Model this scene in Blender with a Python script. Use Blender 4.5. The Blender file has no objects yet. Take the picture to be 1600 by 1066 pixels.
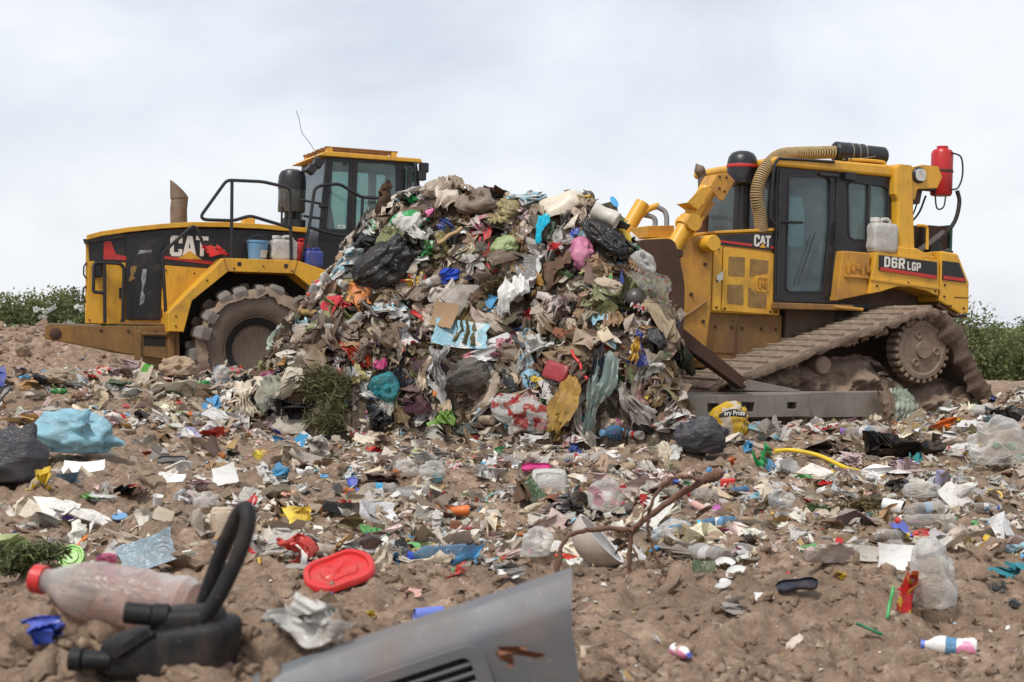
import bpy, bmesh, math, random
import numpy as np
from mathutils import Vector, Matrix, Euler
from mathutils.geometry import tessellate_polygon

# ------------------------------------------------------------------ camera, sky, sun, exposure
scene = bpy.context.scene
COL = scene.collection
R = math.radians

cam_data = bpy.data.cameras.new('camera')
cam_data.sensor_width = 36.0
cam_data.lens = 54.0
cam_data.clip_start = 0.05
cam_data.clip_end = 6000.0
cam_data.dof.use_dof = True
cam_data.dof.focus_distance = 15.0
cam_data.dof.aperture_fstop = 5.6
cam = bpy.data.objects.new('camera', cam_data)
COL.objects.link(cam)
cam.location = (0, 0, 1.15)
cam.rotation_euler = (R(90) - math.atan(23 / 2400.0), 0, 0)
scene.camera = cam

SUN_EL, SUN_AZ = 58.0, 215.0          # azimuth the light comes from: behind the viewer, a little to the left
world = bpy.data.worlds.new('World')
scene.world = world
world.use_nodes = True
wn, wl = world.node_tree.nodes, world.node_tree.links
wn.clear()
w_out = wn.new('ShaderNodeOutputWorld')
w_bg = wn.new('ShaderNodeBackground')
w_bg.inputs['Strength'].default_value = 0.10
w_sky = wn.new('ShaderNodeTexSky')
w_sky.sky_type = 'NISHITA'
w_sky.sun_disc = False
w_sky.sun_elevation = R(SUN_EL)
w_sky.sun_rotation = R(SUN_AZ)
w_sky.air_density = 1.0
w_sky.dust_density = 2.0
w_tc = wn.new('ShaderNodeTexCoord')
w_map = wn.new('ShaderNodeMapping')
w_map.inputs['Scale'].default_value = (1.0, 1.0, 2.0)
w_map.inputs['Location'].default_value = (0.9, 0.35, 0.2)
w_n1 = wn.new('ShaderNodeTexNoise')
w_n1.inputs['Scale'].default_value = 2.6
w_n1.inputs['Detail'].default_value = 7.0
w_n1.inputs['Roughness'].default_value = 0.55
w_n1.inputs['Distortion'].default_value = 0.3
w_r1 = wn.new('ShaderNodeValToRGB')
w_r1.color_ramp.elements[0].position = 0.43
w_r1.color_ramp.elements[0].color = (3.42, 3.64, 4.10, 1)
w_r1.color_ramp.elements[1].position = 0.62
w_r1.color_ramp.elements[1].color = (4.70, 4.80, 4.98, 1)
w_mix = wn.new('ShaderNodeMixRGB')
w_mix.inputs['Fac'].default_value = 0.90          # an almost closed cloud layer
wl.new(w_tc.outputs['Generated'], w_map.inputs['Vector'])
wl.new(w_map.outputs['Vector'], w_n1.inputs['Vector'])
wl.new(w_n1.outputs['Fac'], w_r1.inputs['Fac'])
wl.new(w_sky.outputs['Color'], w_mix.inputs['Color1'])
wl.new(w_r1.outputs['Color'], w_mix.inputs['Color2'])
wl.new(w_mix.outputs['Color'], w_bg.inputs['Color'])
wl.new(w_bg.outputs['Background'], w_out.inputs['Surface'])

sun_data = bpy.data.lights.new('sun', 'SUN')
sun_data.energy = 1.5
sun_data.angle = R(12)
sun_data.color = (1.0, 0.965, 0.91)
sun = bpy.data.objects.new('sun', sun_data)
COL.objects.link(sun)
_d = Vector((math.sin(R(SUN_AZ)) * math.cos(R(SUN_EL)), math.cos(R(SUN_AZ)) * math.cos(R(SUN_EL)), math.sin(R(SUN_EL))))
sun.rotation_euler = _d.to_track_quat('Z', 'Y').to_euler()

scene.view_settings.view_transform = 'Standard'
scene.view_settings.look = 'None'
scene.view_settings.exposure = 1.02
scene.view_settings.gamma = 1.0
scene.view_settings.use_curve_mapping = False
scene.cycles.max_bounces = 6
scene.cycles.transparent_max_bounces = 12

# ------------------------------------------------------------------ mesh helpers
class MB:
    """Collects shapes for one mesh object."""
    def __init__(s):
        s.v, s.f = [], []
    def add(s, vs, fs):
        b = len(s.v)
        s.v += [tuple(p) for p in vs]
        s.f += [tuple(b + i for i in f) for f in fs]
        return s
    def box(s, x0, x1, y0, y1, z0, z1, M=None):
        vs = [Vector(p) for p in ((x0, y0, z0), (x1, y0, z0), (x1, y1, z0), (x0, y1, z0), (x0, y0, z1), (x1, y0, z1), (x1, y1, z1), (x0, y1, z1))]
        if M is not None:
            vs = [M @ p for p in vs]
        return s.add(vs, [(0, 3, 2, 1), (4, 5, 6, 7), (0, 1, 5, 4), (1, 2, 6, 5), (2, 3, 7, 6), (3, 0, 4, 7)])
    def prism(s, poly, y0, y1, holes=(), axis='y'):
        """polygon in (x, z) pushed from y0 to y1, with optional holes; axis 'x': polygon in (y, z)"""
        loops = [list(poly)] + [list(h) for h in holes]
        flat = [p for l in loops for p in l]
        tris = tessellate_polygon([[Vector((p[0], p[1], 0)) for p in l] for l in loops])
        n = len(flat)
        mk = (lambda p, d: (p[0], d, p[1])) if axis == 'y' else (lambda p, d: (d, p[0], p[1]))
        vs = [mk(p, y0) for p in flat] + [mk(p, y1) for p in flat]
        fs = [tuple(t) for t in tris] + [tuple(n + i for i in reversed(t)) for t in tris]
        k = 0
        for l in loops:
            m = len(l)
            for i in range(m):
                a, b = k + i, k + (i + 1) % m
                fs.append((a, b, n + b, n + a))
            k += m
        return s.add(vs, fs)
    def tube(s, pts, r, n=8, cap=True):
        pts = [Vector(p) for p in pts]
        rs = r if isinstance(r, (list, tuple)) else [r] * len(pts)
        vs, fs = [], []
        prev = None
        for i, p in enumerate(pts):
            t = (pts[min(i + 1, len(pts) - 1)] - pts[max(i - 1, 0)])
            if t.length < 1e-9:
                t = Vector((0, 0, 1))
            t.normalize()
            if prev is None:
                a = t.orthogonal().normalized()
            else:
                a = (prev - t * prev.dot(t))
                a = a.normalized() if a.length > 1e-6 else t.orthogonal().normalized()
            prev = a
            b = t.cross(a)
            for k in range(n):
                q = 2 * math.pi * k / n
                vs.append(p + (a * math.cos(q) + b * math.sin(q)) * rs[i])
        for i in range(len(pts) - 1):
            for k in range(n):
                k2 = (k + 1) % n
                fs.append((i * n + k, i * n + k2, (i + 1) * n + k2, (i + 1) * n + k))
        if cap:
            fs.append(tuple(reversed(range(n))))
            fs.append(tuple(range((len(pts) - 1) * n, len(pts) * n)))
        return s.add(vs, fs)
    def lathe(s, prof, c, axis='z', n=24, M=None, cap=True):
        """profile of (radius, along) turned round an axis through c"""
        vs, fs = [], []
        m = len(prof)
        for k in range(n):
            q = 2 * math.pi * k / n
            ca, sa = math.cos(q), math.sin(q)
            for (r, h) in prof:
                if axis == 'z': p = Vector((r * ca, r * sa, h))
                elif axis == 'y': p = Vector((r * ca, h, r * sa))
                else: p = Vector((h, r * ca, r * sa))
                if M is not None: p = M @ p
                vs.append(p + Vector(c))
        for k in range(n):
            k2 = (k + 1) % n
            for i in range(m - 1):
                fs.append((k * m + i, k2 * m + i, k2 * m + i + 1, k * m + i + 1))
        if cap and prof[0][0] > 1e-6: fs.append(tuple(reversed([k * m for k in range(n)])))
        if cap and prof[-1][0] > 1e-6: fs.append(tuple(k * m + m - 1 for k in range(n)))
        return s.add(vs, fs)
    def build(s, name, m, parent=None, bevel=0.0, smooth=None, recalc=True):
        me = bpy.data.meshes.new(name)
        me.from_pydata(s.v, [], s.f)
        if recalc:
            bm = bmesh.new(); bm.from_mesh(me)
            bmesh.ops.remove_doubles(bm, verts=bm.verts, dist=1e-5)
            bmesh.ops.recalc_face_normals(bm, faces=bm.faces)
            bm.to_mesh(me); bm.free()
        o = link(name, me, m, parent)
        if smooth is not None:
            me.polygons.foreach_set('use_smooth', [True] * len(me.polygons))
            me.set_sharp_from_angle(angle=R(smooth))
        if bevel:
            b = o.modifiers.new('edges', 'BEVEL')
            b.width = bevel; b.segments = 2; b.limit_method = 'ANGLE'; b.angle_limit = R(40)
        return o

def link(name, me, m, parent=None):
    o = bpy.data.objects.new(name, me)
    if m is not None and len(me.materials) == 0:
        me.materials.append(MAT(m) if isinstance(m, str) else m)
    COL.objects.link(o)
    if parent is not None: o.parent = parent
    return o

def empty(name, loc=(0, 0, 0), rot=(0, 0, 0)):
    o = bpy.data.objects.new(name, None)
    o.empty_display_size = 0.2
    COL.objects.link(o)
    o.location = loc; o.rotation_euler = rot
    return o

def tag(o, label=None, cat=None, group=None, kind=None):
    if label: o['label'] = label
    if cat: o['category'] = cat
    if group: o['group'] = group
    if kind: o['kind'] = kind
    return o

def np_mesh(name, V, F, smooth=True, sharp=None, col=None):
    """mesh from numpy arrays; F is (n,3) or (n,4)"""
    me = bpy.data.meshes.new(name)
    V = np.asarray(V, np.float32); F = np.asarray(F, np.int32)
    k = F.shape[1]
    me.vertices.add(len(V)); me.vertices.foreach_set('co', V.ravel())
    me.loops.add(F.size); me.loops.foreach_set('vertex_index', F.ravel())
    me.polygons.add(len(F)); me.polygons.foreach_set('loop_start', np.arange(0, F.size, k, dtype=np.int32))
    me.polygons.foreach_set('use_smooth', np.full(len(F), smooth))
    me.update(calc_edges=True)
    if sharp is not None:
        me.set_sharp_from_angle(angle=R(sharp))
    if col is not None:
        a = me.attributes.new('Col', 'FLOAT_COLOR', 'POINT')
        c = np.ones((len(V), 4), np.float32); c[:, :3] = col
        a.data.foreach_set('color', c.ravel())
    return me

def rrect(x0, x1, z0, z1, r, n=4):
    out = []
    for cx, cz, a0 in ((x1 - r, z1 - r, 0), (x0 + r, z1 - r, 90), (x0 + r, z0 + r, 180), (x1 - r, z0 + r, 270)):
        for i in range(n + 1):
            a = R(a0 + 90 * i / n)
            out.append((cx + r * math.cos(a), cz + r * math.sin(a)))
    return out

def rpoly(pts, r, n=4):
    """polygon with rounded corners"""
    out = []
    m = len(pts)
    for i in range(m):
        p0, p, p1 = Vector(pts[i - 1]), Vector(pts[i]), Vector(pts[(i + 1) % m])
        a, b = (p0 - p).normalized(), (p1 - p).normalized()
        for k in range(n + 1):
            t = k / n
            q = p + a * r * (1 - t) ** 2 + b * r * t ** 2
            out.append((q.x, q.y))
    return out

def smooth_path(pts, n=6):
    """Catmull-Rom through 3D points"""
    P = [Vector(p) for p in pts]
    P = [P[0] * 2 - P[1]] + P + [P[-1] * 2 - P[-2]]
    out = []
    for i in range(1, len(P) - 2):
        for k in range(n):
            t = k / n
            a, b, c, d = P[i - 1], P[i], P[i + 1], P[i + 2]
            out.append(0.5 * ((2 * b) + (c - a) * t + (2 * a - 5 * b + 4 * c - d) * t * t + (3 * b - a - 3 * c + d) * t ** 3))
    out.append(P[-2])
    return out

def text_part(name, s, size, m, parent, loc, bold=0.0, sx=1.0, shear=0.0, rot=(90, 0, 0)):
    cu = bpy.data.curves.new(name, 'FONT')
    cu.body = s; cu.size = size; cu.extrude = 0.003; cu.offset = bold; cu.shear = shear
    t = bpy.data.objects.new(name, cu); COL.objects.link(t)
    bpy.context.view_layer.update()
    dg = bpy.context.evaluated_depsgraph_get()
    me = bpy.data.meshes.new_from_object(t.evaluated_get(dg))
    bpy.data.objects.remove(t)
    me.materials.clear()
    o = link(name, me, m, parent)
    o.location = loc; o.rotation_euler = tuple(R(a) for a in rot); o.scale = (sx, 1, 1)
    return o

bh = lambda x0, x1, z0, z1: [(x0, z0), (x1, z0), (x1, z1), (x0, z1)]
GLYPHS = {
 'D': ([(0, 0), (.5, 0), (.7, .15), (.7, .85), (.5, 1), (0, 1)], [(.22, .2), (.22, .8), (.42, .8), (.48, .72), (.48, .28), (.42, .2)]),
 '6': ([(.12, 0), (.58, 0), (.7, .12), (.7, .5), (.58, .62), (.22, .62), (.22, .8), (.48, .8), (.48, .72), (.7, .72), (.7, .88), (.58, 1), (.12, 1), (0, .88), (0, .12)], [(.22, .18), (.22, .44), (.48, .44), (.48, .18)]),
 'R': ([(0, 0), (.22, 0), (.22, .38), (.3, .38), (.47, 0), (.72, 0), (.53, .42), (.7, .52), (.7, .88), (.58, 1), (0, 1)], [(.22, .56), (.22, .82), (.48, .82), (.48, .56)]),
 'L': ([(0, 0), (.62, 0), (.62, .2), (.22, .2), (.22, 1), (0, 1)],),
 'G': ([(.12, 0), (.58, 0), (.7, .12), (.7, .55), (.38, .55), (.38, .38), (.48, .38), (.48, .2), (.22, .2), (.22, .8), (.48, .8), (.48, .7), (.7, .7), (.7, .88), (.58, 1), (.12, 1), (0, .88), (0, .12)],),
 'P': ([(0, 0), (.22, 0), (.22, .36), (.58, .36), (.7, .48), (.7, .88), (.58, 1), (0, 1)], [(.22, .54), (.22, .82), (.48, .82), (.48, .54)]),
 'C': ([(.12, 0), (.58, 0), (.7, .12), (.7, .36), (.48, .36), (.48, .2), (.22, .2), (.22, .8), (.48, .8), (.48, .64), (.7, .64), (.7, .88), (.58, 1), (.12, 1), (0, .88), (0, .12)],),
 'A': ([(0, 0), (.22, 0), (.27, .2), (.47, .2), (.52, 0), (.74, 0), (.5, 1), (.24, 1)], [(.31, .38), (.37, .7), (.43, .38)]),
 'T': ([(.24, 0), (.46, 0), (.46, .8), (.7, .8), (.7, 1), (0, 1), (0, .8), (.24, .8)],),
 'X': ([(0, 0), (.22, 0), (.36, .32), (.5, 0), (.72, 0), (.48, .5), (.72, 1), (.5, 1), (.36, .68), (.22, 1), (0, 1), (.24, .5)],),
}
def glyph(ch, x, z, w, h, m, parent, y, t=0.005):
    """a block letter standing proud of a plate that faces -y"""
    loops = [[(x + p[0] / 0.7 * w, z + p[1] * h) for p in lp] for lp in GLYPHS[ch]]
    return MB().prism(loops[0], y, y + t, loops[1:]).build('lettering', m, parent)

# ------------------------------------------------------------------ materials
_mats = {}
def MAT(name):
    return _mats[name]

def new_mat(name):
    m = bpy.data.materials.new(name)
    m.use_nodes = True
    n, l = m.node_tree.nodes, m.node_tree.links
    b = n['Principled BSDF']
    _mats[name] = m
    return m, n, l, b

def coords(n, l, scale=1.0):
    tc = n.new('ShaderNodeTexCoord')
    return tc.outputs['Object']

def noise(n, l, vec, scale, detail=4, rough=0.55, dist=0.0):
    t = n.new('ShaderNodeTexNoise')
    t.inputs['Scale'].default_value = scale; t.inputs['Detail'].default_value = detail
    t.inputs['Roughness'].default_value = rough; t.inputs['Distortion'].default_value = dist
    l.new(vec, t.inputs['Vector'])
    return t

def ramp(n, l, fac, stops):
    r = n.new('ShaderNodeValToRGB')
    e = r.color_ramp.elements
    while len(e) < len(stops): e.new(0.5)
    for i, (p, c) in enumerate(stops):
        e[i].position = p
        e[i].color = (c[0], c[1], c[2], 1) if not isinstance(c, (int, float)) else (c, c, c, 1)
    l.new(fac, r.inputs['Fac'])
    return r.outputs['Color']

def mix(n, l, fac, a, b, mode='MIX'):
    t = n.new('ShaderNodeMixRGB'); t.blend_type = mode
    for s, x in (('Fac', fac), ('Color1', a), ('Color2', b)):
        if isinstance(x, (int, float)): t.inputs[s].default_value = x
        elif isinstance(x, (tuple, list)): t.inputs[s].default_value = (x[0], x[1], x[2], 1)
        else: l.new(x, t.inputs[s])
    return t.outputs['Color']

def bump(n, l, h, b, strength=0.3, dist=0.01):
    t = n.new('ShaderNodeBump')
    t.inputs['Strength'].default_value = strength; t.inputs['Distance'].default_value = dist
    l.new(h, t.inputs['Height']); l.new(t.outputs['Normal'], b.inputs['Normal'])

def dirty(name, col, dirt=(0.16, 0.10, 0.065), amt=0.5, scale=3.0, rough=0.5, metal=0.0, bumpy=0.15, fine=0.35, chips=0.0):
    """painted or bare surface with blotches of dried dirt, speckle and streaks"""
    m, n, l, b = new_mat(name)
    v = coords(n, l)
    n1 = noise(n, l, v, scale, 8, 0.62, 0.2)
    mp = n.new('ShaderNodeMapping'); mp.inputs['Scale'].default_value = (9, 9, 1.6)
    l.new(v, mp.inputs['Vector'])
    n2 = noise(n, l, mp.outputs['Vector'], scale * 0.9, 5, 0.6)
    f1 = ramp(n, l, n1.outputs['Fac'], [(max(0.02, 0.66 - amt * 0.42), 0.0), (0.80, min(1.0, 0.5 + amt * 0.5))])
    f2 = ramp(n, l, n2.outputs['Fac'], [(0.52, 0.0), (0.78, fine)])
    c0 = mix(n, l, 0.10, col, noise(n, l, v, 1.3, 2).outputs['Color'], 'OVERLAY')
    c1 = mix(n, l, f1, c0, dirt)
    c2 = mix(n, l, f2, c1, tuple(x * 0.8 for x in dirt))
    n3 = noise(n, l, v, 70, 2)
    f3 = ramp(n, l, n3.outputs['Fac'], [(0.66, 0.0), (0.70, fine)])
    c3 = mix(n, l, f3, c2, tuple(min(1, x * 1.6) for x in dirt))
    if chips:
        n4 = noise(n, l, v, 16, 9, 0.78, 0.3); n5 = noise(n, l, v, 1.7, 3)
        f4 = ramp(n, l, n4.outputs['Fac'], [(0.615, 0.0), (0.635, chips)])
        f5 = ramp(n, l, n5.outputs['Fac'], [(0.46, 0.0), (0.60, 1.0)])
        c3 = mix(n, l, mix(n, l, 1.0, f4, f5, 'MULTIPLY'), c3, (0.060, 0.034, 0.022))
    l.new(c3, b.inputs['Base Color'])
    rr = ramp(n, l, f1, [(0.0, rough), (1.0, 0.9)])
    l.new(rr, b.inputs['Roughness'])
    b.inputs['Metallic'].default_value = metal
    hh = mix(n, l, 0.5, f1, n1.outputs['Fac'])
    bump(n, l, hh, b, bumpy, 0.02)
    return m

YEL = (0.68, 0.355, 0.030)
dirty('yellow_paint', YEL, (0.19, 0.105, 0.04), 0.36, 2.2, 0.38, fine=0.34, chips=0.8)
dirty('yellow_paint_rough', (0.56, 0.27, 0.03), (0.15, 0.085, 0.045), 0.72, 2.6, 0.55, fine=0.5, bumpy=0.3, chips=0.9)
dirty('yellow_rust', (0.31, 0.155, 0.035), (0.075, 0.045, 0.030), 0.95, 2.0, 0.6, fine=0.6, bumpy=0.3)
dirty('black_paint', (0.014, 0.014, 0.016), (0.10, 0.075, 0.06), 0.25, 3.5, 0.38, fine=0.12)
dirty('black_decal', (0.016, 0.015, 0.015), (0.10, 0.07, 0.05), 0.30, 4.0, 0.45, fine=0.2)
dirty('red_decal', (0.50, 0.030, 0.024), (0.12, 0.05, 0.04), 0.25, 4.0, 0.45, fine=0.2)
dirty('red_paint', (0.45, 0.014, 0.014), (0.12, 0.04, 0.03), 0.22, 5.0, 0.35, fine=0.15)
dirty('white_decal', (0.72, 0.69, 0.62), (0.30, 0.22, 0.16), 0.25, 6.0, 0.5, fine=0.15)
dirty('grille_tan', (0.30, 0.17, 0.05), (0.09, 0.05, 0.03), 0.5, 9.0, 0.7, fine=0.5)
dirty('rust_steel', (0.085, 0.038, 0.022), (0.035, 0.022, 0.016), 0.7, 2.5, 0.6, metal=0.2, fine=0.35, bumpy=0.3)
dirty('stack_steel', (0.24, 0.17, 0.125), (0.05, 0.035, 0.03), 0.75, 4.5, 0.55, metal=0.35, fine=0.4)
dirty('bare_steel', (0.25, 0.225, 0.195), (0.13, 0.09, 0.062), 0.7, 3.0, 0.6, metal=0.15, fine=0.45, bumpy=0.25)
dirty('rubber', (0.022, 0.021, 0.020), (0.12, 0.085, 0.065), 0.35, 5.0, 0.7, fine=0.3)
dirty('tyre_mud', (0.17, 0.128, 0.095), (0.085, 0.063, 0.048), 0.7, 4.0, 0.9, fine=0.5, bumpy=0.5)
dirty('rim_mud', (0.235, 0.165, 0.110), (0.13, 0.09, 0.06), 0.6, 5.0, 0.85, fine=0.5, bumpy=0.4)
dirty('lug_rubber', (0.24, 0.21, 0.18), (0.085, 0.06, 0.045), 0.8, 5.0, 0.85, fine=0.4, bumpy=0.5)
dirty('mud', (0.255, 0.182, 0.130), (0.145, 0.100, 0.070), 0.75, 5.0, 0.95, fine=0.4, bumpy=0.9)
dirty('mud_dark', (0.135, 0.092, 0.064), (0.075, 0.050, 0.035), 0.6, 6.0, 0.95, fine=0.4, bumpy=0.9)
dirty('shoe_steel', (0.27, 0.205, 0.155), (0.13, 0.088, 0.062), 0.65, 6.0, 0.8, metal=0.1, fine=0.5, bumpy=0.6)
dirty('dark_void', (0.012, 0.010, 0.009), (0.03, 0.02, 0.015), 0.4, 3.0, 0.85)  # near-black; also serves as painted shade for the pocket, rim groove and vent
dirty('hose_tan', (0.42, 0.30, 0.135), (0.14, 0.09, 0.05), 0.4, 8.0, 0.6, fine=0.3)
dirty('grey_hose', (0.20, 0.195, 0.19), (0.12, 0.09, 0.07), 0.3, 8.0, 0.6)
dirty('wood_rack', (0.27, 0.145, 0.06), (0.10, 0.05, 0.03), 0.5, 6.0, 0.7)
dirty('seat_vinyl', (0.03, 0.03, 0.033), (0.08, 0.06, 0.05), 0.3, 5.0, 0.6)
dirty('lamp_glass', (0.62, 0.60, 0.56), (0.25, 0.2, 0.16), 0.3, 9.0, 0.25)
dirty('torn_grey', (0.36, 0.36, 0.37), (0.05, 0.045, 0.04), 0.8, 9.0, 0.5)
dirty('green_box', (0.03, 0.11, 0.07), (0.10, 0.07, 0.05), 0.35, 5.0, 0.5)

def glass(name, tint, haze, hcol=(0.35, 0.42, 0.42)):
    """thin pane: mostly see-through, tinted, dusty, with a mirror film"""
    m, n, l, b = new_mat(name)
    out = n['Material Output']
    n.remove(b)
    tr = n.new('ShaderNodeBsdfTransparent'); tr.inputs['Color'].default_value = (*tint, 1)
    gl = n.new('ShaderNodeBsdfGlossy'); gl.inputs['Roughness'].default_value = 0.06; gl.inputs['Color'].default_value = (0.9, 0.95, 0.95, 1)
    df = n.new('ShaderNodeBsdfDiffuse'); df.inputs['Color'].default_value = (*hcol, 1)
    fr = n.new('ShaderNodeFresnel'); fr.inputs['IOR'].default_value = 1.5
    v = coords(n, l)
    nz = noise(n, l, v, 3.0, 6, 0.65)
    f = ramp(n, l, nz.outputs['Fac'], [(0.3, haze * 0.6), (0.75, min(1, haze * 1.7))])
    m1 = n.new('ShaderNodeMixShader'); m2 = n.new('ShaderNodeMixShader')
    l.new(f, m1.inputs[0]); l.new(tr.outputs[0], m1.inputs[1]); l.new(df.outputs[0], m1.inputs[2])
    l.new(fr.outputs[0], m2.inputs[0]); l.new(m1.outputs[0], m2.inputs[1]); l.new(gl.outputs[0], m2.inputs[2])
    l.new(m2.outputs[0], out.inputs['Surface'])
    return m
glass('cab_glass', (0.66, 0.80, 0.77), 0.16)
glass('door_glass', (0.45, 0.56, 0.56), 0.34, (0.20, 0.25, 0.26))
glass('bowl_plastic', (0.45, 0.45, 0.43), 0.25, (0.25, 0.24, 0.22))

# ------------------------------------------------------------------ the lie of the land
#<LAND
def _hash(ix, iy, s):
    n = (ix.astype(np.int64) * 374761393 + iy.astype(np.int64) * 668265263 + s * 974711 + 1013) & 0xffffffff
    n = ((n ^ (n >> 13)) * 1274126177) & 0xffffffff
    n = n ^ (n >> 16)
    return (n & 0xffff) / 65535.0

def vnoise(x, y, s=0):
    x = np.asarray(x, float); y = np.asarray(y, float)
    ix, iy = np.floor(x), np.floor(y)
    fx, fy = x - ix, y - iy
    ix = ix.astype(np.int64); iy = iy.astype(np.int64)
    fx = fx * fx * (3 - 2 * fx); fy = fy * fy * (3 - 2 * fy)
    a, b = _hash(ix, iy, s), _hash(ix + 1, iy, s)
    c, d = _hash(ix, iy + 1, s), _hash(ix + 1, iy + 1, s)
    return (a * (1 - fx) + b * fx) * (1 - fy) + (c * (1 - fx) + d * fx) * fy - 0.5

def fbm(x, y, s=0, o=4, g=0.5):
    t, a = 0, 1.0
    for k in range(o):
        t = t + a * vnoise(x * 2 ** k + 17.3 * k, y * 2 ** k - 9.1 * k, s + k)
        a *= g
    return t

def sstep(a, b, x):
    t = np.clip((np.asarray(x, float) - a) / (b - a), 0, 1)
    return t * t * (3 - 2 * t)

def gauss(x, y, cx, cy, rx, ry):
    return np.exp(-((x - cx) / rx) ** 2 - ((y - cy) / ry) ** 2)

PILE = [(-2.95, 0.0), (-2.8, 0.22), (-2.67, 0.45), (-2.41, 0.80), (-2.2, 1.30), (-1.92, 1.62), (-1.65, 1.90), (-1.38, 2.16), (-1.03, 2.38), (-0.72, 2.52),
        (-0.45, 2.58), (-0.15, 2.46), (0.15, 2.30), (0.42, 2.27), (0.72, 2.36), (0.90, 2.24), (1.10, 1.92), (1.32, 1.62), (1.47, 1.28), (1.56, 0.8), (1.62, 0.0)]

def pile_h(x, y):
    """height of the rubbish heap over the ground"""
    x = np.asarray(x, float); y = np.asarray(y, float)
    xs = x + 0.10 * vnoise(x * 2.3, y * 2.3, 61) + 0.05 * vnoise(x * 7, y * 7, 62)
    h = np.interp(xs, [p[0] for p in PILE], [p[1] for p in PILE])
    yr = 16.5 - 0.55 * np.clip(x + 0.3, 0, 2)
    dep = 1.25 + 0.35 * np.clip(h / 2.5, 0, 1) + 0.25 * vnoise(x * 1.1, 0.3, 63)
    t = np.clip((y - (yr - dep)) / dep, 0, 1)
    front = 1 - (1 - t) ** 1.75
    u = np.clip((y - yr - 0.25) / (2.0 - 0.62 * np.clip(x + 0.6, 0, 2)), 0, 1)
    back = 1 - u ** 1.6
    s = h * front * back
    k = np.clip(s / 0.4, 0, 1)
    s = s + k * (0.20 * fbm(x * 1.7, y * 1.7 + s, 64, 3) + 0.10 * fbm(x * 5.5, (y + s) * 5.5, 65, 3))
    return np.maximum(s, 0)

def land_h(x, y):
    x = np.asarray(x, float); y = np.asarray(y, float)
    z = 0.10 * fbm(x * 0.45, y * 0.45, 1, 3)
    z = z + 0.30 * gauss(x, y, -1.05, 4.0, 0.85, 0.9) + 0.20 * (1 - sstep(3.7, 4.6, y)) * gauss(x, 0, 0.1, 0, 1.6, 1)
    z = z + 0.10 * gauss(x, y, 1.5, 6.4, 0.9, 0.35) - 0.05 * gauss(x, y, 1.3, 5.5, 0.9, 0.5)
    z = z + 0.52 * gauss(0, y, 0, 19.2, 1, 1.5) * sstep(-1.2, -2.8, x) + 0.16 * gauss(0, y, 0, 15.0, 1, 2.0) * sstep(-2.0, -3.5, x)
    z = z + 0.50 * gauss(x, y, 6.3, 16.6, 1.3, 1.2)
    z = z - 0.28 * gauss(x, y, -4.6, 24.2, 4.0, 2.4)
    z = z + 1.15 * gauss(0, y, 0, 31.0, 1, 2.6) * sstep(-6.0, -8.4, x)
    z = z - 2.4 * sstep(30, 60, y) * sstep(-4, 4, x) - 1.1 * sstep(34, 60, y) * sstep(4, -4, x)
    fade = 1 - sstep(22, 40, y)
    near = 1 - sstep(9, 14, y)
    z = z + fade * (0.095 * fbm(x * 1.7, y * 1.7, 11, 3) + 0.060 * np.abs(fbm(x * 5.2, y * 5.2, 12, 3)) * 2)
    lump = np.maximum(0, vnoise(x * 9.0, y * 9.0, 15)) ** 1.3
    z = z + fade * (0.085 * lump + 0.032 * fbm(x * 21, y * 21, 13, 2)) + near * 0.014 * fbm(x * 55, y * 55, 14, 2)
    return z

def H(x, y):
    return land_h(x, y) + pile_h(x, y)
#LAND>

def hz(x, y):
    return float(H(np.array([x]), np.array([y]))[0])

def surf(x, y, e=0.12):
    """point and normal on the surface"""
    z = hz(x, y)
    gx = (hz(x + e, y) - hz(x - e, y)) / (2 * e)
    gy = (hz(x, y + e) - hz(x, y - e)) / (2 * e)
    return Vector((x, y, z)), Vector((-gx, -gy, 1)).normalized()

# soil
m, n, l, b = new_mat('soil')
v = coords(n, l)
a1 = noise(n, l, v, 0.9, 6, 0.6); a2 = noise(n, l, v, 9, 6, 0.65); a3 = noise(n, l, v, 60, 4, 0.7); a4 = noise(n, l, v, 210, 2, 0.6)
c = ramp(n, l, a2.outputs['Fac'], [(0.30, (0.140, 0.092, 0.062)), (0.50, (0.276, 0.191, 0.131)), (0.70, (0.450, 0.335, 0.242))])
c = mix(n, l, ramp(n, l, a1.outputs['Fac'], [(0.44, 0.0), (0.62, 0.55)]), c, (0.165, 0.110, 0.074))
c = mix(n, l, ramp(n, l, a3.outputs['Fac'], [(0.60, 0.0), (0.68, 0.55)]), c, (0.50, 0.39, 0.30))
c = mix(n, l, ramp(n, l, a3.outputs['Fac'], [(0.30, 0.6), (0.38, 0.0)]), c, (0.10, 0.065, 0.045))
a6 = noise(n, l, v, 24, 6, 0.75)
c = mix(n, l, ramp(n, l, a6.outputs['Fac'], [(0.34, 0.75), (0.47, 0.0)]), c, (0.105, 0.066, 0.044))
c = mix(n, l, ramp(n, l, a4.outputs['Fac'], [(0.67, 0.0), (0.70, 0.75)]), c, (0.62, 0.56, 0.50))
sx = n.new('ShaderNodeSeparateXYZ'); l.new(v, sx.inputs[0])
gn = noise(n, l, v, 0.12, 4)
gy = n.new('ShaderNodeMath'); gy.operation = 'MULTIPLY_ADD'; gy.inputs[1].default_value = 14.0
l.new(gn.outputs['Fac'], gy.inputs[0]); l.new(sx.outputs['Y'], gy.inputs[2])
gf = n.new('ShaderNodeMapRange'); gf.inputs['From Min'].default_value = 41; gf.inputs['From Max'].default_value = 50
l.new(gy.outputs[0], gf.inputs['Value'])
gr = ramp(n, l, noise(n, l, v, 1.1, 5).outputs['Fac'], [(0.35, (0.075, 0.095, 0.028)), (0.65, (0.17, 0.165, 0.06))])
c = mix(n, l, gf.outputs[0], c, gr)
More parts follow.
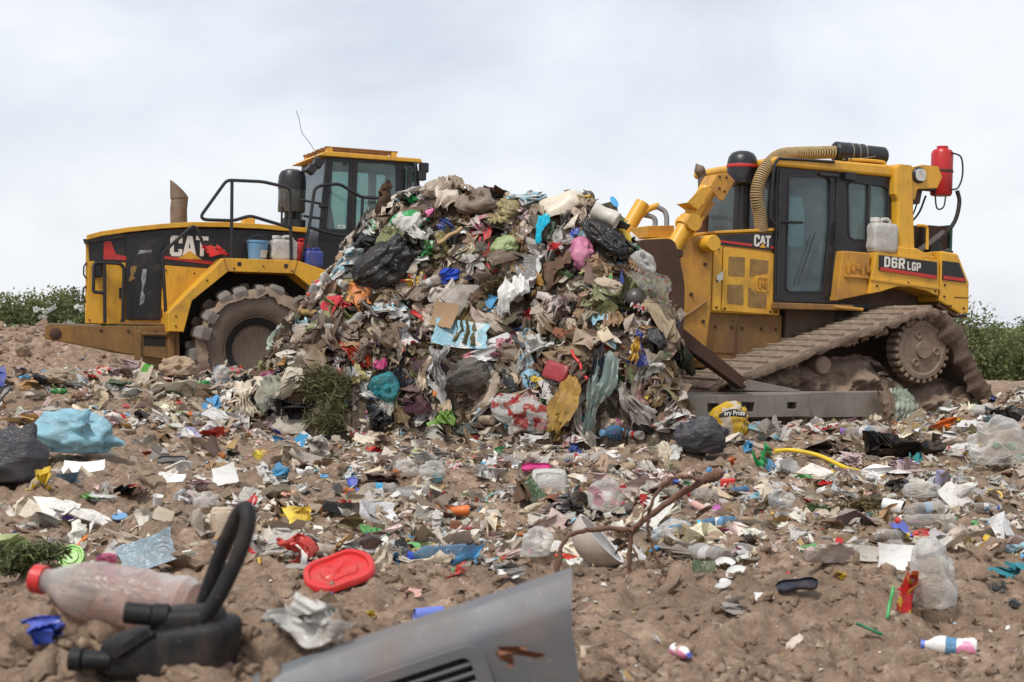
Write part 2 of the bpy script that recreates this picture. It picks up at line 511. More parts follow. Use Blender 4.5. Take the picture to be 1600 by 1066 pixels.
l.new(c, b.inputs['Base Color'])
b.inputs['Roughness'].default_value = 0.95
b.inputs['Specular IOR Level'].default_value = 0.2
hh = mix(n, l, 0.5, a3.outputs['Fac'], a4.outputs['Fac'])
a5 = noise(n, l, v, 26, 6, 0.75)
hh = mix(n, l, 0.55, hh, a5.outputs['Fac'])
bump(n, l, hh, b, 1.0, 0.022)

# one sheet of ground, fine close to the viewer and coarse towards the horizon
s_mid = np.linspace(-0.45, 0.45, 450)
s_out = np.array([0.5, 0.56, 0.65, 0.78, 0.95, 1.2, 1.6, 2.2, 3.2, 5.0])
sv = np.concatenate([-s_out[::-1], s_mid, s_out])
yv = np.concatenate([np.array([-60, -25, -10, -4, -1, 0.5, 1.4, 2.0]), np.geomspace(4.4, 46, 390) - 2.0, np.geomspace(50, 3000, 40)])
Yg, Sg = np.meshgrid(yv, sv, indexing='ij')
Xg = Sg * np.maximum(Yg + 2.0, 4.4)
Zg = land_h(Xg, Yg)
nr, nc = Yg.shape
idx = np.arange(nr * nc).reshape(nr, nc)
Fg = np.stack([idx[:-1, :-1], idx[:-1, 1:], idx[1:, 1:], idx[1:, :-1]], -1).reshape(-1, 4)
ground = link('ground', np_mesh('ground', np.stack([Xg, Yg, Zg], -1).reshape(-1, 3), Fg), 'soil')
tag(ground, 'brown churned dirt of the rubbish dump', None, None, 'structure')

# core of the heap: packed dark refuse and earth that the loose pieces lie on
m, n, l, b = new_mat('heap_core')
v = coords(n, l)
a1 = noise(n, l, v, 2.5, 6, 0.65); a2 = noise(n, l, v, 14, 6, 0.7, 0.5); a3 = noise(n, l, v, 55, 3, 0.65)
c = ramp(n, l, a2.outputs['Fac'], [(0.30, (0.022, 0.016, 0.012)), (0.50, (0.085, 0.058, 0.038)), (0.72, (0.20, 0.145, 0.10))])
c = mix(n, l, ramp(n, l, a1.outputs['Fac'], [(0.42, 0.0), (0.62, 0.6)]), c, (0.060, 0.046, 0.030))
c = mix(n, l, ramp(n, l, a3.outputs['Fac'], [(0.62, 0.0), (0.66, 0.6)]), c, (0.36, 0.29, 0.22))
l.new(c, b.inputs['Base Color']); b.inputs['Roughness'].default_value = 0.9
bump(n, l, mix(n, l, 0.5, a2.outputs['Fac'], a3.outputs['Fac']), b, 0.9, 0.03)
xv = np.arange(-3.2, 1.95, 0.028); yv2 = np.arange(13.9, 19.4, 0.03)
Yp, Xp = np.meshgrid(yv2, xv, indexing='ij')
ph = pile_h(Xp, Yp)
Zp = land_h(Xp, Yp) + ph - 0.06 * (ph < 0.03)
nr, nc = Yp.shape
idx = np.arange(nr * nc).reshape(nr, nc)
Fp = np.stack([idx[:-1, :-1], idx[:-1, 1:], idx[1:, 1:], idx[1:, :-1]], -1).reshape(-1, 4)
keep = (ph.ravel()[Fp] > 0.0).any(axis=1)
heap = link('rubbish_heap', np_mesh('rubbish_heap', np.stack([Xp, Yp, Zp], -1).reshape(-1, 3), Fp[keep]), 'heap_core')
tag(heap, 'packed brown earth and refuse at the core of the tall rubbish heap', 'rubbish heap', None, 'stuff')

# ------------------------------------------------------------------ bulldozer (x: towards its tail, y: away from the viewer, z: up)
DZ = empty('bulldozer', (3.10, 18.78, 0.0), (0, R(2.2), R(24)))
tag(DZ, 'yellow tracked bulldozer with muddy tracks pushing the rubbish heap', 'bulldozer')
rd = random.Random(5)

MB().box(-1.72, 1.95, -0.60, 0.60, 0.5, 1.30).build('main_frame', 'mud_dark', DZ, 0.02)
# lower hull, caked with dried mud
MB().prism([(-1.66, 0.62), (-1.60, 1.28), (-0.30, 1.27), (-0.30, 0.95), (-0.5, 0.62)], -0.74, 0.74).build('lower_hull', 'yellow_rust', DZ, 0.02)
MB().prism([(-0.24, 0.95), (-0.24, 1.40), (0.45, 1.38), (0.45, 1.05)], -0.72, 0.72).build('side_sill', 'mud_dark', DZ, 0.02)
# engine hood
MB().prism([(-1.40, 1.26), (-1.40, 2.10), (-1.30, 2.155), (-0.38, 2.25), (-0.38, 1.26)], -0.80, 0.80).build('hood', 'yellow_paint', DZ, 0.015)
MB().prism([(-1.31, 2.158), (-1.31, 2.19), (-0.36, 2.29), (-0.36, 2.253)], -0.83, 0.83).build('hood_lip', 'yellow_paint', DZ, 0.008)
for s in (-1, 1):
    y0, y1 = (-0.825, -0.802) if s < 0 else (0.802, 0.825)
    MB().prism([(-1.285, 2.04), (-1.285, 2.145), (-0.40, 2.232), (-0.40, 2.005)], y0, y1).build('decal_band', 'black_decal', DZ)
    if s < 0:
        MB().prism([(-1.26, 2.068), (-1.26, 2.09), (-0.81, 2.07), (-0.81, 2.04)], -0.830, -0.826).build('red_stripe', 'red_decal', DZ)
        MB().prism([(-0.555, 2.035), (-0.555, 2.06), (-0.42, 2.053), (-0.42, 2.025)], -0.830, -0.826).build('red_stripe', 'red_decal', DZ)
    MB().prism(rpoly([(-1.185, 1.285), (-1.185, 2.015), (-0.50, 1.975), (-0.49, 1.27)], 0.03), y0, y1).build('engine_door', 'yellow_paint', DZ, 0.006)
    for q in ([(-1.12, 1.69), (-1.12, 1.91), (-0.90, 1.91), (-0.90, 1.69)], [(-0.83, 1.68), (-0.83, 1.90), (-0.58, 1.89), (-0.58, 1.74), (-0.74, 1.72)],
              [(-1.12, 1.37), (-1.12, 1.59), (-0.91, 1.59), (-0.90, 1.36)], [(-0.84, 1.345), (-0.84, 1.58), (-0.74, 1.51), (-0.59, 1.50), (-0.59, 1.335)]):
        MB().prism(rpoly(q, 0.02), y0 - 0.004 if s < 0 else y1 + 0.004, y0 + 0.004 if s < 0 else y1 - 0.004).build('grille', 'grille_tan', DZ)
    MB().prism([(-1.32, 1.28), (-1.32, 2.03), (-1.21, 2.02), (-1.20, 1.28)], y0, y1).build('hood_strip', 'yellow_paint', DZ, 0.006)
# latch in the engine door
MB().prism(rrect(-0.745, -0.565, 1.525, 1.705, 0.03), -0.838, -0.826, [rrect(-0.72, -0.59, 1.55, 1.68, 0.02)]).build('latch_frame', 'yellow_paint', DZ, 0.003)
lt = MB()
for i in range(3): lt.box(-0.70 + i * 0.04, -0.68 + i * 0.04, -0.85, -0.822, 1.56 + 0.02 * (i % 2), 1.65)
lt.build('latch', 'yellow_paint_rough', DZ, 0.003)
MB().prism([(-1.275, 1.68), (-1.19, 1.735), (-1.19, 1.64), (-1.265, 1.60)], -0.834, -0.827).build('paper_sticker', 'white_decal', DZ)
# CAT lettering of the hood
glyph('C', -0.785, 2.045, 0.075, 0.135, 'white_decal', DZ, -0.832)
glyph('A', -0.705, 2.082, 0.070, 0.095, 'white_decal', DZ, -0.832)
glyph('T', -0.632, 2.045, 0.070, 0.135, 'white_decal', DZ, -0.832)
MB().prism([(-0.712, 2.035), (-0.668, 2.085), (-0.624, 2.035)], -0.838, -0.833).build('logo_triangle', 'yellow_paint', DZ)
# radiator guard at the nose
MB().prism([(-1.74, 0.70), (-1.90, 1.05), (-1.88, 1.90), (-1.80, 2.02), (-1.56, 2.10), (-1.40, 2.10), (-1.345, 2.02), (-1.34, 1.29), (-1.40, 0.70)], -0.86, 0.86).build('radiator_guard', 'yellow_paint_rough', DZ, 0.03)
MB().lathe([(0.0, -1.06), (0.085, -1.06), (0.095, -1.04), (0.095, -0.85), (0.0, -0.85)], (-1.46, 0, 2.03), 'y', 20).build('trunnion_boss', 'yellow_paint', DZ, smooth=35)
MB().tube(smooth_path([(-1.73, -0.865, 1.18), (-1.62, -0.88, 1.25), (-1.42, -0.875, 1.38)], 4), [0.028, .022, .02, .02, .02, .02, .02, .018, .014], 8).build('weld_bar', 'yellow_rust', DZ)
MB().prism([(-1.93, 2.10), (-1.93, 2.235), (-1.57, 2.265), (-1.57, 2.13)], -0.35, 0.05).build('nose_box', 'yellow_paint_rough', DZ, 0.01)
MB().prism([(-2.0, 2.035), (-2.0, 2.075), (-1.45, 2.135), (-1.45, 2.095)], -0.74, 0.74).build('nose_rail', 'yellow_paint', DZ, 0.006)
MB().prism([(-2.0, 1.90), (-2.0, 2.032), (-1.885, 2.04), (-1.885, 1.90)], -0.72, 0.72).build('nose_band', 'black_decal', DZ)
for ch, yy_ in (('D', 0.50), ('6', 0.38), ('X', -0.38), ('R', -0.50)):
    g = glyph(ch, 0, 0, 0.10, 0.125, 'white_decal', DZ, 0)
    g.location = (-2.004, yy_, 1.902); g.rotation_euler = (0, 0, R(-90))
# lift cylinders
def lift(y, name_hose):
    d = Vector((-0.48, 0, -0.80)).normalized()
    top = Vector((-1.42, y, 2.66)) if y < 0 else Vector((-1.47, y, 2.60))
    mb = MB().tube([top, top + d * 0.92], 0.092, 18)
    mb.tube([top + d * 0.42, top + d * 0.52], 0.118, 18)
    mb.build('lift_cylinder', 'yellow_paint', DZ, smooth=35)
    MB().tube([top + d * 0.92, top + d * 1.62], 0.045, 12).build('piston_rod', 'bare_steel', DZ, smooth=35)
    MB().lathe([(0.0, -0.14), (0.095, -0.14), (0.095, 0.14), (0.0, 0.14)], tuple(top + d * 0.47 + Vector((0.0, -0.02, 0))), 'y', 18).build('cylinder_trunnion', 'yellow_paint', DZ, smooth=35)
    MB().tube([top + d * 0.40 + Vector((0.15, -0.03, 0.02)), top + d * 1.05 + Vector((0.10, -0.03, 0))], 0.022, 8).build('oil_pipe', 'yellow_paint', DZ, smooth=40)
lift(-0.80, True)
lift(0.62, True)
# guard box and plate on the near cylinder
gb = MB().prism([(-1.43, 2.68), (-1.34, 2.83), (-1.20, 2.85), (-1.10, 2.77), (-1.25, 2.53), (-1.32, 2.55)], -0.88, -0.86)
gb.prism([(-1.43, 2.68), (-1.34, 2.83), (-1.20, 2.85), (-1.22, 2.83), (-1.33, 2.81), (-1.41, 2.67)], -0.86, -0.62)
gb.prism([(-1.43, 2.68), (-1.34, 2.83), (-1.20, 2.85), (-1.10, 2.77), (-1.25, 2.53), (-1.32, 2.55)], -0.62, -0.60)
gb.build('cylinder_guard', 'yellow_paint_rough', DZ, 0.006)
for q in ((-1.31, 2.80), (-1.22, 2.80), (-1.24, 2.64), (-1.31, 2.67)):
    MB().lathe([(0, -0.895), (0.014, -0.895), (0.014, -0.88)], (q[0], 0, q[1]), 'y', 6).build('bolt', 'rust_steel', DZ)
pl = MB().prism([(-1.76, 2.47), (-1.59, 2.65), (-1.47, 2.68), (-1.54, 2.49)], -0.95, -0.93)
pl.prism([(-1.76, 2.47), (-1.54, 2.49), (-1.56, 2.47), (-1.62, 2.40)], -0.95, -0.70)
pl.build('guard_plate', 'yellow_paint', DZ, 0.005)
MB().prism([(-1.55, 2.36), (-1.46, 2.55), (-1.28, 2.52), (-1.40, 2.33)], -0.76, -0.70).build('guard_bracket', 'yellow_paint_rough', DZ, 0.005)
# hoses of the far cylinder
for pts in ([(-1.46, 0.62, 2.46), (-1.34, 0.55, 2.42), (-1.36, 0.50, 2.28), (-1.50, 0.3, 2.20)], [(-1.30, 0.55, 2.56), (-1.22, 0.5, 2.50), (-1.22, 0.45, 2.36), (-1.26, 0.4, 2.15)]):
    MB().tube(smooth_path(pts, 6), 0.032, 10).build('hydraulic_hose', 'grey_hose', DZ, smooth=40)
MB().tube(smooth_path([(-1.58, 0.62, 2.36), (-1.42, 0.58, 2.52), (-1.28, 0.56, 2.58)], 5), 0.04, 10).build('oil_pipe', 'yellow_paint', DZ, smooth=40)
# exhaust
MB().tube([(-1.0, 0.0, 2.10), (-1.0, 0.0, 2.62)], 0.085, 16).build('muffler', 'rust_steel', DZ, smooth=35)
MB().tube(smooth_path([(-1.0, 0.0, 2.60), (-1.005, 0, 2.84), (-1.02, 0, 2.93), (-1.10, 0, 3.05)], 5), [0.055] * 11 + [0.062, 0.066, 0.062, 0.03, 0.012], 14).build('exhaust_pipe', 'stack_steel', DZ, smooth=40)
# intake pre-cleaner
pc = MB().lathe([(0.0, 3.19), (0.07, 3.185), (0.13, 3.16), (0.165, 3.11), (0.178, 3.05), (0.178, 2.90), (0.17, 2.80), (0.13, 2.775), (0.0, 2.775)], (-0.74, -0.45, 0), 'z', 28)
pc.build('precleaner', 'black_paint', DZ, smooth=35)
MB().lathe([(0.183, 2.985), (0.185, 2.99), (0.185, 3.02), (0.183, 3.025), (0.17, 3.025), (0.17, 2.985)], (-0.74, -0.45, 0), 'z', 28).build('red_band', 'red_decal', DZ, smooth=35)
MB().tube([(-0.73, -0.45, 2.20), (-0.73, -0.45, 2.79)], 0.10, 20).build('intake_pipe', 'black_paint', DZ, smooth=35)
# ribbed air hose and filter canister over the roof
hp = smooth_path([(-0.66, -0.78, 2.24), (-0.70, -0.80, 2.42), (-0.765, -0.82, 2.62), (-0.73, -0.82, 2.82), (-0.62, -0.80, 2.99), (-0.42, -0.74, 3.13), (-0.15, -0.64, 3.19), (0.2, -0.52, 3.24), (0.58, -0.42, 3.29)], 14)
MB().tube(hp, 0.066, 14).build('air_hose', 'rubber', DZ, smooth=50)
coil = MB()
turns = 64
dense = []
for i in range(turns + 1):
    f = i / turns * (len(hp) - 1)
    k = min(int(f), len(hp) - 2)
    dense.append((hp[k].lerp(hp[k + 1], f - k), (hp[k + 1] - hp[k]).normalized()))
for p, t in dense:
    a = t.orthogonal().normalized(); bb = t.cross(a)
    vs, fs = [], []
    N = 14
    for k in range(N):
        q = 2 * math.pi * k / N
        rdir = a * math.cos(q) + bb * math.sin(q)
        for (dr, dt) in ((0.064, -0.011), (0.079, -0.006), (0.079, 0.006), (0.064, 0.011)):
            vs.append(p + rdir * dr + t * dt)
    for k in range(N):
        k2 = (k + 1) % N
        for j in range(3): fs.append((k * 4 + j, k2 * 4 + j, k2 * 4 + j + 1, k * 4 + j + 1))
    coil.add(vs, fs)
coil.build('hose_ribs', 'hose_tan', DZ, smooth=60, recalc=False)
MB().lathe([(0.0, 0.0), (0.10, 0.0), (0.122, 0.02), (0.122, 0.42), (0.105, 0.44), (0.105, 0.47), (0.115, 0.49), (0.115, 0.72), (0.10, 0.74), (0.0, 0.74)], (0.58, -0.42, 3.30), 'x', 24).build('filter_canister', 'black_paint', DZ, smooth=35)
for dx in (0.20, 0.30, 0.40):
    MB().lathe([(0.124, dx), (0.127, dx + 0.003), (0.127, dx + 0.013), (0.124, dx + 0.016)], (0.58, -0.42, 3.30), 'x', 24).build('clamp_band', 'bare_steel', DZ, smooth=35)
MB().tube([(1.1, -0.545, 3.27), (0.85, -0.555, 3.22), (0.6, -0.56, 3.19)], 0.006, 6).build('tie_wire', 'bare_steel', DZ)
# cab
def cab_side(y0, y1, near):
    out = [(-0.50, 1.42), (-0.53, 2.98), (1.10, 2.98), (1.13, 2.06), (0.42, 2.06), (0.40, 1.44)]
    door = rpoly([(-0.345, 1.55), (-0.355, 2.885), (0.215, 2.915), (0.225, 2.40), (0.165, 1.57)], 0.07, 5)
    win = rpoly([(0.52, 2.21), (0.475, 2.885), (1.055, 2.865), (1.065, 2.225)], 0.07, 5)
    MB().prism(out, y0, y1, [door, win]).build('cab_wall', 'black_paint', DZ, 0.008)
    ym = (y0 + y1) / 2
    MB().prism(door, ym - 0.004, ym + 0.004).build('door_glass', 'door_glass', DZ)
    MB().prism(win, ym - 0.004, ym + 0.004).build('window_glass', 'cab_glass', DZ)
    if near:
        yo = y0 - 0.012
        for lp, nm in ((door, 'door_seal'), (win, 'window_seal')):
            c = Vector((sum(p[0] for p in lp) / len(lp), sum(p[1] for p in lp) / len(lp)))
            big = [((p[0] - c.x) * 1.045 + c.x, (p[1] - c.y) * 1.025 + c.y) for p in lp]
            MB().prism(big, yo, y0 - 0.001, [lp]).build(nm, 'rubber', DZ)
        MB().prism([(-0.475, 1.46), (-0.50, 2.955), (-0.47, 2.955), (-0.445, 1.46)], yo, y0 - 0.001).build('door_edge', 'rubber', DZ)
        MB().prism([(0.275, 1.50), (0.315, 2.40), (0.295, 2.945), (0.325, 2.945), (0.35, 2.40), (0.305, 1.50)], yo, y0 - 0.001).build('door_edge', 'rubber', DZ)
        MB().box(0.765, 0.805, y0 - 0.006, y1 - 0.02, 2.21, 2.88).build('window_bar', 'black_paint', DZ, 0.004)
        MB().box(0.05, 0.32, -0.90, -0.862, 2.925, 2.955).build('door_hinge', 'black_paint', DZ, 0.004)
        MB().box(0.395, 0.54, -0.93, -0.865, 2.90, 2.99).build('hinge_block', 'black_paint', DZ, 0.006)
        MB().tube([(0.29, -0.89, 2.12), (0.30, -0.90, 2.28), (0.315, -0.90, 2.40)], 0.012, 8).build('grab_handle', 'black_paint', DZ)
        MB().tube([(-0.43, -0.90, 2.345), (-0.18, -0.905, 2.355)], 0.016, 8).build('door_handle', 'black_paint', DZ)
cab_side(-0.86, -0.80, True)
cab_side(0.80, 0.86, False)
fw = [(-0.72, 1.42), (-0.72, 2.95), (0.72, 2.95), (0.72, 1.42)]
MB().prism([(-0.798, 1.42), (-0.798, 2.975), (0.798, 2.975), (0.798, 1.42)], -0.52, -0.46, [rpoly([(-0.72, 2.30), (-0.72, 2.90), (0.72, 2.90), (0.72, 2.30)], 0.06)], axis='x').build('cab_front', 'black_paint', DZ, 0.006)
MB().prism(rpoly([(-0.72, 2.30), (-0.72, 2.90), (0.72, 2.90), (0.72, 2.30)], 0.06), -0.494, -0.486, axis='x').build('windscreen', 'cab_glass', DZ)
MB().prism([(-0.798, 2.06), (-0.798, 2.975), (0.798, 2.975), (0.798, 2.06)], 1.04, 1.10, [rpoly([(-0.70, 2.22), (-0.70, 2.88), (0.70, 2.88), (0.70, 2.22)], 0.06)], axis='x').build('cab_rear', 'black_paint', DZ, 0.006)
MB().prism(rpoly([(-0.70, 2.22), (-0.70, 2.88), (0.70, 2.88), (0.70, 2.22)], 0.06), 1.066, 1.074, axis='x').build('rear_glass', 'cab_glass', DZ)
# front side guard rail round the windscreen, with the quarter pane
MB().tube(smooth_path([(-0.54, -0.90, 2.30), (-0.62, -0.90, 2.42), (-0.60, -0.90, 2.90), (-0.55, -0.90, 3.055), (-0.42, -0.90, 3.075), (0.24, -0.90, 3.095)], 6), 0.018, 8).build('rain_rail', 'black_paint', DZ, smooth=40)
# inside: seat, console, far post, floor
MB().box(-0.44, 1.0, -0.78, 0.78, 1.36, 1.44).build('cab_floor', 'black_paint', DZ)
MB().prism([(0.40, 1.75), (0.40, 1.92), (0.80, 1.95), (0.92, 2.62), (1.02, 2.62), (0.95, 1.75)], -0.26, 0.26).build('seat', 'seat_vinyl', DZ, 0.04)
MB().box(0.45, 0.9, -0.2, 0.2, 1.44, 1.76).build('seat_base', 'black_paint', DZ, 0.02)
MB().prism([(-0.45, 1.44), (-0.45, 2.12), (-0.25, 2.16), (-0.10, 1.95), (-0.10, 1.44)], -0.5, 0.5).build('console', 'seat_vinyl', DZ, 0.03)
MB().box(-0.02, 0.06, 0.60, 0.68, 1.45, 2.95).build('inner_post', 'yellow_paint', DZ, 0.01)
# roof
MB().prism([(-0.60, 2.985), (-0.62, 3.06), (-0.56, 3.095), (0.3, 3.12), (1.15, 3.13), (1.15, 2.985)], -0.90, 0.90).build('cab_roof', 'yellow_paint', DZ, 0.03)
MB().tube(smooth_path([(0.52, -0.80, 3.13), (0.56, -0.80, 3.16), (1.0, -0.80, 3.17), (1.05, -0.80, 3.13)], 4), 0.02, 8).build('roof_rail', 'yellow_paint', DZ)
MB().tube([(0.46, -0.82, 3.10), (0.47, -0.84, 3.18)], 0.018, 8).box(0.42, 0.54, -0.86, -0.82, 3.17, 3.185).build('roof_latch', 'black_paint', DZ)
# roll-over frame behind the cab
for s in (-1, 1):
    ya, yb = (-0.97, -0.76) if s < 0 else (0.76, 0.97)
    MB().prism([(1.15, 2.02), (1.13, 2.70), (1.08, 2.78), (1.08, 3.10), (1.13, 3.14), (1.33, 3.14), (1.36, 2.75), (1.41, 2.02)], ya, yb).build('rollover_post', 'yellow_paint', DZ, 0.025)
    MB().prism([(1.12, 1.98), (1.12, 2.14), (1.44, 2.14), (1.50, 1.98)], ya - 0.03, yb + 0.03).build('post_foot', 'yellow_paint', DZ, 0.015)
MB().box(1.10, 1.34, -0.76, 0.76, 2.92, 3.135).build('rollover_beam', 'yellow_paint', DZ, 0.025)
MB().tube(smooth_path([(1.42, -0.98, 2.42), (1.52, -0.99, 2.42), (1.56, -0.99, 2.38), (1.57, -0.99, 2.14)], 5), 0.018, 8).build('grab_rail', 'yellow_paint', DZ, smooth=40)
# rear lamp housing
MB().prism([(1.34, 3.12), (1.51, 3.165), (1.75, 3.165), (1.82, 3.04), (1.75, 2.90), (1.45, 2.865), (1.42, 2.74), (1.34, 2.72)], -0.92, -0.90).build('lamp_bracket', 'yellow_paint', DZ, 0.005)
MB().prism([(1.345, 3.10), (1.51, 3.145), (1.75, 3.145), (1.80, 3.04), (1.73, 2.92), (1.345, 2.90)], -0.88, -0.55).build('lamp_housing', 'yellow_paint_rough', DZ, 0.01)
MB().prism([(1.34, 2.90), (1.34, 2.70), (1.40, 2.68), (1.56, 2.70), (1.60, 2.89)], -0.84, -0.60).build('lamp_arm', 'rust_steel', DZ, 0.01)
MB().lathe([(0.0, -0.965), (0.075, -0.96), (0.10, -0.935), (0.10, -0.90)], (1.46, 0, 3.035), 'y', 18).build('work_lamp', 'black_paint', DZ, smooth=35)
MB().prism(rrect(1.385, 1.525, 2.96, 3.105, 0.05), -0.978, -0.962).build('lamp_lens', 'lamp_glass', DZ, 0.004)
MB().tube([(1.60, -0.7, 2.86), (1.60, -0.7, 2.74)], 0.05, 12).build('horn', 'stack_steel', DZ, smooth=40)
# red extinguisher bottle and its hoses
MB().lathe([(0.0, 2.85), (0.12, 2.855), (0.135, 2.88), (0.135, 3.38), (0.115, 3.42), (0.07, 3.44), (0.07, 3.47), (0.0, 3.475)], (2.07, -0.60, 0), 'z', 24).build('extinguisher_bottle', 'red_paint', DZ, smooth=35)
MB().box(1.78, 2.0, -0.66, -0.54, 2.90, 2.98).box(1.80, 1.95, -0.64, -0.56, 3.17, 3.21).build('bottle_bracket', 'black_paint', DZ, 0.01)
MB().lathe([(0.137, 3.14), (0.141, 3.145), (0.141, 3.17), (0.137, 3.175)], (2.07, -0.60, 0), 'z', 24).build('bottle_strap', 'rust_steel', DZ)
for pts, r in (([(2.10, -0.74, 3.38), (2.24, -0.75, 3.33), (2.27, -0.75, 3.12), (2.22, -0.74, 2.96), (2.12, -0.74, 2.92)], 0.011),
               ([(2.22, -0.72, 2.92), (2.26, -0.72, 2.78), (2.22, -0.70, 2.55), (2.06, -0.68, 2.34), (1.88, -0.66, 2.2)], 0.026),
               ([(1.86, -0.74, 2.88), (1.90, -0.74, 2.68), (2.0, -0.74, 2.70), (2.03, -0.74, 2.85)], 0.010),
               ([(1.62, -0.74, 2.80), (1.55, -0.74, 2.60), (1.44, -0.74, 2.44)], 0.010), ([(1.74, -0.72, 2.82), (1.64, -0.72, 2.6), (1.48, -0.70, 2.42)], 0.013)):
    MB().tube(smooth_path(pts, 7), r, 8).build('rubber_hose', 'rubber', DZ, smooth=50)
MB().tube([(1.70, -0.66, 2.14), (2.08, -0.66, 2.40)], 0.035, 10).build('steel_pipe', 'bare_steel', DZ, smooth=40)
# rear deck: winch housing in red-brown with a green side
MB().box(1.95, 2.36, -0.42, 0.42, 2.10, 2.50).build('winch_housing', 'rust_steel', DZ, 0.015)
MB().box(2.362, 2.40, -0.45, 0.45, 2.02, 2.52).build('winch_plate', 'green_box', DZ, 0.006)
MB().lathe([(0.0, -0.5), (0.10, -0.49), (0.12, -0.42)], (2.12, 0, 2.20), 'y', 16).build('winch_hub', 'black_paint', DZ, smooth=35)
# rear fenders / tanks
for s in (-1, 1):
    def yy(a, b): return (-a, -b) if s < 0 else (b, a)
    MB().prism([(0.27, 1.46), (0.33, 2.05), (0.74, 2.05), (0.70, 1.72), (0.72, 1.56)], *yy(1.00, 0.62)).build('fender_step', 'yellow_paint_rough', DZ, 0.012)
    MB().prism([(0.70, 1.56), (0.72, 1.74), (0.78, 2.06), (1.71, 2.02), (1.72, 1.68), (1.71, 1.58), (1.52, 1.64), (1.30, 1.67), (1.11, 1.67), (0.85, 1.59)], *yy(1.05, 0.62)).build('fender_tank', 'yellow_paint', DZ, 0.015)
    MB().prism([(0.70, 1.72), (0.70, 1.755), (1.72, 1.70), (1.72, 1.66)], *yy(1.062, 1.052)).build('fender_rib', 'yellow_paint', DZ, 0.004)
    MB().prism([(1.735, 1.52), (1.735, 2.13), (1.99, 2.11), (2.175, 1.77), (2.185, 1.40), (2.05, 1.38)], *yy(1.05, 0.62)).build('rear_tank', 'yellow_paint', DZ, 0.02)
    MB().prism([(1.74, 1.50), (2.04, 1.365), (2.18, 1.38), (2.18, 1.34), (2.03, 1.33), (1.73, 1.46)], *yy(1.03, 0.64)).build('tank_skid', 'rust_steel', DZ, 0.004)
    MB().prism([(0.80, 2.065), (0.80, 2.10), (1.30, 2.18), (1.55, 2.10), (1.72, 2.05), (1.72, 2.03)], *yy(0.98, 0.70)).build('tank_cover', 'yellow_paint', DZ, 0.01)
    MB().prism([(0.815, 1.85), (0.81, 2.025), (1.665, 1.99), (1.672, 1.785)], *yy(1.064, 1.053)).build('decal_plate', 'black_decal', DZ)
    MB().prism([(1.755, 1.78), (1.75, 2.01), (2.0, 2.0), (2.12, 1.765)], *yy(1.064, 1.053)).build('decal_plate', 'black_decal', DZ)
    if s < 0:
        MB().prism([(0.83, 1.845), (0.83, 1.885), (1.66, 1.825), (1.66, 1.785)], -1.069, -1.065).build('red_stripe', 'red_decal', DZ)
        MB().prism([(1.765, 1.79), (1.765, 1.83), (2.08, 1.815), (2.10, 1.775)], -1.069, -1.065).build('red_stripe', 'red_decal', DZ)
for ch, x_, z_, w_, h_ in (('D', 0.885, 1.888, 0.085, 0.125), ('6', 0.990, 1.884, 0.085, 0.125), ('R', 1.095, 1.880, 0.09, 0.125), ('L', 1.225, 1.872, 0.055, 0.10), ('G', 1.290, 1.868, 0.06, 0.10), ('P', 1.362, 1.865, 0.06, 0.10)):
    glyph(ch, x_, z_, w_, h_, 'white_decal', DZ, -1.067)
fs_ = MB()
for i in range(5): fs_.box(0.40 + i * 0.07, 0.43 + i * 0.07, -1.03, -0.99, 1.78 + 0.03 * (i % 3), 1.90 + 0.03 * (i % 2))
fs_.box(0.36, 0.70, -1.025, -0.99, 1.74, 1.775).build('fender_latch', 'yellow_paint_rough', DZ, 0.006)
MB().tube([(1.90, -0.9, 2.13), (1.98, -0.9, 2.155)], 0.03, 8).box(1.80, 2.0, -0.95, -0.85, 2.125, 2.15).build('filler_cap', 'black_paint', DZ, 0.004)
MB().box(0.42, 1.98, -0.61, 0.61, 1.0, 2.03).build('final_case', 'mud_dark', DZ, 0.02)
# step bar under the door
MB().prism([(-0.52, 1.33), (-0.52, 1.405), (0.50, 1.42), (0.58, 1.38), (0.5, 1.355)], -1.0, -0.72).build('door_step', 'yellow_rust', DZ, 0.01)
MB().tube([(0.24, -1.0, 1.385), (0.62, -1.03, 1.37)], 0.022, 8).build('step_bar', 'yellow_paint_rough', DZ)

# bolts and seams
for x_, z_ in ((-1.26, 1.32), (-1.26, 1.99), (-0.45, 1.30), (-0.45, 1.95), (-1.26, 1.62), (-1.15, 1.31), (-0.53, 1.30)):
    MB().lathe([(0, -0.838), (0.014, -0.838), (0.016, -0.825)], (x_, 0, z_), 'y', 6).build('bolt', 'rust_steel', DZ)
for x_, z_ in ((-1.80, 1.15), (-1.80, 1.85), (-1.62, 1.45), (-1.45, 1.15), (-1.45, 1.80), (-1.70, 0.90), (-1.50, 0.90)):
    MB().lathe([(0, -0.878), (0.020, -0.878), (0.024, -0.86)], (x_, 0, z_), 'y', 8).build('bolt', 'rust_steel', DZ)
for x_, z_ in ((0.80, 1.66), (1.25, 1.72), (1.66, 1.64), (1.80, 1.58), (1.80, 1.72), (1.86, 1.47), (1.90, 1.47), (2.10, 1.45)):
    MB().lathe([(0, -1.064), (0.013, -1.064), (0.015, -1.05)], (x_, 0, z_), 'y', 6).build('bolt', 'rust_steel', DZ)
MB().box(1.95, 2.18, -1.054, -1.0505, 1.575, 1.585).build('panel_seam', 'rust_steel', DZ)
for xa, xb, z_ in ((-1.55, -0.95, 1.16), (-0.92, -0.34, 1.14)):
    MB().box(xa, xb, -0.752, -0.742, 0.80, z_).build('belly_plate', 'yellow_rust', DZ, 0.006)
for x_ in (-1.5, -1.22, -1.0, -0.86, -0.6, -0.4):
    MB().lathe([(0, -0.768), (0.018, -0.768), (0.02, -0.75)], (x_, 0, 1.10), 'y', 6).build('bolt', 'rust_steel', DZ)
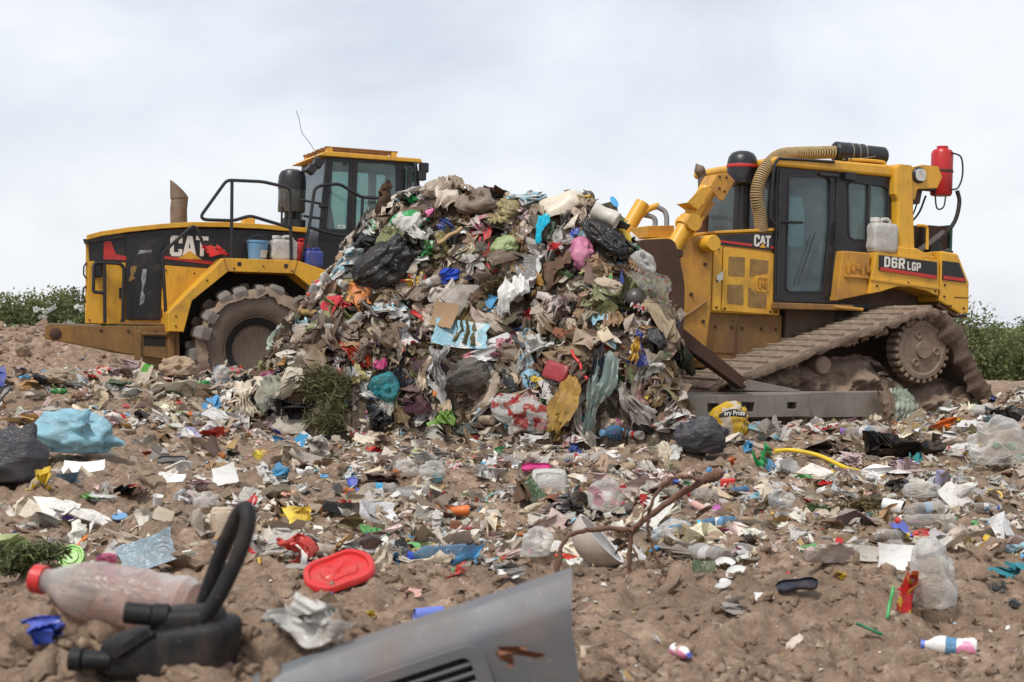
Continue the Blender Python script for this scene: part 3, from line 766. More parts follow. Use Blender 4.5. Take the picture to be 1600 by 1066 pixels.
MB().tube(smooth_path([(-1.86, -0.72, 1.75), (-1.98, -0.74, 1.55), (-1.96, -0.74, 1.25), (-2.1, -0.74, 1.0)], 6), 0.02, 8).build('hydraulic_hose', 'rubber', DZ, smooth=50)
MB().tube([(-0.20, -0.875, 1.62), (0.02, -0.878, 2.25)], 0.008, 6).build('wiper', 'rubber', DZ)
# tracks ---------------------------------------------------------
def hull(pts):
    pts = sorted(set(pts))
    def half(ps):
        h = []
        for p in ps:
            while len(h) > 1 and (h[-1][0] - h[-2][0]) * (p[1] - h[-2][1]) - (h[-1][1] - h[-2][1]) * (p[0] - h[-2][0]) <= 0: h.pop()
            h.append(p)
        return h[:-1]
    return half(pts) + half(pts[::-1])

def ring(cs, k=40):
    return [(round(cx + r * math.cos(2 * math.pi * i / k), 5), round(cz + r * math.sin(2 * math.pi * i / k), 5)) for cx, cz, r in cs for i in range(k)]

WHEELS = [(-1.62, 0.27, 0.22), (1.08, 0.92, 0.47), (1.80, 0.30, 0.25)]
path = hull(ring(WHEELS))                                   # counter-clockwise
seg = [(Vector(path[i]), Vector(path[(i + 1) % len(path)])) for i in range(len(path))]
total = sum((b_ - a_).length for a_, b_ in seg)
NSH = 42
def along(d):
    d %= total
    for a_, b_ in seg:
        L_ = (b_ - a_).length
        if d <= L_: return a_.lerp(b_, d / L_), (b_ - a_).normalized()
        d -= L_
    return seg[-1][1], (seg[-1][1] - seg[-1][0]).normalized()

pitch = total / NSH
sh = MB()
sh.prism([(-pitch * 0.53, -0.02), (-pitch * 0.53, 0.012), (-pitch * 0.40, 0.018), (-pitch * 0.36, 0.050), (-pitch * 0.22, 0.050), (-pitch * 0.18, 0.018), (pitch * 0.42, 0.014), (pitch * 0.46, -0.02)], -0.46, 0.46)
vs, fs = [], []
rn = np.random.RandomState(3)
NX, NY = 7, 15
for i in range(NX):
    for j in range(NY):
        fx, fy = i / (NX - 1), j / (NY - 1)
        edge = min(1.0, 4 * min(fx, 1 - fx) + 0.15) * min(1.0, 9 * min(fy, 1 - fy))
        vs.append((-pitch * 0.16 + fx * pitch * 0.56, -0.37 + 0.74 * fy, 0.012 + 0.034 * edge * (0.6 + 0.7 * rn.rand())))
for i in range(NX - 1):
    for j in range(NY - 1):
        fs.append((i * NY + j, (i + 1) * NY + j, (i + 1) * NY + j + 1, i * NY + j + 1))
sh.add(vs, fs)
shoe0 = sh.build('track_shoe', 'shoe_steel', None, recalc=False)
shoe_me = shoe0.data
bpy.data.objects.remove(shoe0)
# mud clinging to the outer end of a shoe
def mud_strip(seed, L, w, h):
    rr = np.random.RandomState(seed)
    mb = MB()
    n_, k_ = 26, 8
    vs, fs = [], []
    for i in range(n_ + 1):
        t = i / n_
        rad = 0.5 + 0.9 * rr.rand()
        for k in range(k_):
            q = 2 * math.pi * k / k_
            vs.append((L * (t - 0.5), w * rad * math.cos(q), h * rad * math.sin(q) * (0.6 + 0.6 * rr.rand())))
    for i in range(n_):
        for k in range(k_):
            k2 = (k + 1) % k_
            fs.append((i * k_ + k, i * k_ + k2, (i + 1) * k_ + k2, (i + 1) * k_ + k))
    return mb.add(vs, fs)
for s, yc in ((-1, -1.19), (1, 1.19)):
    tr = empty('track'); tr.parent = DZ
    tag(tr, 'mud caked crawler track' if s < 0 else 'far crawler track')
    for i in range(NSH):
        p, t = along(i * pitch)
        nrm = Vector((t[1], -t[0]))
        o = link('track_shoe', shoe_me, None, tr)
        M = Matrix(((t[0], 0, nrm[0], p[0]), (0, 1, 0, yc), (t[1], 0, nrm[1], p[1]), (0, 0, 0, 1)))
        if s > 0 and False: pass
        # x along the run, y across, z outwards
        o.matrix_basis = M @ Matrix.Translation((0, 0.012 * math.sin(i * 2.1), 0.004 * math.sin(i * 3.7)))
    # sprocket
    ys = yc - 0.36 if s < 0 else yc + 0.36
    prof = [(0.0, ys - 0.06), (0.10, ys - 0.06), (0.105, ys - 0.03), (0.27, ys - 0.02), (0.29, ys - 0.035), (0.335, ys - 0.03), (0.345, ys + 0.0), (0.345, ys + 0.2), (0.0, ys + 0.2)]
    if s > 0: prof = [(r_, 2 * ys - h_) for r_, h_ in prof]
    sp = MB().lathe(prof, (1.08, 0, 0.92), 'y', 40).build('sprocket', 'mud', tr, smooth=35)
    tt = MB()
    for k in range(26):
        q = 2 * math.pi * k / 26
        c_ = Vector((1.08 + 0.355 * math.cos(q), ys + 0.03, 0.92 + 0.355 * math.sin(q)))
        M = Matrix.Translation(c_) @ Matrix.Rotation(-q, 4, 'Y')
        tt.box(-0.035, 0.035, -0.055, 0.12, -0.026, 0.026, M)
    tt.build('sprocket_teeth', 'mud', sp, 0.012)
    for k in range(3):
        q = R(90 + 25 + 120 * k)
        MB().lathe([(0.0, -0.012), (0.022, -0.012), (0.036, -0.03), (0.044, -0.026), (0.046, 0.0)], (1.08 + 0.185 * math.cos(q), ys - 0.02 if s < 0 else ys + 0.05, 0.92 + 0.185 * math.sin(q)), 'y', 14).build('hub_bolt', 'rim_mud', sp, smooth=35)
    # idlers, carrier roller and frame
    for (cx, cz, r_) in ((-1.62, 0.27, 0.19), (1.80, 0.30, 0.22)):
        MB().lathe([(0.0, ys + 0.02), (r_ * 0.5, ys + 0.02), (r_ * 0.6, ys + 0.06), (r_, ys + 0.06), (r_, ys + 0.5), (0.0, ys + 0.5)] if s < 0 else [(0.0, ys - 0.02), (r_ * 0.5, ys - 0.02), (r_, ys - 0.06), (r_, ys - 0.5), (0, ys - 0.5)], (cx, 0, cz), 'y', 24).build('idler', 'mud_dark', tr, smooth=35)
    MB().lathe([(0.0, -0.08), (0.09, -0.08), (0.105, -0.06), (0.105, 0.2), (0.0, 0.2)], (-0.28, yc - 0.30 * (1 if s < 0 else -1), 0.70), 'y', 20).build('carrier_roller', 'mud', tr, smooth=35)
    MB().prism([(-1.5, 0.12), (-1.45, 0.42), (-0.6, 0.62), (0.7, 0.74), (1.5, 0.60), (1.7, 0.12)], yc - 0.05, yc + 0.15).build('roller_frame', 'mud_dark', tr, 0.02)
    if s < 0:
        # packed mud between the runs, bulging out
        inner = hull(ring([(-1.62, 0.27, 0.20), (1.08, 0.92, 0.42), (1.80, 0.30, 0.23)]))
        def inside(px, pz):
            for i in range(len(inner)):
                a_, b_ = inner[i], inner[(i + 1) % len(inner)]
                if (b_[0] - a_[0]) * (pz - a_[1]) - (b_[1] - a_[1]) * (px - a_[0]) < 0: return False
            return True
        gx = np.linspace(-1.62, 2.02, 170); gz = np.linspace(0.02, 0.98, 56)
        GX, GZ = np.meshgrid(gx, gz, indexing='ij')
        top = np.interp(gx, [-1.6, -1.2, -0.6, 0.0, 0.35, 0.6, 0.75, 1.1, 1.5, 1.8, 2.02], [0.34, 0.58, 0.68, 0.74, 0.80, 0.80, 0.60, 0.44, 0.56, 0.54, 0.36])[:, None] + 0.06 * fbm(gx * 4, gx * 0, 5, 3)[:, None]
        bulge = np.clip((top - GZ) / 0.22, 0, 1) ** 0.5
        GY = -1.22 - 0.27 * bulge - 0.24 * bulge * fbm(GX * 3, GZ * 3, 21, 4) - 0.13 * fbm(GX * 9, GZ * 9, 22, 3) - 0.05 * fbm(GX * 24, GZ * 24, 23, 2) - 0.10 * np.clip((0.35 - GZ) / 0.35, 0, 1)
        idx = np.arange(GX.size).reshape(GX.shape)
        F_ = [f for f in np.stack([idx[:-1, :-1], idx[1:, :-1], idx[1:, 1:], idx[:-1, 1:]], -1).reshape(-1, 4)
              if inside(GX.flat[f[0]], GZ.flat[f[0]]) and inside(GX.flat[f[2]], GZ.flat[f[2]]) and GZ.flat[f[0]] < top[int(f[0]) // len(gz), 0] + 0.03]
        link('packed_mud', np_mesh('packed_mud', np.stack([GX, GY, GZ], -1).reshape(-1, 3), np.array(F_)), 'mud', tr)
        # mud along the outer ends of the shoes
        mm = MB()
        for i in range(NSH):
            p, t = along((i + 0.1) * pitch)
            if p[1] < 0.12: continue
            nrm = Vector((t[1], -t[0]))
            M = Matrix(((t[0], 0, nrm[0], p[0]), (0, 1, 0, yc - 0.455), (t[1], 0, nrm[1], p[1]), (0, 0, 0, 1)))
            if rd.random() < 0.35:      # hanging clods under the edge
                hc = mud_strip(100 + i, 0.10 + 0.1 * rd.random(), 0.018, 0.04)
                Mi = M @ Matrix.Translation((0, 0.04 + 0.05 * rd.random(), -0.09 - 0.03 * rd.random()))
                mm.add([Mi @ Vector(v_) for v_ in hc.v], hc.f)
        # the rim itself: one uneven band that follows the run
        nb = 300
        vs, fs = [], []
        ii = np.arange(nb)
        wob = fbm(ii * 0.21, ii * 0.0 + 3.3, 31, 3); wob2 = fbm(ii * 0.5, ii * 0.0 + 8.3, 32, 2); wob3 = fbm(ii * 0.33, ii * 0.0 + 1.3, 33, 3)
        for i in range(nb):
            p, t = along(i * total / nb)
            nrm = Vector((t[1], -t[0]))
            for (dy, dn) in ((0.03, 0.018), (-0.012 - 0.02 * wob2[i], 0.012 + 0.02 * wob3[i]), (-0.022 - 0.03 * wob[i], -0.035), (-0.010 - 0.02 * wob3[i], -0.075 - 0.07 * wob[i]), (0.05, -0.085 - 0.08 * wob2[i]), (0.12, -0.03)):
                vs.append((p[0] + nrm[0] * dn, yc - 0.455 + dy, p[1] + nrm[1] * dn))
        for i in range(nb):
            i2 = (i + 1) % nb
            for j in range(5): fs.append((i * 6 + j, i2 * 6 + j, i2 * 6 + j + 1, i * 6 + j + 1))
        mm.add(vs, fs)
        mm.build('track_edge_mud', 'mud', tr, smooth=60)
        # thick mud on the rear descending run
        na, nb2 = 130, 50
        ds = [i for i in np.linspace(0, total, 1200) if along(i)[0][0] > 1.22 and along(i)[0][1] > 0.06]
        ds = np.linspace(min(ds), max(ds), na)
        ya = np.linspace(yc - 0.47, yc + 0.44, nb2)
        DA, YA = np.meshgrid(ds, ya, indexing='ij')
        up = 0.012 + 0.085 * np.abs(fbm(DA * 3.1, YA * 3.1, 71, 4)) * 2 + 0.07 * fbm(DA * 11, YA * 11, 72, 3) + 0.035 * fbm(DA * 27, YA * 27, 74, 2)
        up = up * np.clip((DA - ds[0]) / 0.1, 0, 1) * np.clip((ds[-1] - DA) / 0.35 + 0.1, 0, 1)
        vs, fs = [], []
        for i in range(na):
            p, t = along(ds[i]); nrm = Vector((t[1], -t[0]))
            for j in range(nb2): vs.append((p[0] + nrm[0] * up[i, j], ya[j], p[1] + nrm[1] * up[i, j]))
        for i in range(na - 1):
            for j in range(nb2 - 1): fs.append((i * nb2 + j, (i + 1) * nb2 + j, (i + 1) * nb2 + j + 1, i * nb2 + j + 1))
        kk = len(vs)                                    # side skirt on the near edge, hanging inwards
        lo_ = 0.13 + 0.10 * np.abs(fbm(ds * 5, ds * 0 + 2.2, 73, 3)) * 2
        for i in range(na):
            p, t = along(ds[i]); nrm = Vector((t[1], -t[0]))
            for (dy, dn) in ((0.0, up[i, 0]), (-0.035, up[i, 0] * 0.3), (-0.02, -lo_[i] * 0.6), (0.06, -lo_[i])):
                vs.append((p[0] + nrm[0] * dn, yc - 0.47 + dy, p[1] + nrm[1] * dn))
        for i in range(na - 1):
            for j in range(3): fs.append((kk + i * 4 + j, kk + (i + 1) * 4 + j, kk + (i + 1) * 4 + j + 1, kk + i * 4 + j + 1))
        mr = MB().add(vs, fs)
        mr.build('tail_mud', 'mud_dark', tr, smooth=70, recalc=False)
# push arm, strut, blade
MB().prism([(-2.27, 0.10), (-2.27, 0.335), (-0.72, 0.392), (-0.72, 0.14)], -1.96, -1.82, [bh(-2.02, -1.88, 0.17, 0.26), bh(-1.60, -1.44, 0.18, 0.28), bh(-1.02, -0.90, 0.22, 0.29)]).build('push_arm_plate', 'bare_steel', DZ, 0.006)
MB().prism([(-2.32, 0.08), (-2.30, 0.36), (0.37, 0.435), (0.40, 0.40), (0.40, 0.15)], -1.815, -1.70).build('push_arm', 'bare_steel', DZ, 0.012)
MB().prism([(-1.62, 0.40), (-1.66, 0.52), (-1.55, 0.54), (-0.75, 0.42), (-0.75, 0.40)], -1.80, -1.75).build('arm_gusset', 'bare_steel', DZ, 0.006)
sd = (Vector((-1.56, 0, 0.47)) - Vector((-2.42, 0, 1.0))).normalized()
sn = Vector((sd.z, 0, -sd.x))
if sn.z < 0: sn = -sn
a_, b_ = Vector((-2.42, 0, 1.0)), Vector((-1.54, 0, 0.46))
MB().prism([((a_ + sn * 0.075).x, (a_ + sn * 0.075).z), ((b_ + sn * 0.055).x, (b_ + sn * 0.055).z), ((b_ - sn * 0.055).x, (b_ - sn * 0.055).z), ((a_ - sn * 0.075).x, (a_ - sn * 0.075).z)], -1.95, -1.80).build('blade_strut', 'rust_steel', DZ, 0.01)
MB().lathe([(0, -1.99), (0.035, -1.99), (0.035, -1.74), (0, -1.74)], (-1.55, 0, 0.475), 'y', 12).build('strut_pin', 'bare_steel', DZ, smooth=35)
MB().lathe([(0, -1.93), (0.10, -1.93), (0.10, -1.78), (0, -1.78)], (-2.46, 0, 1.02), 'y', 16).build('strut_eye', 'rust_steel', DZ, smooth=35)
bl = MB()
prof = []
for i in range(13):
    t = i / 12
    z_ = 0.28 + 1.60 * t
    prof.append((-2.86 + 0.30 * math.sin(math.pi * (0.10 + 0.80 * t)), z_))
outer = prof + [(x_ + 0.05, z_) for x_, z_ in reversed(prof)]
bl.prism(outer, -2.02, 2.02)
bl.build('blade', 'rust_steel', DZ, 0.004)
for s in (-1, 1):
    MB().prism(rpoly([(-2.98, 0.24), (-3.0, 1.92), (-2.56, 1.96), (-2.42, 1.5), (-2.42, 0.3)], 0.09), *((-2.09, -2.022) if s < 0 else (2.022, 2.09))).build('blade_end_plate', 'rust_steel', DZ, 0.012)
for yy_ in (-1.3, -0.45, 0.45, 1.3):
    MB().prism([(-2.52, 0.4), (-2.52, 1.85), (-2.40, 1.80), (-2.30, 0.9), (-2.30, 0.4)], yy_ - 0.03, yy_ + 0.03).build('blade_rib', 'rust_steel', DZ, 0.006)
MB().box(-2.56, -2.40, -2.0, 2.0, 1.78, 1.86).build('blade_top_rail', 'rust_steel', DZ, 0.01)
MB().prism([(-2.92, 0.16), (-2.90, 0.40), (-2.86, 0.40), (-2.88, 0.16)], -2.02, 2.02).build('cutting_edge', 'bare_steel', DZ)

# ------------------------------------------------------------------ wheel loader (x: towards its bucket, y: away from the viewer, z: up)
LD = empty('wheel_loader', (-3.9, 25.0, -0.2), (0, R(1.6), R(22)))
tag(LD, 'yellow and black wheel loader standing behind the rubbish heap', 'wheel loader')

def skew(mb):
    """round the far rear corner off in plan"""
    mb.v = [(v_[0] + (0.32 if v_[1] > 0 and v_[0] < -2.5 else 0), v_[1], v_[2]) for v_ in mb.v]
    return mb
# counterweight / rear bumper beam
skew(MB().prism([(-3.70, 1.06), (-3.70, 1.26), (-1.75, 1.30), (-1.72, 0.62), (-1.95, 0.62), (-1.98, 0.80), (-2.48, 0.86)], -1.22, 0.9)).build('counterweight', 'yellow_rust', LD, 0.02)
MB().prism(bh(-2.27, -1.95, 1.0, 1.14), -1.226, -1.18).build('pocket_shade_plate', 'dark_void', LD)  # no real hollow: near-black plate paints the shade of a recess
for x in (-2.36, -1.86):
    MB().box(x - 0.05, x + 0.05, -1.25, -1.222, 0.78, 1.22).build('counterweight_rib', 'yellow_rust', LD, 0.01)
MB().box(-2.31, -1.91, -1.25, -1.222, 1.155, 1.20).build('counterweight_rib', 'yellow_rust', LD, 0.01)
MB().lathe([(0, -1.235), (0.07, -1.235), (0.09, -1.222)], (-3.55, 0, 1.14), 'y', 16).build('tow_pin', 'rust_steel', LD, smooth=35)
MB().prism([(-1.86, 0.45), (-1.86, 0.75), (-1.58, 0.75), (-1.56, 0.45)], -1.3, -1.05).build('step_block', 'bare_steel', LD, 0.03)
skew(MB().box(-3.66, -2.9, -1.2, 0.88, 1.262, 1.295)).build('bumper_dust', 'mud', LD, 0.01)
MB().box(-2.6, -1.75, -1.18, -0.97, 1.30, 1.34).build('service_ledge', 'yellow_rust', LD, 0.008)
# hood body
top = [(-3.12, 2.55), (-2.90, 2.62), (-2.51, 2.70), (-2.0, 2.78), (-1.55, 2.83), (-1.0, 2.855), (-0.56, 2.855), (0.28, 2.83)]
skew(MB().prism([(0.28, 1.3), (-3.10, 1.31)] + [(x, z - 0.03) for x, z in top], -0.93, 0.93)).build('hood', 'yellow_paint', LD, 0.03)
skew(MB().prism(top + [(x, z + 0.075) for x, z in reversed(top)], -1.02, 1.02)).build('hood_lid', 'yellow_paint', LD, 0.02)
skew(MB().prism([(-3.15, 2.50), (-3.17, 2.56), (-2.6, 2.68), (-2.55, 2.62)], -1.0, 1.0)).build('lid_seal', 'rubber', LD, 0.005)
# side skins of the near flank (panels stand proud of the body)
MB().prism([(-3.10, 1.31), (-3.06, 2.24), (-2.53, 2.24), (-2.53, 1.31)], -0.955, -0.932).build('rear_panel', 'yellow_paint', LD, 0.006)
MB().prism([(-3.065, 2.25), (-3.08, 2.54), (-2.51, 2.68), (-2.0, 2.76), (-1.55, 2.81), (-0.56, 2.835), (0.27, 2.815), (0.27, 2.32), (-1.09, 2.205), (-1.99, 2.235), (-2.53, 2.245)], -0.955, -0.932).build('decal_band', 'black_decal', LD)
MB().prism([(-2.86, 2.275), (-2.86, 2.54), (-2.76, 2.56), (-2.68, 2.36), (-2.52, 2.335), (-2.52, 2.275)], -0.962, -0.957).build('red_stripe', 'red_decal', LD)
MB().prism([(-1.97, 2.325), (-1.97, 2.37), (-1.08, 2.30), (-1.08, 2.255)], -0.962, -0.957).build('red_stripe', 'red_decal', LD)
MB().prism([(-2.51, 1.38), (-2.53, 2.61), (-1.99, 2.66), (-2.0, 1.39)], -0.975, -0.957).build('cooler_door', 'black_paint', LD, 0.008)
rr_ = random.Random(2)
for (x0, x1, z0, z1) in ((-2.31, -2.22, 1.60, 2.16), (-2.36, -2.14, 2.37, 2.45), (-2.48, -2.37, 1.95, 2.20)):
    k = [(x0, z0), (x1 - 0.03, z0 + 0.05), (x1 - 0.015, z0 + (z1 - z0) * 0.25), (x1 - 0.05, z0 + (z1 - z0) * 0.4), (x1 - 0.01, z0 + (z1 - z0) * 0.7), (x1, z1), (x0 + 0.03, z1 - 0.01), (x0 + 0.012, z0 + (z1 - z0) * 0.75), (x0 + 0.028, z0 + (z1 - z0) * 0.5), (x0 + 0.005, z0 + (z1 - z0) * 0.2)]
    MB().prism(k, -0.979, -0.976).build('torn_film', 'torn_grey' if x0 != -2.48 else 'grille_tan', LD)
MB().prism([(-1.985, 1.31), (-1.985, 2.225), (-1.10, 2.195), (-1.45, 1.95), (-1.72, 1.58), (-1.80, 1.31)], -0.968, -0.932).build('engine_panel', 'yellow_paint', LD, 0.01)
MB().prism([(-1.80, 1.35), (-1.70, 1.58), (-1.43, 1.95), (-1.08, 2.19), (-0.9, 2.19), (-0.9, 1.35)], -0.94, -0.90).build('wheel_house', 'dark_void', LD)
# CAT lettering of the hood
glyph('C', -1.875, 2.37, 0.185, 0.315, 'white_decal', LD, -0.962)
glyph('A', -1.685, 2.385, 0.20, 0.305, 'white_decal', LD, -0.962)
glyph('T', -1.485, 2.39, 0.19, 0.305, 'white_decal', LD, -0.962)
MB().prism([(-1.76, 2.335), (-1.575, 2.465), (-1.39, 2.335)], -0.972, -0.963).build('logo_triangle', 'yellow_paint', LD)
# hinges, latches, bolts
for x_, z_ in ((-3.04, 1.36), (-2.58, 1.36), (-2.58, 2.18), (-2.48, 1.45), (-2.48, 2.5), (-2.03, 1.45), (-2.03, 2.5), (-1.93, 1.36), (-1.93, 2.15), (-1.5, 2.12)):
    MB().lathe([(0, -0.985), (0.013, -0.985), (0.015, -0.96)], (x_, 0, z_), 'y', 6).build('bolt', 'rust_steel', LD)
MB().box(-2.62, -2.56, -0.985, -0.956, 1.70, 1.86).build('panel_latch', 'black_paint', LD, 0.008)
for z_ in (1.5, 1.95): MB().lathe([(0.014, -0.06), (0.014, 0.06)], (-1.99, -0.985, z_), 'z', 8).build('hinge', 'rust_steel', LD)
for x_ in (-2.9, -2.5, -2.1, -1.7): MB().lathe([(0, -1.232), (0.022, -1.232), (0.025, -1.22)], (x_, 0, 1.21), 'y', 6).build('bolt', 'rust_steel', LD)
for x_, z_ in ((-1.85, 1.3), (-1.85, 1.45), (-1.4, 2.0), (-1.0, 2.2), (-0.55, 2.25), (-0.1, 2.2)):
    MB().lathe([(0, -1.512), (0.014, -1.512), (0.016, -1.50)], (x_, 0, z_), 'y', 6).build('bolt', 'rust_steel', LD)
# rear grille side
for z_ in (1.75, 2.1): MB().tube([(-3.10, -0.93, z_ - 0.12), (-3.14, -0.94, z_ - 0.06), (-3.14, -0.94, z_ + 0.06), (-3.10, -0.93, z_ + 0.12)], 0.012, 6).build('rear_grab', 'black_paint', LD)
# exhaust stack with a slanted rain cap
MB().tube([(-1.58, 0, 2.80), (-1.58, 0, 2.93)], 0.16, 16).build('stack_base', 'stack_steel', LD, smooth=35)
st = MB().tube([(-1.585, 0, 2.90), (-1.60, 0, 3.15), (-1.585, 0, 3.36)], 0.135, 16, cap=False)
vs, fs = [], []
for k in range(16):
    q = 2 * math.pi * k / 16
    vs.append((-1.59 + 0.145 * math.cos(q), 0.145 * math.sin(q), 3.345 + 0.02 * math.cos(q)))
for k in range(16):
    q = 2 * math.pi * k / 16
    vs.append((-1.605 + 0.142 * math.cos(q), 0.14 * math.sin(q), 3.50 - 0.125 * math.cos(q)))
for k in range(16): fs.append((k, (k + 1) % 16, 16 + (k + 1) % 16, 16 + k))
st.add(vs, fs)
st.build('exhaust_stack', 'stack_steel', LD, smooth=35, recalc=False)
MB().box(-0.60, -0.42, -0.25, 0.0, 2.92, 3.07).build('hood_bracket', 'yellow_paint', LD, 0.01)
# air pre-cleaner with a smoky bowl
MB().lathe([(0.0, 3.88), (0.10, 3.875), (0.18, 3.84), (0.215, 3.77), (0.225, 3.66), (0.225, 3.55), (0.11, 3.53), (0.0, 3.53)], (0.13, -0.4, 0), 'z', 24).build('precleaner_hood', 'black_paint', LD, smooth=35)
MB().lathe([(0.22, 3.55), (0.22, 3.20), (0.215, 3.19), (0.212, 3.21), (0.212, 3.55)], (0.13, -0.4, 0), 'z', 24, None, False).build('precleaner_bowl', 'bowl_plastic', LD, smooth=35)
MB().lathe([(0.13, 3.55), (0.115, 3.2), (0.11, 3.1), (0.14, 3.08), (0.15, 3.0), (0.15, 2.85)], (0.13, -0.4, 0), 'z', 20).build('intake_pipe', 'black_paint', LD, smooth=35)
for a in (-0.19, 0.05):
    MB().tube([(0.13 + a, -0.55, 2.88), (0.13 + a, -0.55, 3.25)], 0.018, 8).build('cleaner_strut', 'black_paint', LD)
MB().lathe([(0, 0), (0.11, 0.0), (0.12, 0.04), (0.12, 0.2)], (0.22, -0.5, 2.86), 'z', 16).build('filter_bowl', 'black_paint', LD, smooth=35)
# fender over the wheel: faceted band, proud of the body
outer = [(-1.96, 1.22), (-1.97, 1.49), (-1.16, 2.35), (-0.02, 2.36), (0.50, 2.21), (0.85, 1.70), (0.85, 1.35)]
inner = [(0.66, 1.35), (0.62, 1.55), (0.29, 1.90), (-0.07, 2.16), (-1.09, 2.15), (-1.62, 1.69), (-1.73, 1.22)]
MB().prism(outer + inner, -1.50, -1.46).build('fender_face', 'yellow_paint', LD, 0.008)
fo = MB()
for i in range(len(outer) - 1):
    (xa, za), (xb, zb) = outer[i], outer[i + 1]
    fo.add([(xa, -1.46, za), (xb, -1.46, zb), (xb, -0.94, zb), (xa, -0.94, za), (xa + 0.02, -1.46, za - 0.03), (xb + 0.02, -1.46, zb - 0.03), (xb + 0.02, -0.94, zb - 0.03), (xa + 0.02, -0.94, za - 0.03)],
           [(0, 1, 2, 3), (7, 6, 5, 4), (0, 4, 5, 1), (2, 6, 7, 3), (1, 5, 6, 2), (3, 7, 4, 0)])
fo.build('fender_top', 'yellow_paint', LD, recalc=True)
for x in (-0.92, -0.20):
    MB().box(x - 0.03, x + 0.03, -1.505, -1.501, 2.24, 2.30).build('fender_bracket', 'black_paint', LD)
for k in ((-1.16, 2.35, -1.09, 2.15), (-0.02, 2.36, -0.07, 2.16)):
    MB().tube([(k[0], -1.5005, k[1]), (k[2], -1.5005, k[3])], 0.005, 6).build('fender_seam', 'rust_steel', LD)
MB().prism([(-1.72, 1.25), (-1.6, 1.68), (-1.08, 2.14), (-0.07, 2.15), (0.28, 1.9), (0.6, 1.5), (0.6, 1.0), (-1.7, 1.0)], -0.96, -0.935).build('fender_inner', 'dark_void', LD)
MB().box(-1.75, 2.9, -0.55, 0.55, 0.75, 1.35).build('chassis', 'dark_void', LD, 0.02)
# wheels
def wheel(x, y, z, near):
    w = empty('wheel', (x, y, z)); w.parent = LD
    s = -1 if near else 1
    tp = [(0.50, 0.16), (0.52, 0.28), (0.62, 0.33), (0.80, 0.335), (0.87, 0.30), (0.905, 0.20), (0.915, 0.0), (0.905, -0.20), (0.87, -0.30), (0.80, -0.335), (0.62, -0.33), (0.52, -0.28), (0.50, -0.16)]
    MB().lathe(tp, (0, 0, 0), 'y', 56).build('tyre', 'tyre_mud', w, smooth=40)
    NL = 19
    rl = np.random.RandomState(8)
    for side in (-1, 1):
        ly, iy = side * 0.36, side * 0.02
        lugv, lfaces = [], []
        for (ax, yy_, r_) in ((-0.098, ly * 0.99, 0.80), (0.098, ly * 0.99, 0.80), (-0.112, ly, 0.93), (0.112, ly, 0.93), (-0.088, ly * 0.86, 1.0), (0.088, ly * 0.86, 1.0), (-0.065, iy, 1.03), (0.065, iy, 1.03), (-0.09, iy, 0.88), (0.09, iy, 0.88)):
            lugv.append((ax, yy_, r_))
        lfaces = [(0, 1, 3, 2), (2, 3, 5, 4), (4, 5, 7, 6), (6, 7, 9, 8), (0, 2, 4, 6, 8), (1, 9, 7, 5, 3)]
        first = None
        for k in range(NL):
            q = 2 * math.pi * (k + (0.5 if side > 0 else 0)) / NL + 0.03 * rl.randn()
            if first is None:
                first = MB().add(lugv, lfaces).build('tread_lug', 'lug_rubber', w, 0.035); o = first
            else:
                o = first.copy(); COL.objects.link(o)
            o.parent = w
            o.rotation_euler = (0, q, 0.05 * rl.randn())
            o.scale = (1 + 0.14 * rl.randn(), 1, 1 + 0.012 * rl.randn())
    # mud caked between the lugs
    nq, nw = 150, 14
    QQ, WW = np.meshgrid(np.linspace(0, 2 * math.pi, nq, endpoint=False), np.linspace(-0.37, 0.37, nw), indexing='ij')
    rad_ = np.where(np.abs(WW) > 0.36, 0.80, 0.925) + 0.10 * fbm(QQ * 5.0, WW * 5, 77, 4) + 0.05 * np.abs(fbm(QQ * 14, WW * 12, 78, 2))
    Vc = np.stack([rad_ * np.cos(QQ), WW + 0.02 * fbm(QQ * 9, WW * 9, 79, 2), rad_ * np.sin(QQ)], -1).reshape(-1, 3)
    ii = np.arange(nq * nw).reshape(nq, nw); jj = np.roll(ii, -1, axis=0)
    link('caked_mud', np_mesh('caked_mud', Vc, np.stack([ii[:, :-1], ii[:, 1:], jj[:, 1:], jj[:, :-1]], -1).reshape(-1, 4)), 'mud', w)
    rp = [(0.0, s * 0.10), (0.10, s * 0.10), (0.28, s * 0.11), (0.30, s * 0.14), (0.345, s * 0.14), (0.40, s * 0.06), (0.44, s * 0.05), (0.47, s * 0.25), (0.505, s * 0.27), (0.52, s * 0.24), (0.51, -s * 0.2), (0.0, -s * 0.2)]
    rim = MB().lathe(rp, (0, 0, 0), 'y', 40).build('rim', 'rim_mud', w, smooth=35)
    MB().lathe([(0.375, s * 0.20), (0.49, s * 0.262), (0.375, s * 0.15)], (0, 0, 0), 'y', 40, None, False).build('rim_shade_ring', 'dark_void', rim, smooth=35)  # near-black ring paints the shade of the groove round the hub
    nuts = MB()
    for k in range(24):
        q = 2 * math.pi * k / 24
        nuts.lathe([(0, 0.16), (0.018, 0.16), (0.018, 0.12)] if s > 0 else [(0, -0.165), (0.018, -0.165), (0.018, -0.12)], (0.325 * math.cos(q), 0, 0.325 * math.sin(q)), 'y', 6)
    nuts.build('wheel_nuts', 'rim_mud', rim)
    return w
wheel(-0.60, -1.17, 0.98, True)
wheel(2.75, -1.17, 0.98, True)
wheel(-0.60, 1.17, 0.98, False)
wheel(2.75, 1.17, 0.98, False)
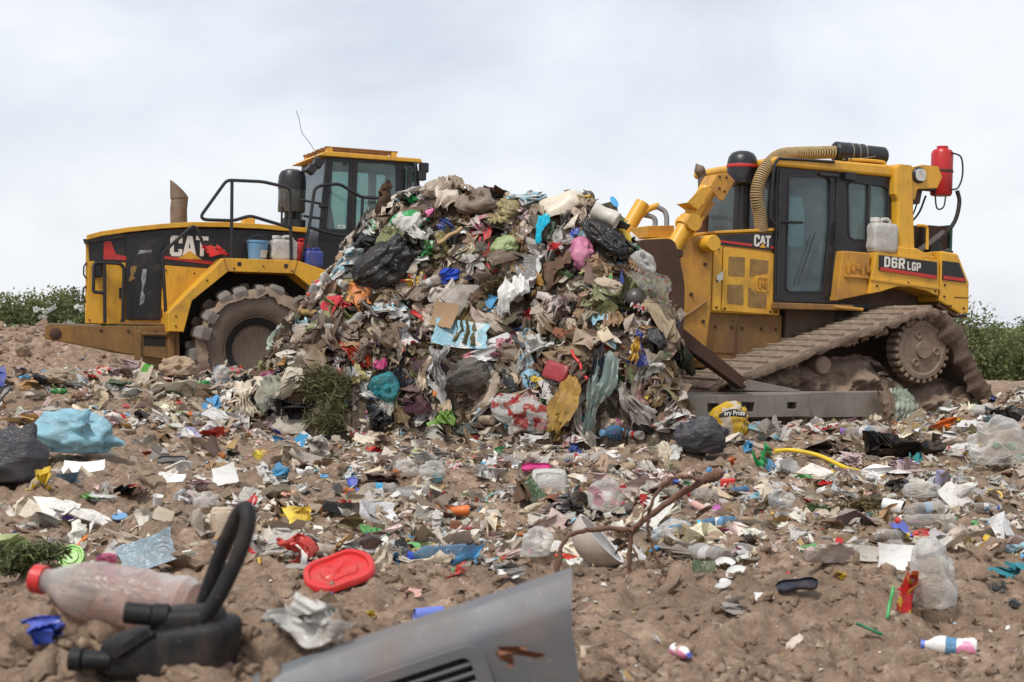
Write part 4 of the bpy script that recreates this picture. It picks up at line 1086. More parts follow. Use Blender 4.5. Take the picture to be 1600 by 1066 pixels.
# cab
def loader_cab_side(y0, y1, near):
    out = [(0.47, 1.95), (0.49, 2.93), (0.58, 4.07), (2.10, 4.07), (2.20, 3.45), (2.12, 2.6), (2.05, 1.95)]
    p1 = rpoly([(0.61, 2.92), (0.69, 4.01), (0.965, 4.01), (0.95, 2.93)], 0.04, 4)
    p2 = rpoly([(1.09, 2.91), (1.10, 4.02), (1.75, 4.03), (1.76, 2.92)], 0.04, 4)
    p3 = rpoly([(1.90, 3.0), (1.88, 4.02), (2.05, 4.02), (2.145, 3.45), (2.09, 3.0)], 0.03, 4)
    MB().prism(out, y0, y1, [p1, p2, p3]).build('cab_wall', 'black_paint', LD, 0.006)
    ym = (y0 + y1) / 2
    for q, nm in ((p1, 'side_pane'), (p2, 'door_pane'), (p3, 'front_pane')):
        MB().prism(q, ym - 0.004, ym + 0.004).build(nm, 'cab_glass', LD)
    if near:
        MB().box(1.02, 1.05, y0 - 0.012, y0 - 0.001, 1.98, 4.05).build('door_edge', 'rubber', LD)
        MB().prism(rrect(0.80, 0.92, 2.945, 2.995, 0.008), y0 - 0.006, y0 + 0.022, [rrect(0.815, 0.905, 2.957, 2.983, 0.004)]).build('pane_sticker', 'white_decal', LD)
        MB().box(0.86, 0.92, y0 - 0.01, y0 - 0.001, 3.96, 4.0).build('pane_latch', 'black_paint', LD)
loader_cab_side(-0.80, -0.74, True)
loader_cab_side(0.74, 0.80, False)
def cross_wall(xb, xt, z0, z1, hole, nm):
    """upright wall across the cab, leaning from xb at z0 to xt at z1"""
    w = 0.738
    lo = [(-w, z0), (w, z0), (w, z1), (-w, z1)]
    mb = MB().prism(lo, -0.02, 0.02, [hole], axis='x')
    mb.v = [(p[0] + xb + (xt - xb) * (p[2] - z0) / (z1 - z0), p[1], p[2]) for p in mb.v]
    mb.build('cab_end', 'black_paint', LD, 0.004)
    g = MB().prism(hole, -0.003, 0.003, axis='x')
    g.v = [(p[0] + xb + (xt - xb) * (p[2] - z0) / (z1 - z0), p[1], p[2]) for p in g.v]
    g.build(nm, 'cab_glass', LD)
cross_wall(0.50, 0.60, 2.0, 4.06, rpoly([(-0.68, 2.92), (-0.68, 4.0), (0.68, 4.0), (0.68, 2.92)], 0.04), 'rear_window')
cross_wall(2.16, 2.10, 2.0, 4.06, rpoly([(-0.68, 2.5), (-0.68, 4.0), (0.68, 4.0), (0.68, 2.5)], 0.04), 'windscreen')
MB().box(0.55, 2.05, -0.72, 0.72, 2.0, 2.5).build('cab_floor', 'black_paint', LD)
MB().prism([(0.9, 2.7), (0.9, 2.9), (1.35, 2.92), (1.35, 2.7)], -0.26, 0.26).prism([(0.72, 2.75), (0.66, 3.55), (0.78, 3.58), (0.92, 2.9)], -0.25, 0.25).build('seat', 'seat_vinyl', LD, 0.03)
MB().tube([(1.75, 0, 2.5), (1.6, 0, 3.05)], 0.05, 10).lathe([(0.17, -0.02), (0.2, 0.0), (0.17, 0.02)], (1.6, 0, 3.08), 'z', 20).build('steering_wheel', 'black_paint', LD, smooth=40)
MB().prism([(0.42, 4.075), (0.50, 4.13), (0.58, 4.15), (2.13, 4.14), (2.17, 4.085), (2.15, 4.075)], -0.88, 0.88).build('cab_roof', 'yellow_paint', LD, 0.015)
# flat guard rack on the roof
for (x0, x1, y0, y1, z0, z1) in ((0.60, 0.69, -0.75, -0.62, 4.152, 4.225), (1.68, 1.77, -0.75, -0.62, 4.145, 4.225), (0.60, 0.69, 0.62, 0.75, 4.152, 4.225), (1.68, 1.77, 0.62, 0.75, 4.145, 4.225)):
    MB().box(x0, x1, y0, y1, z0, z1).build('rack_foot', 'yellow_paint', LD, 0.006)
for i in range(6):
    y = -0.74 + i * 0.27
    MB().box(0.58, 1.79, y, y + 0.13, 4.226, 4.248 + 0.004 * (i % 3)).build('rack_slat', 'wood_rack', LD, 0.004)
# lamps, mirrors, wiper
for (x, y, z, tilt) in ((0.42, -0.86, 3.95, 25), (0.30, -0.92, 3.84, 35)):
    M = Matrix.Translation((x, y, z)) @ Matrix.Rotation(R(tilt), 4, 'Y')
    MB().box(-0.07, 0.07, -0.08, 0.08, -0.075, 0.075, M).build('rear_lamp', 'black_paint', LD, 0.02)
MB().tube([(0.45, -0.84, 4.05), (0.42, -0.86, 3.98), (0.32, -0.92, 3.9)], 0.014, 8).build('lamp_stay', 'black_paint', LD)
for (x, z) in ((2.17, 3.99), (2.13, 3.86)):
    MB().box(x - 0.06, x + 0.08, -0.98, -0.84, z - 0.08, z + 0.08).build('front_lamp', 'black_paint', LD, 0.02)
MB().box(1.90, 1.97, -0.97, -0.90, 3.52, 4.0).build('mirror', 'black_paint', LD, 0.02)
MB().tube(smooth_path([(2.0, -0.86, 4.07), (2.03, -0.93, 4.02), (2.03, -0.95, 3.8), (2.03, -0.95, 3.5)], 5), 0.018, 8).build('mirror_arm', 'black_paint', LD, smooth=40)
# whip aerial
ap = smooth_path([(0.36, -0.88, 3.98), (0.38, -0.88, 4.10), (0.28, -0.88, 4.26), (0.15, -0.88, 4.42), (0.10, -0.88, 4.62), (0.05, -0.88, 4.75)], 5)
MB().tube(ap, 0.0045, 5).build('aerial', 'black_paint', LD)
# hand rails
def rail(pts, y, r=0.026, rounded=True):
    P = [(x, y, z) for x, z in pts]
    out = []
    for i, p in enumerate(P):                       # short fillets at the bends
        p = Vector(p)
        if 0 < i < len(P) - 1:
            a, b_ = Vector(P[i - 1]), Vector(P[i + 1])
            ra, rb = min(0.07, (a - p).length * 0.4), min(0.07, (b_ - p).length * 0.4)
            q0, q1 = p + (a - p).normalized() * ra, p + (b_ - p).normalized() * rb
            for t in (0, 0.33, 0.66, 1):
                out.append(q0 * (1 - t) ** 2 + p * 2 * t * (1 - t) + q1 * t * t)
        else: out.append(p)
    MB().tube(out, r, 8).build('hand_rail', 'black_paint', LD, smooth=40)
rail([(-0.13, 2.87), (-0.75, 3.02), (-1.0, 2.93), (-1.45, 2.92), (-1.50, 2.97), (-1.12, 3.54), (-0.57, 3.55), (-0.14, 3.48), (-0.09, 2.36)], -1.38)
rail([(-1.04, 3.54), (-1.02, 2.36)], -1.38)
rail([(0.11, 2.36), (0.22, 2.91), (0.29, 3.51), (0.40, 3.57), (0.69, 3.61), (1.05, 3.42), (1.75, 3.43), (1.95, 3.30)], -1.22)
rail([(1.07, 3.40), (1.06, 2.5)], -1.22)
rail([(0.23, 2.90), (0.62, 2.81), (1.04, 2.80), (1.5, 2.8)], -1.22)
rail([(-1.93, 1.32), (-2.02, 2.40), (-1.58, 2.83), (-1.52, 2.81), (-1.40, 2.55)], -1.15)
rail([(-3.01, 1.78), (-3.01, 2.22), (-2.63, 2.22), (-2.57, 2.16), (-2.57, 1.32)], -1.08)
rail([(-3.01, 1.78), (-2.86, 1.77)], -1.08)
rail([(-2.86, 2.26), (-2.83, 1.32)], -1.08)
MB().box(-3.0, -2.88, -1.06, -0.96, 2.0, 2.24).build('tail_lamp', 'black_paint', LD, 0.02)
rail([(0.45, 3.27), (0.60, 3.27)], -0.9); rail([(0.2, 3.10), (0.52, 3.07)], -0.9, 0.02); rail([(0.15, 3.35), (0.48, 3.31)], -0.9, 0.02)
# front frame, lift arms and bucket, all but hidden by the heap
MB().prism([(2.1, 0.8), (2.1, 1.7), (2.9, 2.1), (3.3, 1.6), (3.3, 0.8)], -0.5, 0.5).build('front_frame', 'yellow_paint_rough', LD, 0.02)
for s in (-1, 1):
    MB().prism([(2.5, 1.85), (2.5, 2.15), (3.4, 1.9), (4.4, 0.85), (4.4, 0.55), (3.5, 1.45)], s * 0.62 - 0.05, s * 0.62 + 0.05).build('lift_arm', 'yellow_paint_rough', LD, 0.02)
MB().prism([(4.3, 0.25), (4.3, 1.3), (4.5, 1.55), (4.55, 1.5), (4.42, 1.25), (4.45, 0.55), (4.75, 0.33), (5.5, 0.28), (5.5, 0.24)], -1.5, 1.5).build('bucket', 'rust_steel', LD, 0.01)

# ------------------------------------------------------------------ litter: colours, materials, shapes
C_ = dict(white=(.74, .73, .70), milk=(.66, .64, .59), dirtywhite=(.55, .51, .455), cream=(.62, .545, .425), mudwhite=(.47, .40, .34), whitegrey=(.56, .54, .51), pinkwhite=(.66, .53, .50), rosewhite=(.62, .47, .45),
    lilacwhite=(.60, .56, .64), beige=(.46, .37, .28), tan=(.37, .275, .185), taupe=(.27, .20, .15), brownbag=(.17, .115, .08), brown=(.115, .068, .044), kraft=(.31, .20, .115), rust=(.20, .082, .045), sand=(.52, .42, .31),
    stone=(.46, .43, .39), ash=(.31, .285, .25), silver=(.37, .36, .345), grey=(.20, .195, .19), greyclear=(.40, .365, .33), greyprint=(.20, .185, .17), greypink=(.34, .24, .23), greygreen=(.25, .25, .20), slate=(.060, .062, .070),
    charcoal=(.035, .036, .040), darkgrey=(.10, .10, .10), black=(.012, .012, .013), blackbag=(.016, .016, .017), navyblack=(.014, .016, .028), plumblack=(.05, .018, .028), smokeball=(.06, .05, .045), smoke=(.22, .20, .175),
    skyblue=(.30, .56, .66), sky=(.06, .38, .66), blue=(.13, .30, .50), royal=(.015, .05, .42), cobalt=(.03, .08, .45), azure=(.02, .36, .68), navy=(.03, .05, .22), denim=(.12, .20, .28), bluegrey=(.30, .39, .44), cyan=(.02, .45, .60),
    teal=(.03, .20, .24), turquoise=(.05, .40, .45), tealgrey=(.24, .30, .27), periwinkle=(.12, .18, .58), lilac=(.50, .48, .68), violet=(.22, .10, .42), plum=(.26, .05, .14), mauve=(.48, .12, .40), magenta=(.50, .03, .17), pink=(.66, .22, .37),
    rose=(.52, .19, .23), peach=(.66, .36, .25), salmon=(.60, .25, .20), coral=(.62, .16, .10), red=(.56, .022, .022), redtrans=(.66, .07, .055), crimson=(.27, .018, .022), orange=(.66, .16, .025), amber=(.46, .23, .045), ochre=(.36, .22, .06),
    mustard=(.52, .30, .03), yellow=(.72, .49, .025), yellowbag=(.68, .43, .03), straw=(.43, .37, .165), lime=(.19, .44, .04), limegreen=(.24, .42, .09), leaf=(.12, .38, .06), green=(.03, .36, .10), darkgreen=(.015, .16, .06), palegreen=(.36, .44, .20),
    mint=(.45, .51, .42), olive=(.24, .25, .11), bottlegreen=(.055, .10, .04), moss=(.11, .14, .045), floral=(.47, .45, .37), bark=(.075, .042, .028), pale=(.50, .34, .17), skywhite=(.45, .58, .70), pinkyellow=(.70, .45, .35), clear=(.56, .54, .51))

def litter_mat(key):
    if key in _mats: return _mats[key]
    kind, cols = key.split(':')
    cs = [C_[k] for k in cols.split('/')]
    m, n, l, b = new_mat(key)
    v = coords(n, l)
    oi = n.new('ShaderNodeObjectInfo')
    off = n.new('ShaderNodeVectorMath'); off.operation = 'ADD'
    sc = n.new('ShaderNodeVectorMath'); sc.operation = 'SCALE'; sc.inputs[0].default_value = (37, 53, 71)
    l.new(oi.outputs['Random'], sc.inputs['Scale']); l.new(v, off.inputs[0]); l.new(sc.outputs[0], off.inputs[1])
    v = off.outputs[0]
    c = cs[0]
    if len(cs) > 1:                                   # printed patches
        for i, c2 in enumerate(cs[1:]):
            mp = n.new('ShaderNodeMapping'); mp.inputs['Location'].default_value = (7.7 * i, 3.1, 1.3 * i); l.new(v, mp.inputs['Vector'])
            nz = noise(n, l, mp.outputs['Vector'], 6.5, 1.5, 0.5, 0.6)
            c = mix(n, l, ramp(n, l, nz.outputs['Fac'], [(0.545, 0.0), (0.56, 1.0)]), c, c2)
    if cols == 'floral':
        for i, c2 in enumerate(((.20, .28, .40), (.28, .30, .08), (.45, .12, .12))):
            mp = n.new('ShaderNodeMapping'); mp.inputs['Location'].default_value = (5.7 * i, 2.1, 3.3 * i); l.new(v, mp.inputs['Vector'])
            nz = noise(n, l, mp.outputs['Vector'], 15, 2, 0.5, 0.4)
            c = mix(n, l, ramp(n, l, nz.outputs['Fac'], [(0.58, 0.0), (0.61, 0.8)]), c, c2)
    d1 = noise(n, l, v, 7.0, 6, 0.65, 0.4); d2 = noise(n, l, v, 38, 4, 0.7)
    amt = {'film': 0.50, 'clear': 0.55, 'paper': 0.42, 'cloth': 0.55, 'hard': 0.40, 'pet': 0.5, 'card': 0.5, 'foam': 0.30, 'wood': 0.5}[kind]
    if kind == 'film' and max(cs[0]) < 0.09: amt = 0.22
    f1 = ramp(n, l, d1.outputs['Fac'], [(0.47, 0.0), (0.72, amt)])
    f2 = ramp(n, l, d2.outputs['Fac'], [(0.60, 0.0), (0.70, amt * 0.9)])
    c = mix(n, l, f1, c, (0.235, 0.160, 0.105))
    c = mix(n, l, f2, c, (0.15, 0.10, 0.065))
    l.new(c, b.inputs['Base Color'])
    b.inputs['Roughness'].default_value = {'film': 0.22, 'clear': 0.2, 'paper': 0.8, 'cloth': 0.9, 'hard': 0.38, 'pet': 0.2, 'card': 0.85, 'foam': 0.7, 'wood': 0.8}[kind]
    b.inputs['Specular IOR Level'].default_value = 0.5 if kind in ('film', 'clear', 'hard', 'pet') else 0.2
    # creases
    mp = n.new('ShaderNodeMapping'); mp.inputs['Scale'].default_value = (1.0, 1.0, 3.2); mp.inputs['Rotation'].default_value = (0.6, 0.9, 0.4)
    l.new(v, mp.inputs['Vector'])
    wv = noise(n, l, mp.outputs['Vector'], 13, 4, 0.55, 1.4)
    rg = n.new('ShaderNodeMath'); rg.operation = 'SUBTRACT'; rg.inputs[1].default_value = 0.5; l.new(wv.outputs['Fac'], rg.inputs[0])
    ra = n.new('ShaderNodeMath'); ra.operation = 'ABSOLUTE'; l.new(rg.outputs[0], ra.inputs[0])
    hgt = mix(n, l, 0.18, ramp(n, l, ra.outputs[0], [(0.0, 1.0), (0.16, 0.0)]), d2.outputs['Fac'])
    bump(n, l, hgt, b, {'film': 0.42, 'clear': 0.5, 'paper': 0.22, 'cloth': 0.4, 'hard': 0.10, 'pet': 0.25, 'card': 0.3, 'foam': 0.12, 'wood': 0.6}[kind], 0.012)
    out = n['Material Output']
    if kind in ('clear', 'pet'):
        tr = n.new('ShaderNodeBsdfTransparent'); tr.inputs['Color'].default_value = (*[0.35 + 0.65 * min(1, x * 1.25) for x in cs[0]], 1)
        ms = n.new('ShaderNodeMixShader')
        lw = n.new('ShaderNodeLayerWeight'); lw.inputs['Blend'].default_value = 0.35
        ff = n.new('ShaderNodeMath'); ff.operation = 'MULTIPLY_ADD'; ff.inputs[1].default_value = 0.55; ff.inputs[2].default_value = 0.27 if kind == 'clear' else 0.24
        l.new(lw.outputs['Facing'], ff.inputs[0])
        fm = n.new('ShaderNodeMath'); fm.operation = 'MAXIMUM'; l.new(ff.outputs[0], fm.inputs[0]); l.new(f1, fm.inputs[1])
        l.new(fm.outputs[0], ms.inputs[0]); l.new(tr.outputs[0], ms.inputs[1]); l.new(b.outputs[0], ms.inputs[2]); l.new(ms.outputs[0], out.inputs['Surface'])
    elif kind in ('film', 'paper'):
        tl = n.new('ShaderNodeBsdfTranslucent'); l.new(c, tl.inputs['Color'])
        ms = n.new('ShaderNodeMixShader'); ms.inputs[0].default_value = 0.22
        l.new(b.outputs[0], ms.inputs[1]); l.new(tl.outputs[0], ms.inputs[2]); l.new(ms.outputs[0], out.inputs['Surface'])
    return m

_ico = {}
def ico(lev):
    if lev not in _ico:
        bm = bmesh.new(); bmesh.ops.create_icosphere(bm, subdivisions=lev, radius=1.0)
        bm.verts.ensure_lookup_table()
        _ico[lev] = (np.array([v.co[:] for v in bm.verts]), np.array([[q.index for q in f.verts] for f in bm.faces]))
        bm.free()
    return _ico[lev]

def g_bag(r, w, d, h, lev=3, smoothness=0.0):
    """a slack plastic bag: long pleats run out from a few gathered points, ears stand up, hollows between"""
    V, F = ico(lev); V = V.copy()
    rad = np.ones(len(V))
    for _ in range(7):                                   # slack hollows and bulges
        q = r.randn(3); q /= np.linalg.norm(q)
        rad += r.uniform(-0.30, 0.20) * np.exp(-((1 - V @ q) / r.uniform(0.12, 0.35)) ** 2)
    k = 1.0 if smoothness < 0.3 else 0.7
    for kn in range(3):
        K = np.array([r.uniform(-1, 1), r.uniform(-1.0, 0.5), r.uniform(-0.2, 1.0)]); K /= np.linalg.norm(K)
        a1 = np.cross(K, r.randn(3)); a1 /= np.linalg.norm(a1); a2 = np.cross(K, a1)
        th = np.arctan2(V @ a2, V @ a1)
        ph = np.arccos(np.clip(V @ K, -1, 1))
        env = np.clip(ph / 0.35, 0.05, 1) * np.exp(-np.maximum(ph - 0.5, 0) / 0.65)
        for n_, a in ((7, 0.085), (15, 0.06), (29, 0.034)):
            wr = 0.7 * np.sin(1.9 * ph + r.rand() * 6) + 0.45 * np.sin(V @ (r.randn(3) * 3.0))
            amp = 0.5 + 0.5 * np.sin(th * 2 + r.rand() * 6)
            rad += k * a * env * amp * ((1 - np.abs(np.sin(th * n_ / 2 + wr + r.rand() * 6))) ** 1.4 - 0.35)
        ear = r.uniform(0.10, 0.42) * (1 if smoothness < 0.3 else 0.5)
        rad *= 1 - 0.20 * np.exp(-((ph - 0.34) / 0.18) ** 2)
        rad += ear * np.exp(-(ph / 0.20) ** 2) * (0.75 + 0.5 * np.sin(th * 3 + r.rand() * 6))
    for f, a in ((3.2, 0.10), (6.5, 0.05), (12, 0.022)):
        q = r.randn(3); q /= np.linalg.norm(q)
        p0 = r.rand() * 6.28
        warp = 1.1 * np.sin(V @ (r.randn(3) * 2.0) + p0)
        rad += a * k * ((1 - np.abs(np.sin(V @ (q * f) + p0 + warp))) ** 1.5 - 0.36)
    if smoothness > 0.3:                                 # drawn-tight creases along the length
        ang = np.arctan2(V[:, 1], V[:, 2]); env = 0.25 + 0.75 * np.abs(V[:, 0]) ** 0.8
        for f, a in ((13, 0.030), (23, 0.024), (41, 0.014)):
            ww = 1.6 * np.sin(2.2 * V[:, 0] + r.rand() * 6) + 0.5 * np.sin(V @ (r.randn(3) * 4))
            rad += a * env * (1 - 2 * np.abs(np.sin(ang * f / 2 + ww)))
    V = V * rad[:, None]
    V -= (V.max(axis=0) + V.min(axis=0)) / 2
    V /= np.abs(V).max(axis=0)
    V[:, 2] = np.where(V[:, 2] < -0.5, -0.5 + 0.2 * (V[:, 2] + 0.5), V[:, 2])
    return V * np.array([w / 2, d / 2, h / 2]), F

def grid(nu, nv):
    i = np.arange(nu * nv).reshape(nu, nv)
    F = np.stack([i[:-1, :-1], i[1:, :-1], i[1:, 1:], i[:-1, 1:]], -1).reshape(-1, 4)
    u, v = np.meshgrid(np.linspace(-0.5, 0.5, nu), np.linspace(-0.5, 0.5, nv), indexing='ij')
    return u, v, F

def g_fold(r, w, l, n=14, folds=6, amax=110, ragged=0.05, softness=0.04):
    """a sheet creased along random lines"""
    u, v, F = grid(n, max(5, int(n * l / max(w, 1e-3))) if l < w * 2.5 else n * 2)
    e = ((np.abs(u) > 0.49) | (np.abs(v) > 0.49)).astype(float)
    u = u + e * ragged * r.randn(*u.shape); v = v + e * ragged * r.randn(*u.shape)
    P = np.stack([u * w, v * l, np.zeros_like(u)], -1).reshape(-1, 3)
    s = max(w, l)
    for k in range(folds):
        c = P[r.randint(len(P))]
        a = r.rand() * math.pi * 2
        dr = np.array([math.cos(a), math.sin(a), 0.35 * r.randn()]); dr /= np.linalg.norm(dr)
        nn = np.cross(dr, [0, 0, 1.0]); nn /= np.linalg.norm(nn)
        sd = (P - c) @ nn
        ang = R(r.uniform(25, amax)) * (1 if r.rand() < 0.5 else -1)
        soft = softness * s
        th = ang * np.clip(sd / soft, 0, 1)
        q = P - c
        ct, st = np.cos(th)[:, None], np.sin(th)[:, None]
        rot = q * ct + np.cross(dr, q) * st + dr * (q @ dr)[:, None] * (1 - ct)
        P = c + rot
    for f in (5, 11):
        for _ in range(2):
            q = r.randn(3) * f / s
            P = P + (0.05 / f * 3) * s * 0.35 * np.outer(np.abs(np.sin(P @ q + r.rand() * 6)), r.randn(3))
    P -= (P.max(axis=0) + P.min(axis=0)) / 2
    return P, F

def fit(P, ex):
    e = P.max(axis=0) - P.min(axis=0)
    return P * np.array([ex[i] / max(e[i], 1e-4) if ex[i] else 1.0 for i in range(3)])

def g_flat(r, w, l, t, n=9, bend=0.12):
    u, v, F = grid(n, n)
    ed = lambda q: 1 + 0.05 * np.sin(q * 5 + r.rand() * 6) + 0.022 * r.randn(*q.shape)
    uu = u * np.where(np.abs(u) > 0.49, ed(v), 1); vv = v * np.where(np.abs(v) > 0.49, ed(u), 1)
    a = r.rand() * 6.28
    z = bend * max(w, l) * ((uu * math.cos(a) + vv * math.sin(a)) ** 2 * 2 + 0.2 * np.abs(uu * math.sin(a * 2) - 0.1))
    P = np.stack([uu * w, vv * l, z], -1).reshape(-1, 3)
    Q = P.copy(); Q[:, 2] -= t
    m = len(P)
    i = np.arange(n * n).reshape(n, n)
    loop = np.concatenate([i[:, 0], i[-1, 1:], i[-2::-1, -1], i[0, -2:0:-1]])
    l2 = np.roll(loop, -1)
    S = np.stack([loop, l2, l2 + m, loop + m], -1)
    return np.concatenate([P, Q]), np.concatenate([F, F[:, ::-1] + m, S])

def g_long(r, w, l, n=13, m=26, pleat=0.16):
    u, v, F = grid(n, m)
    ph, f = r.rand() * 6, r.uniform(9, 15)
    ww = w * (0.75 + 0.35 * np.sin(v * 4 + ph) + 0.12 * np.sin(v * 11 + ph * 2))
    x = u * ww + 0.10 * w * np.sin(v * 6 + ph) + 0.03 * w * r.randn(*u.shape) * (np.abs(v) > 0.48)
    y = v * l + 0.05 * l * np.sin(u * 7 + ph) * (np.abs(v) > 0.2) + 0.02 * l * r.randn(*u.shape)
    z = pleat * w * (np.abs(np.sin(u * f + ph + 1.5 * np.sin(v * 5 + ph))) + 0.5 * np.sin(u * f * 2.1 + v * 6)) + 0.10 * w * np.cos(v * 5)
    return np.stack([x, y, z], -1).reshape(-1, 3), F

def turned(prof, n=16, r=None, dent=0.0):
    """profile (radius, along) about the x axis, with dents"""
    prof = np.array(prof)
    m = len(prof)
    q = np.linspace(0, 2 * math.pi, n, endpoint=False)
    Rr = np.repeat(prof[:, 0][None], n, 0); A = np.repeat(prof[:, 1][None], n, 0)
    if r is not None and dent:
        L = prof[:, 1].max() - prof[:, 1].min()
        for _ in range(5):
            qa, xa = r.rand() * 6.28, prof[:, 1].min() + L * r.uniform(0.15, 0.85)
            dq = np.abs((q[:, None] - qa + math.pi) % (2 * math.pi) - math.pi)
            Rr = Rr * (1 - dent * np.exp(-(dq / 0.8) ** 2 - ((A - xa) / (0.16 * L)) ** 2))
    P = np.stack([A, Rr * np.cos(q)[:, None], Rr * np.sin(q)[:, None]], -1).reshape(-1, 3)
    i = np.arange(n * m).reshape(n, m)
    j = np.roll(i, -1, axis=0)
    F = np.stack([i[:, :-1], i[:, 1:], j[:, 1:], j[:, :-1]], -1).reshape(-1, 4)
    return P, F

def bottle_parts(r, L, rad, mat_, cap, label, dent=0.22):
    """lies along x with its cap at -x"""
    x0 = -L / 2
    k = L
    body = [(0.001, x0 + 0.05 * k), (rad * 0.38, x0 + 0.05 * k), (rad * 0.38, x0 + 0.10 * k), (rad * 0.5, x0 + 0.15 * k), (rad * 0.82, x0 + 0.24 * k), (rad * 0.97, x0 + 0.33 * k), (rad, x0 + 0.42 * k), (rad * 0.94, x0 + 0.45 * k),
            (rad * 0.94, x0 + 0.50 * k), (rad * 0.94, x0 + 0.58 * k), (rad * 0.94, x0 + 0.64 * k), (rad, x0 + 0.68 * k), (rad * 0.93, x0 + 0.73 * k), (rad, x0 + 0.78 * k), (rad * 0.93, x0 + 0.83 * k), (rad, x0 + 0.88 * k), (rad * 0.97, x0 + 0.94 * k), (rad * 0.75, x0 + 0.99 * k), (rad * 0.35, x0 + 0.965 * k), (0.001, x0 + 0.96 * k)]
    st = r.get_state()
    out = [('body', *turned(body, 18, r, dent), mat_, 30)]
    if cap and cap not in ('clear', 'milk', 'cream'):
        cp = [(0.001, x0), (rad * 0.40, x0), (rad * 0.45, x0 + 0.008 * k), (rad * 0.45, x0 + 0.075 * k), (rad * 0.36, x0 + 0.075 * k)]
        out.append(('cap', *turned(cp, 14), 'hard:' + cap, 30))
    if label and label not in ('clear', 'milk', 'cream'):
        r.set_state(st)
        lb = [(p[0] * 1.02 + 0.001, p[1]) for p in body[6:12]]
        full = np.array(body)
        # follow the dents of the body by turning the same profile
        P, F = turned(body, 18, r, dent)
        P = P.reshape(18, len(body), 3)[:, 7:11].copy()
        P[:, :, 1:] *= 1.03
        i = np.arange(18 * 4).reshape(18, 4); j = np.roll(i, -1, axis=0)
        F = np.stack([i[:, :-1], i[:, 1:], j[:, 1:], j[:, :-1]], -1).reshape(-1, 4)
        out.append(('label', P.reshape(-1, 3), F, 'film:' + label + ('/white' if label not in ('white', 'skywhite', 'pinkyellow') else '/blue'), 30))
    return out

def assemble(name, parts, M, label, cat, group=None):
    """parts: (part name, verts, faces, material, sharp angle); one part makes the thing itself"""
    if len(parts) == 1:
        nm, V, F, mk, sh = parts[0]
        root = link(name, np_mesh(name, V, F, True, sh), litter_mat(mk) if isinstance(mk, str) and ':' in mk else mk)
    else:
        root = empty(name)
        for nm, V, F, mk, sh in parts:
            link(nm, np_mesh(nm, V, F, True, sh), litter_mat(mk) if isinstance(mk, str) and ':' in mk else mk, root)
    root.matrix_world = M
    tag(root, label, cat, group)
    return root

def frame_on(x, y, e=0.22):
    """x right, y up the slope, z out of the surface"""
    p, nrm = surf(x, y, e)
    xa = Vector((1, 0, 0)); xa = (xa - nrm * xa.dot(nrm)).normalized()
    ya = nrm.cross(xa)
    return Matrix(((xa.x, ya.x, nrm.x, p.x), (xa.y, ya.y, nrm.y, p.y), (xa.z, ya.z, nrm.z, p.z), (0, 0, 0, 1)))

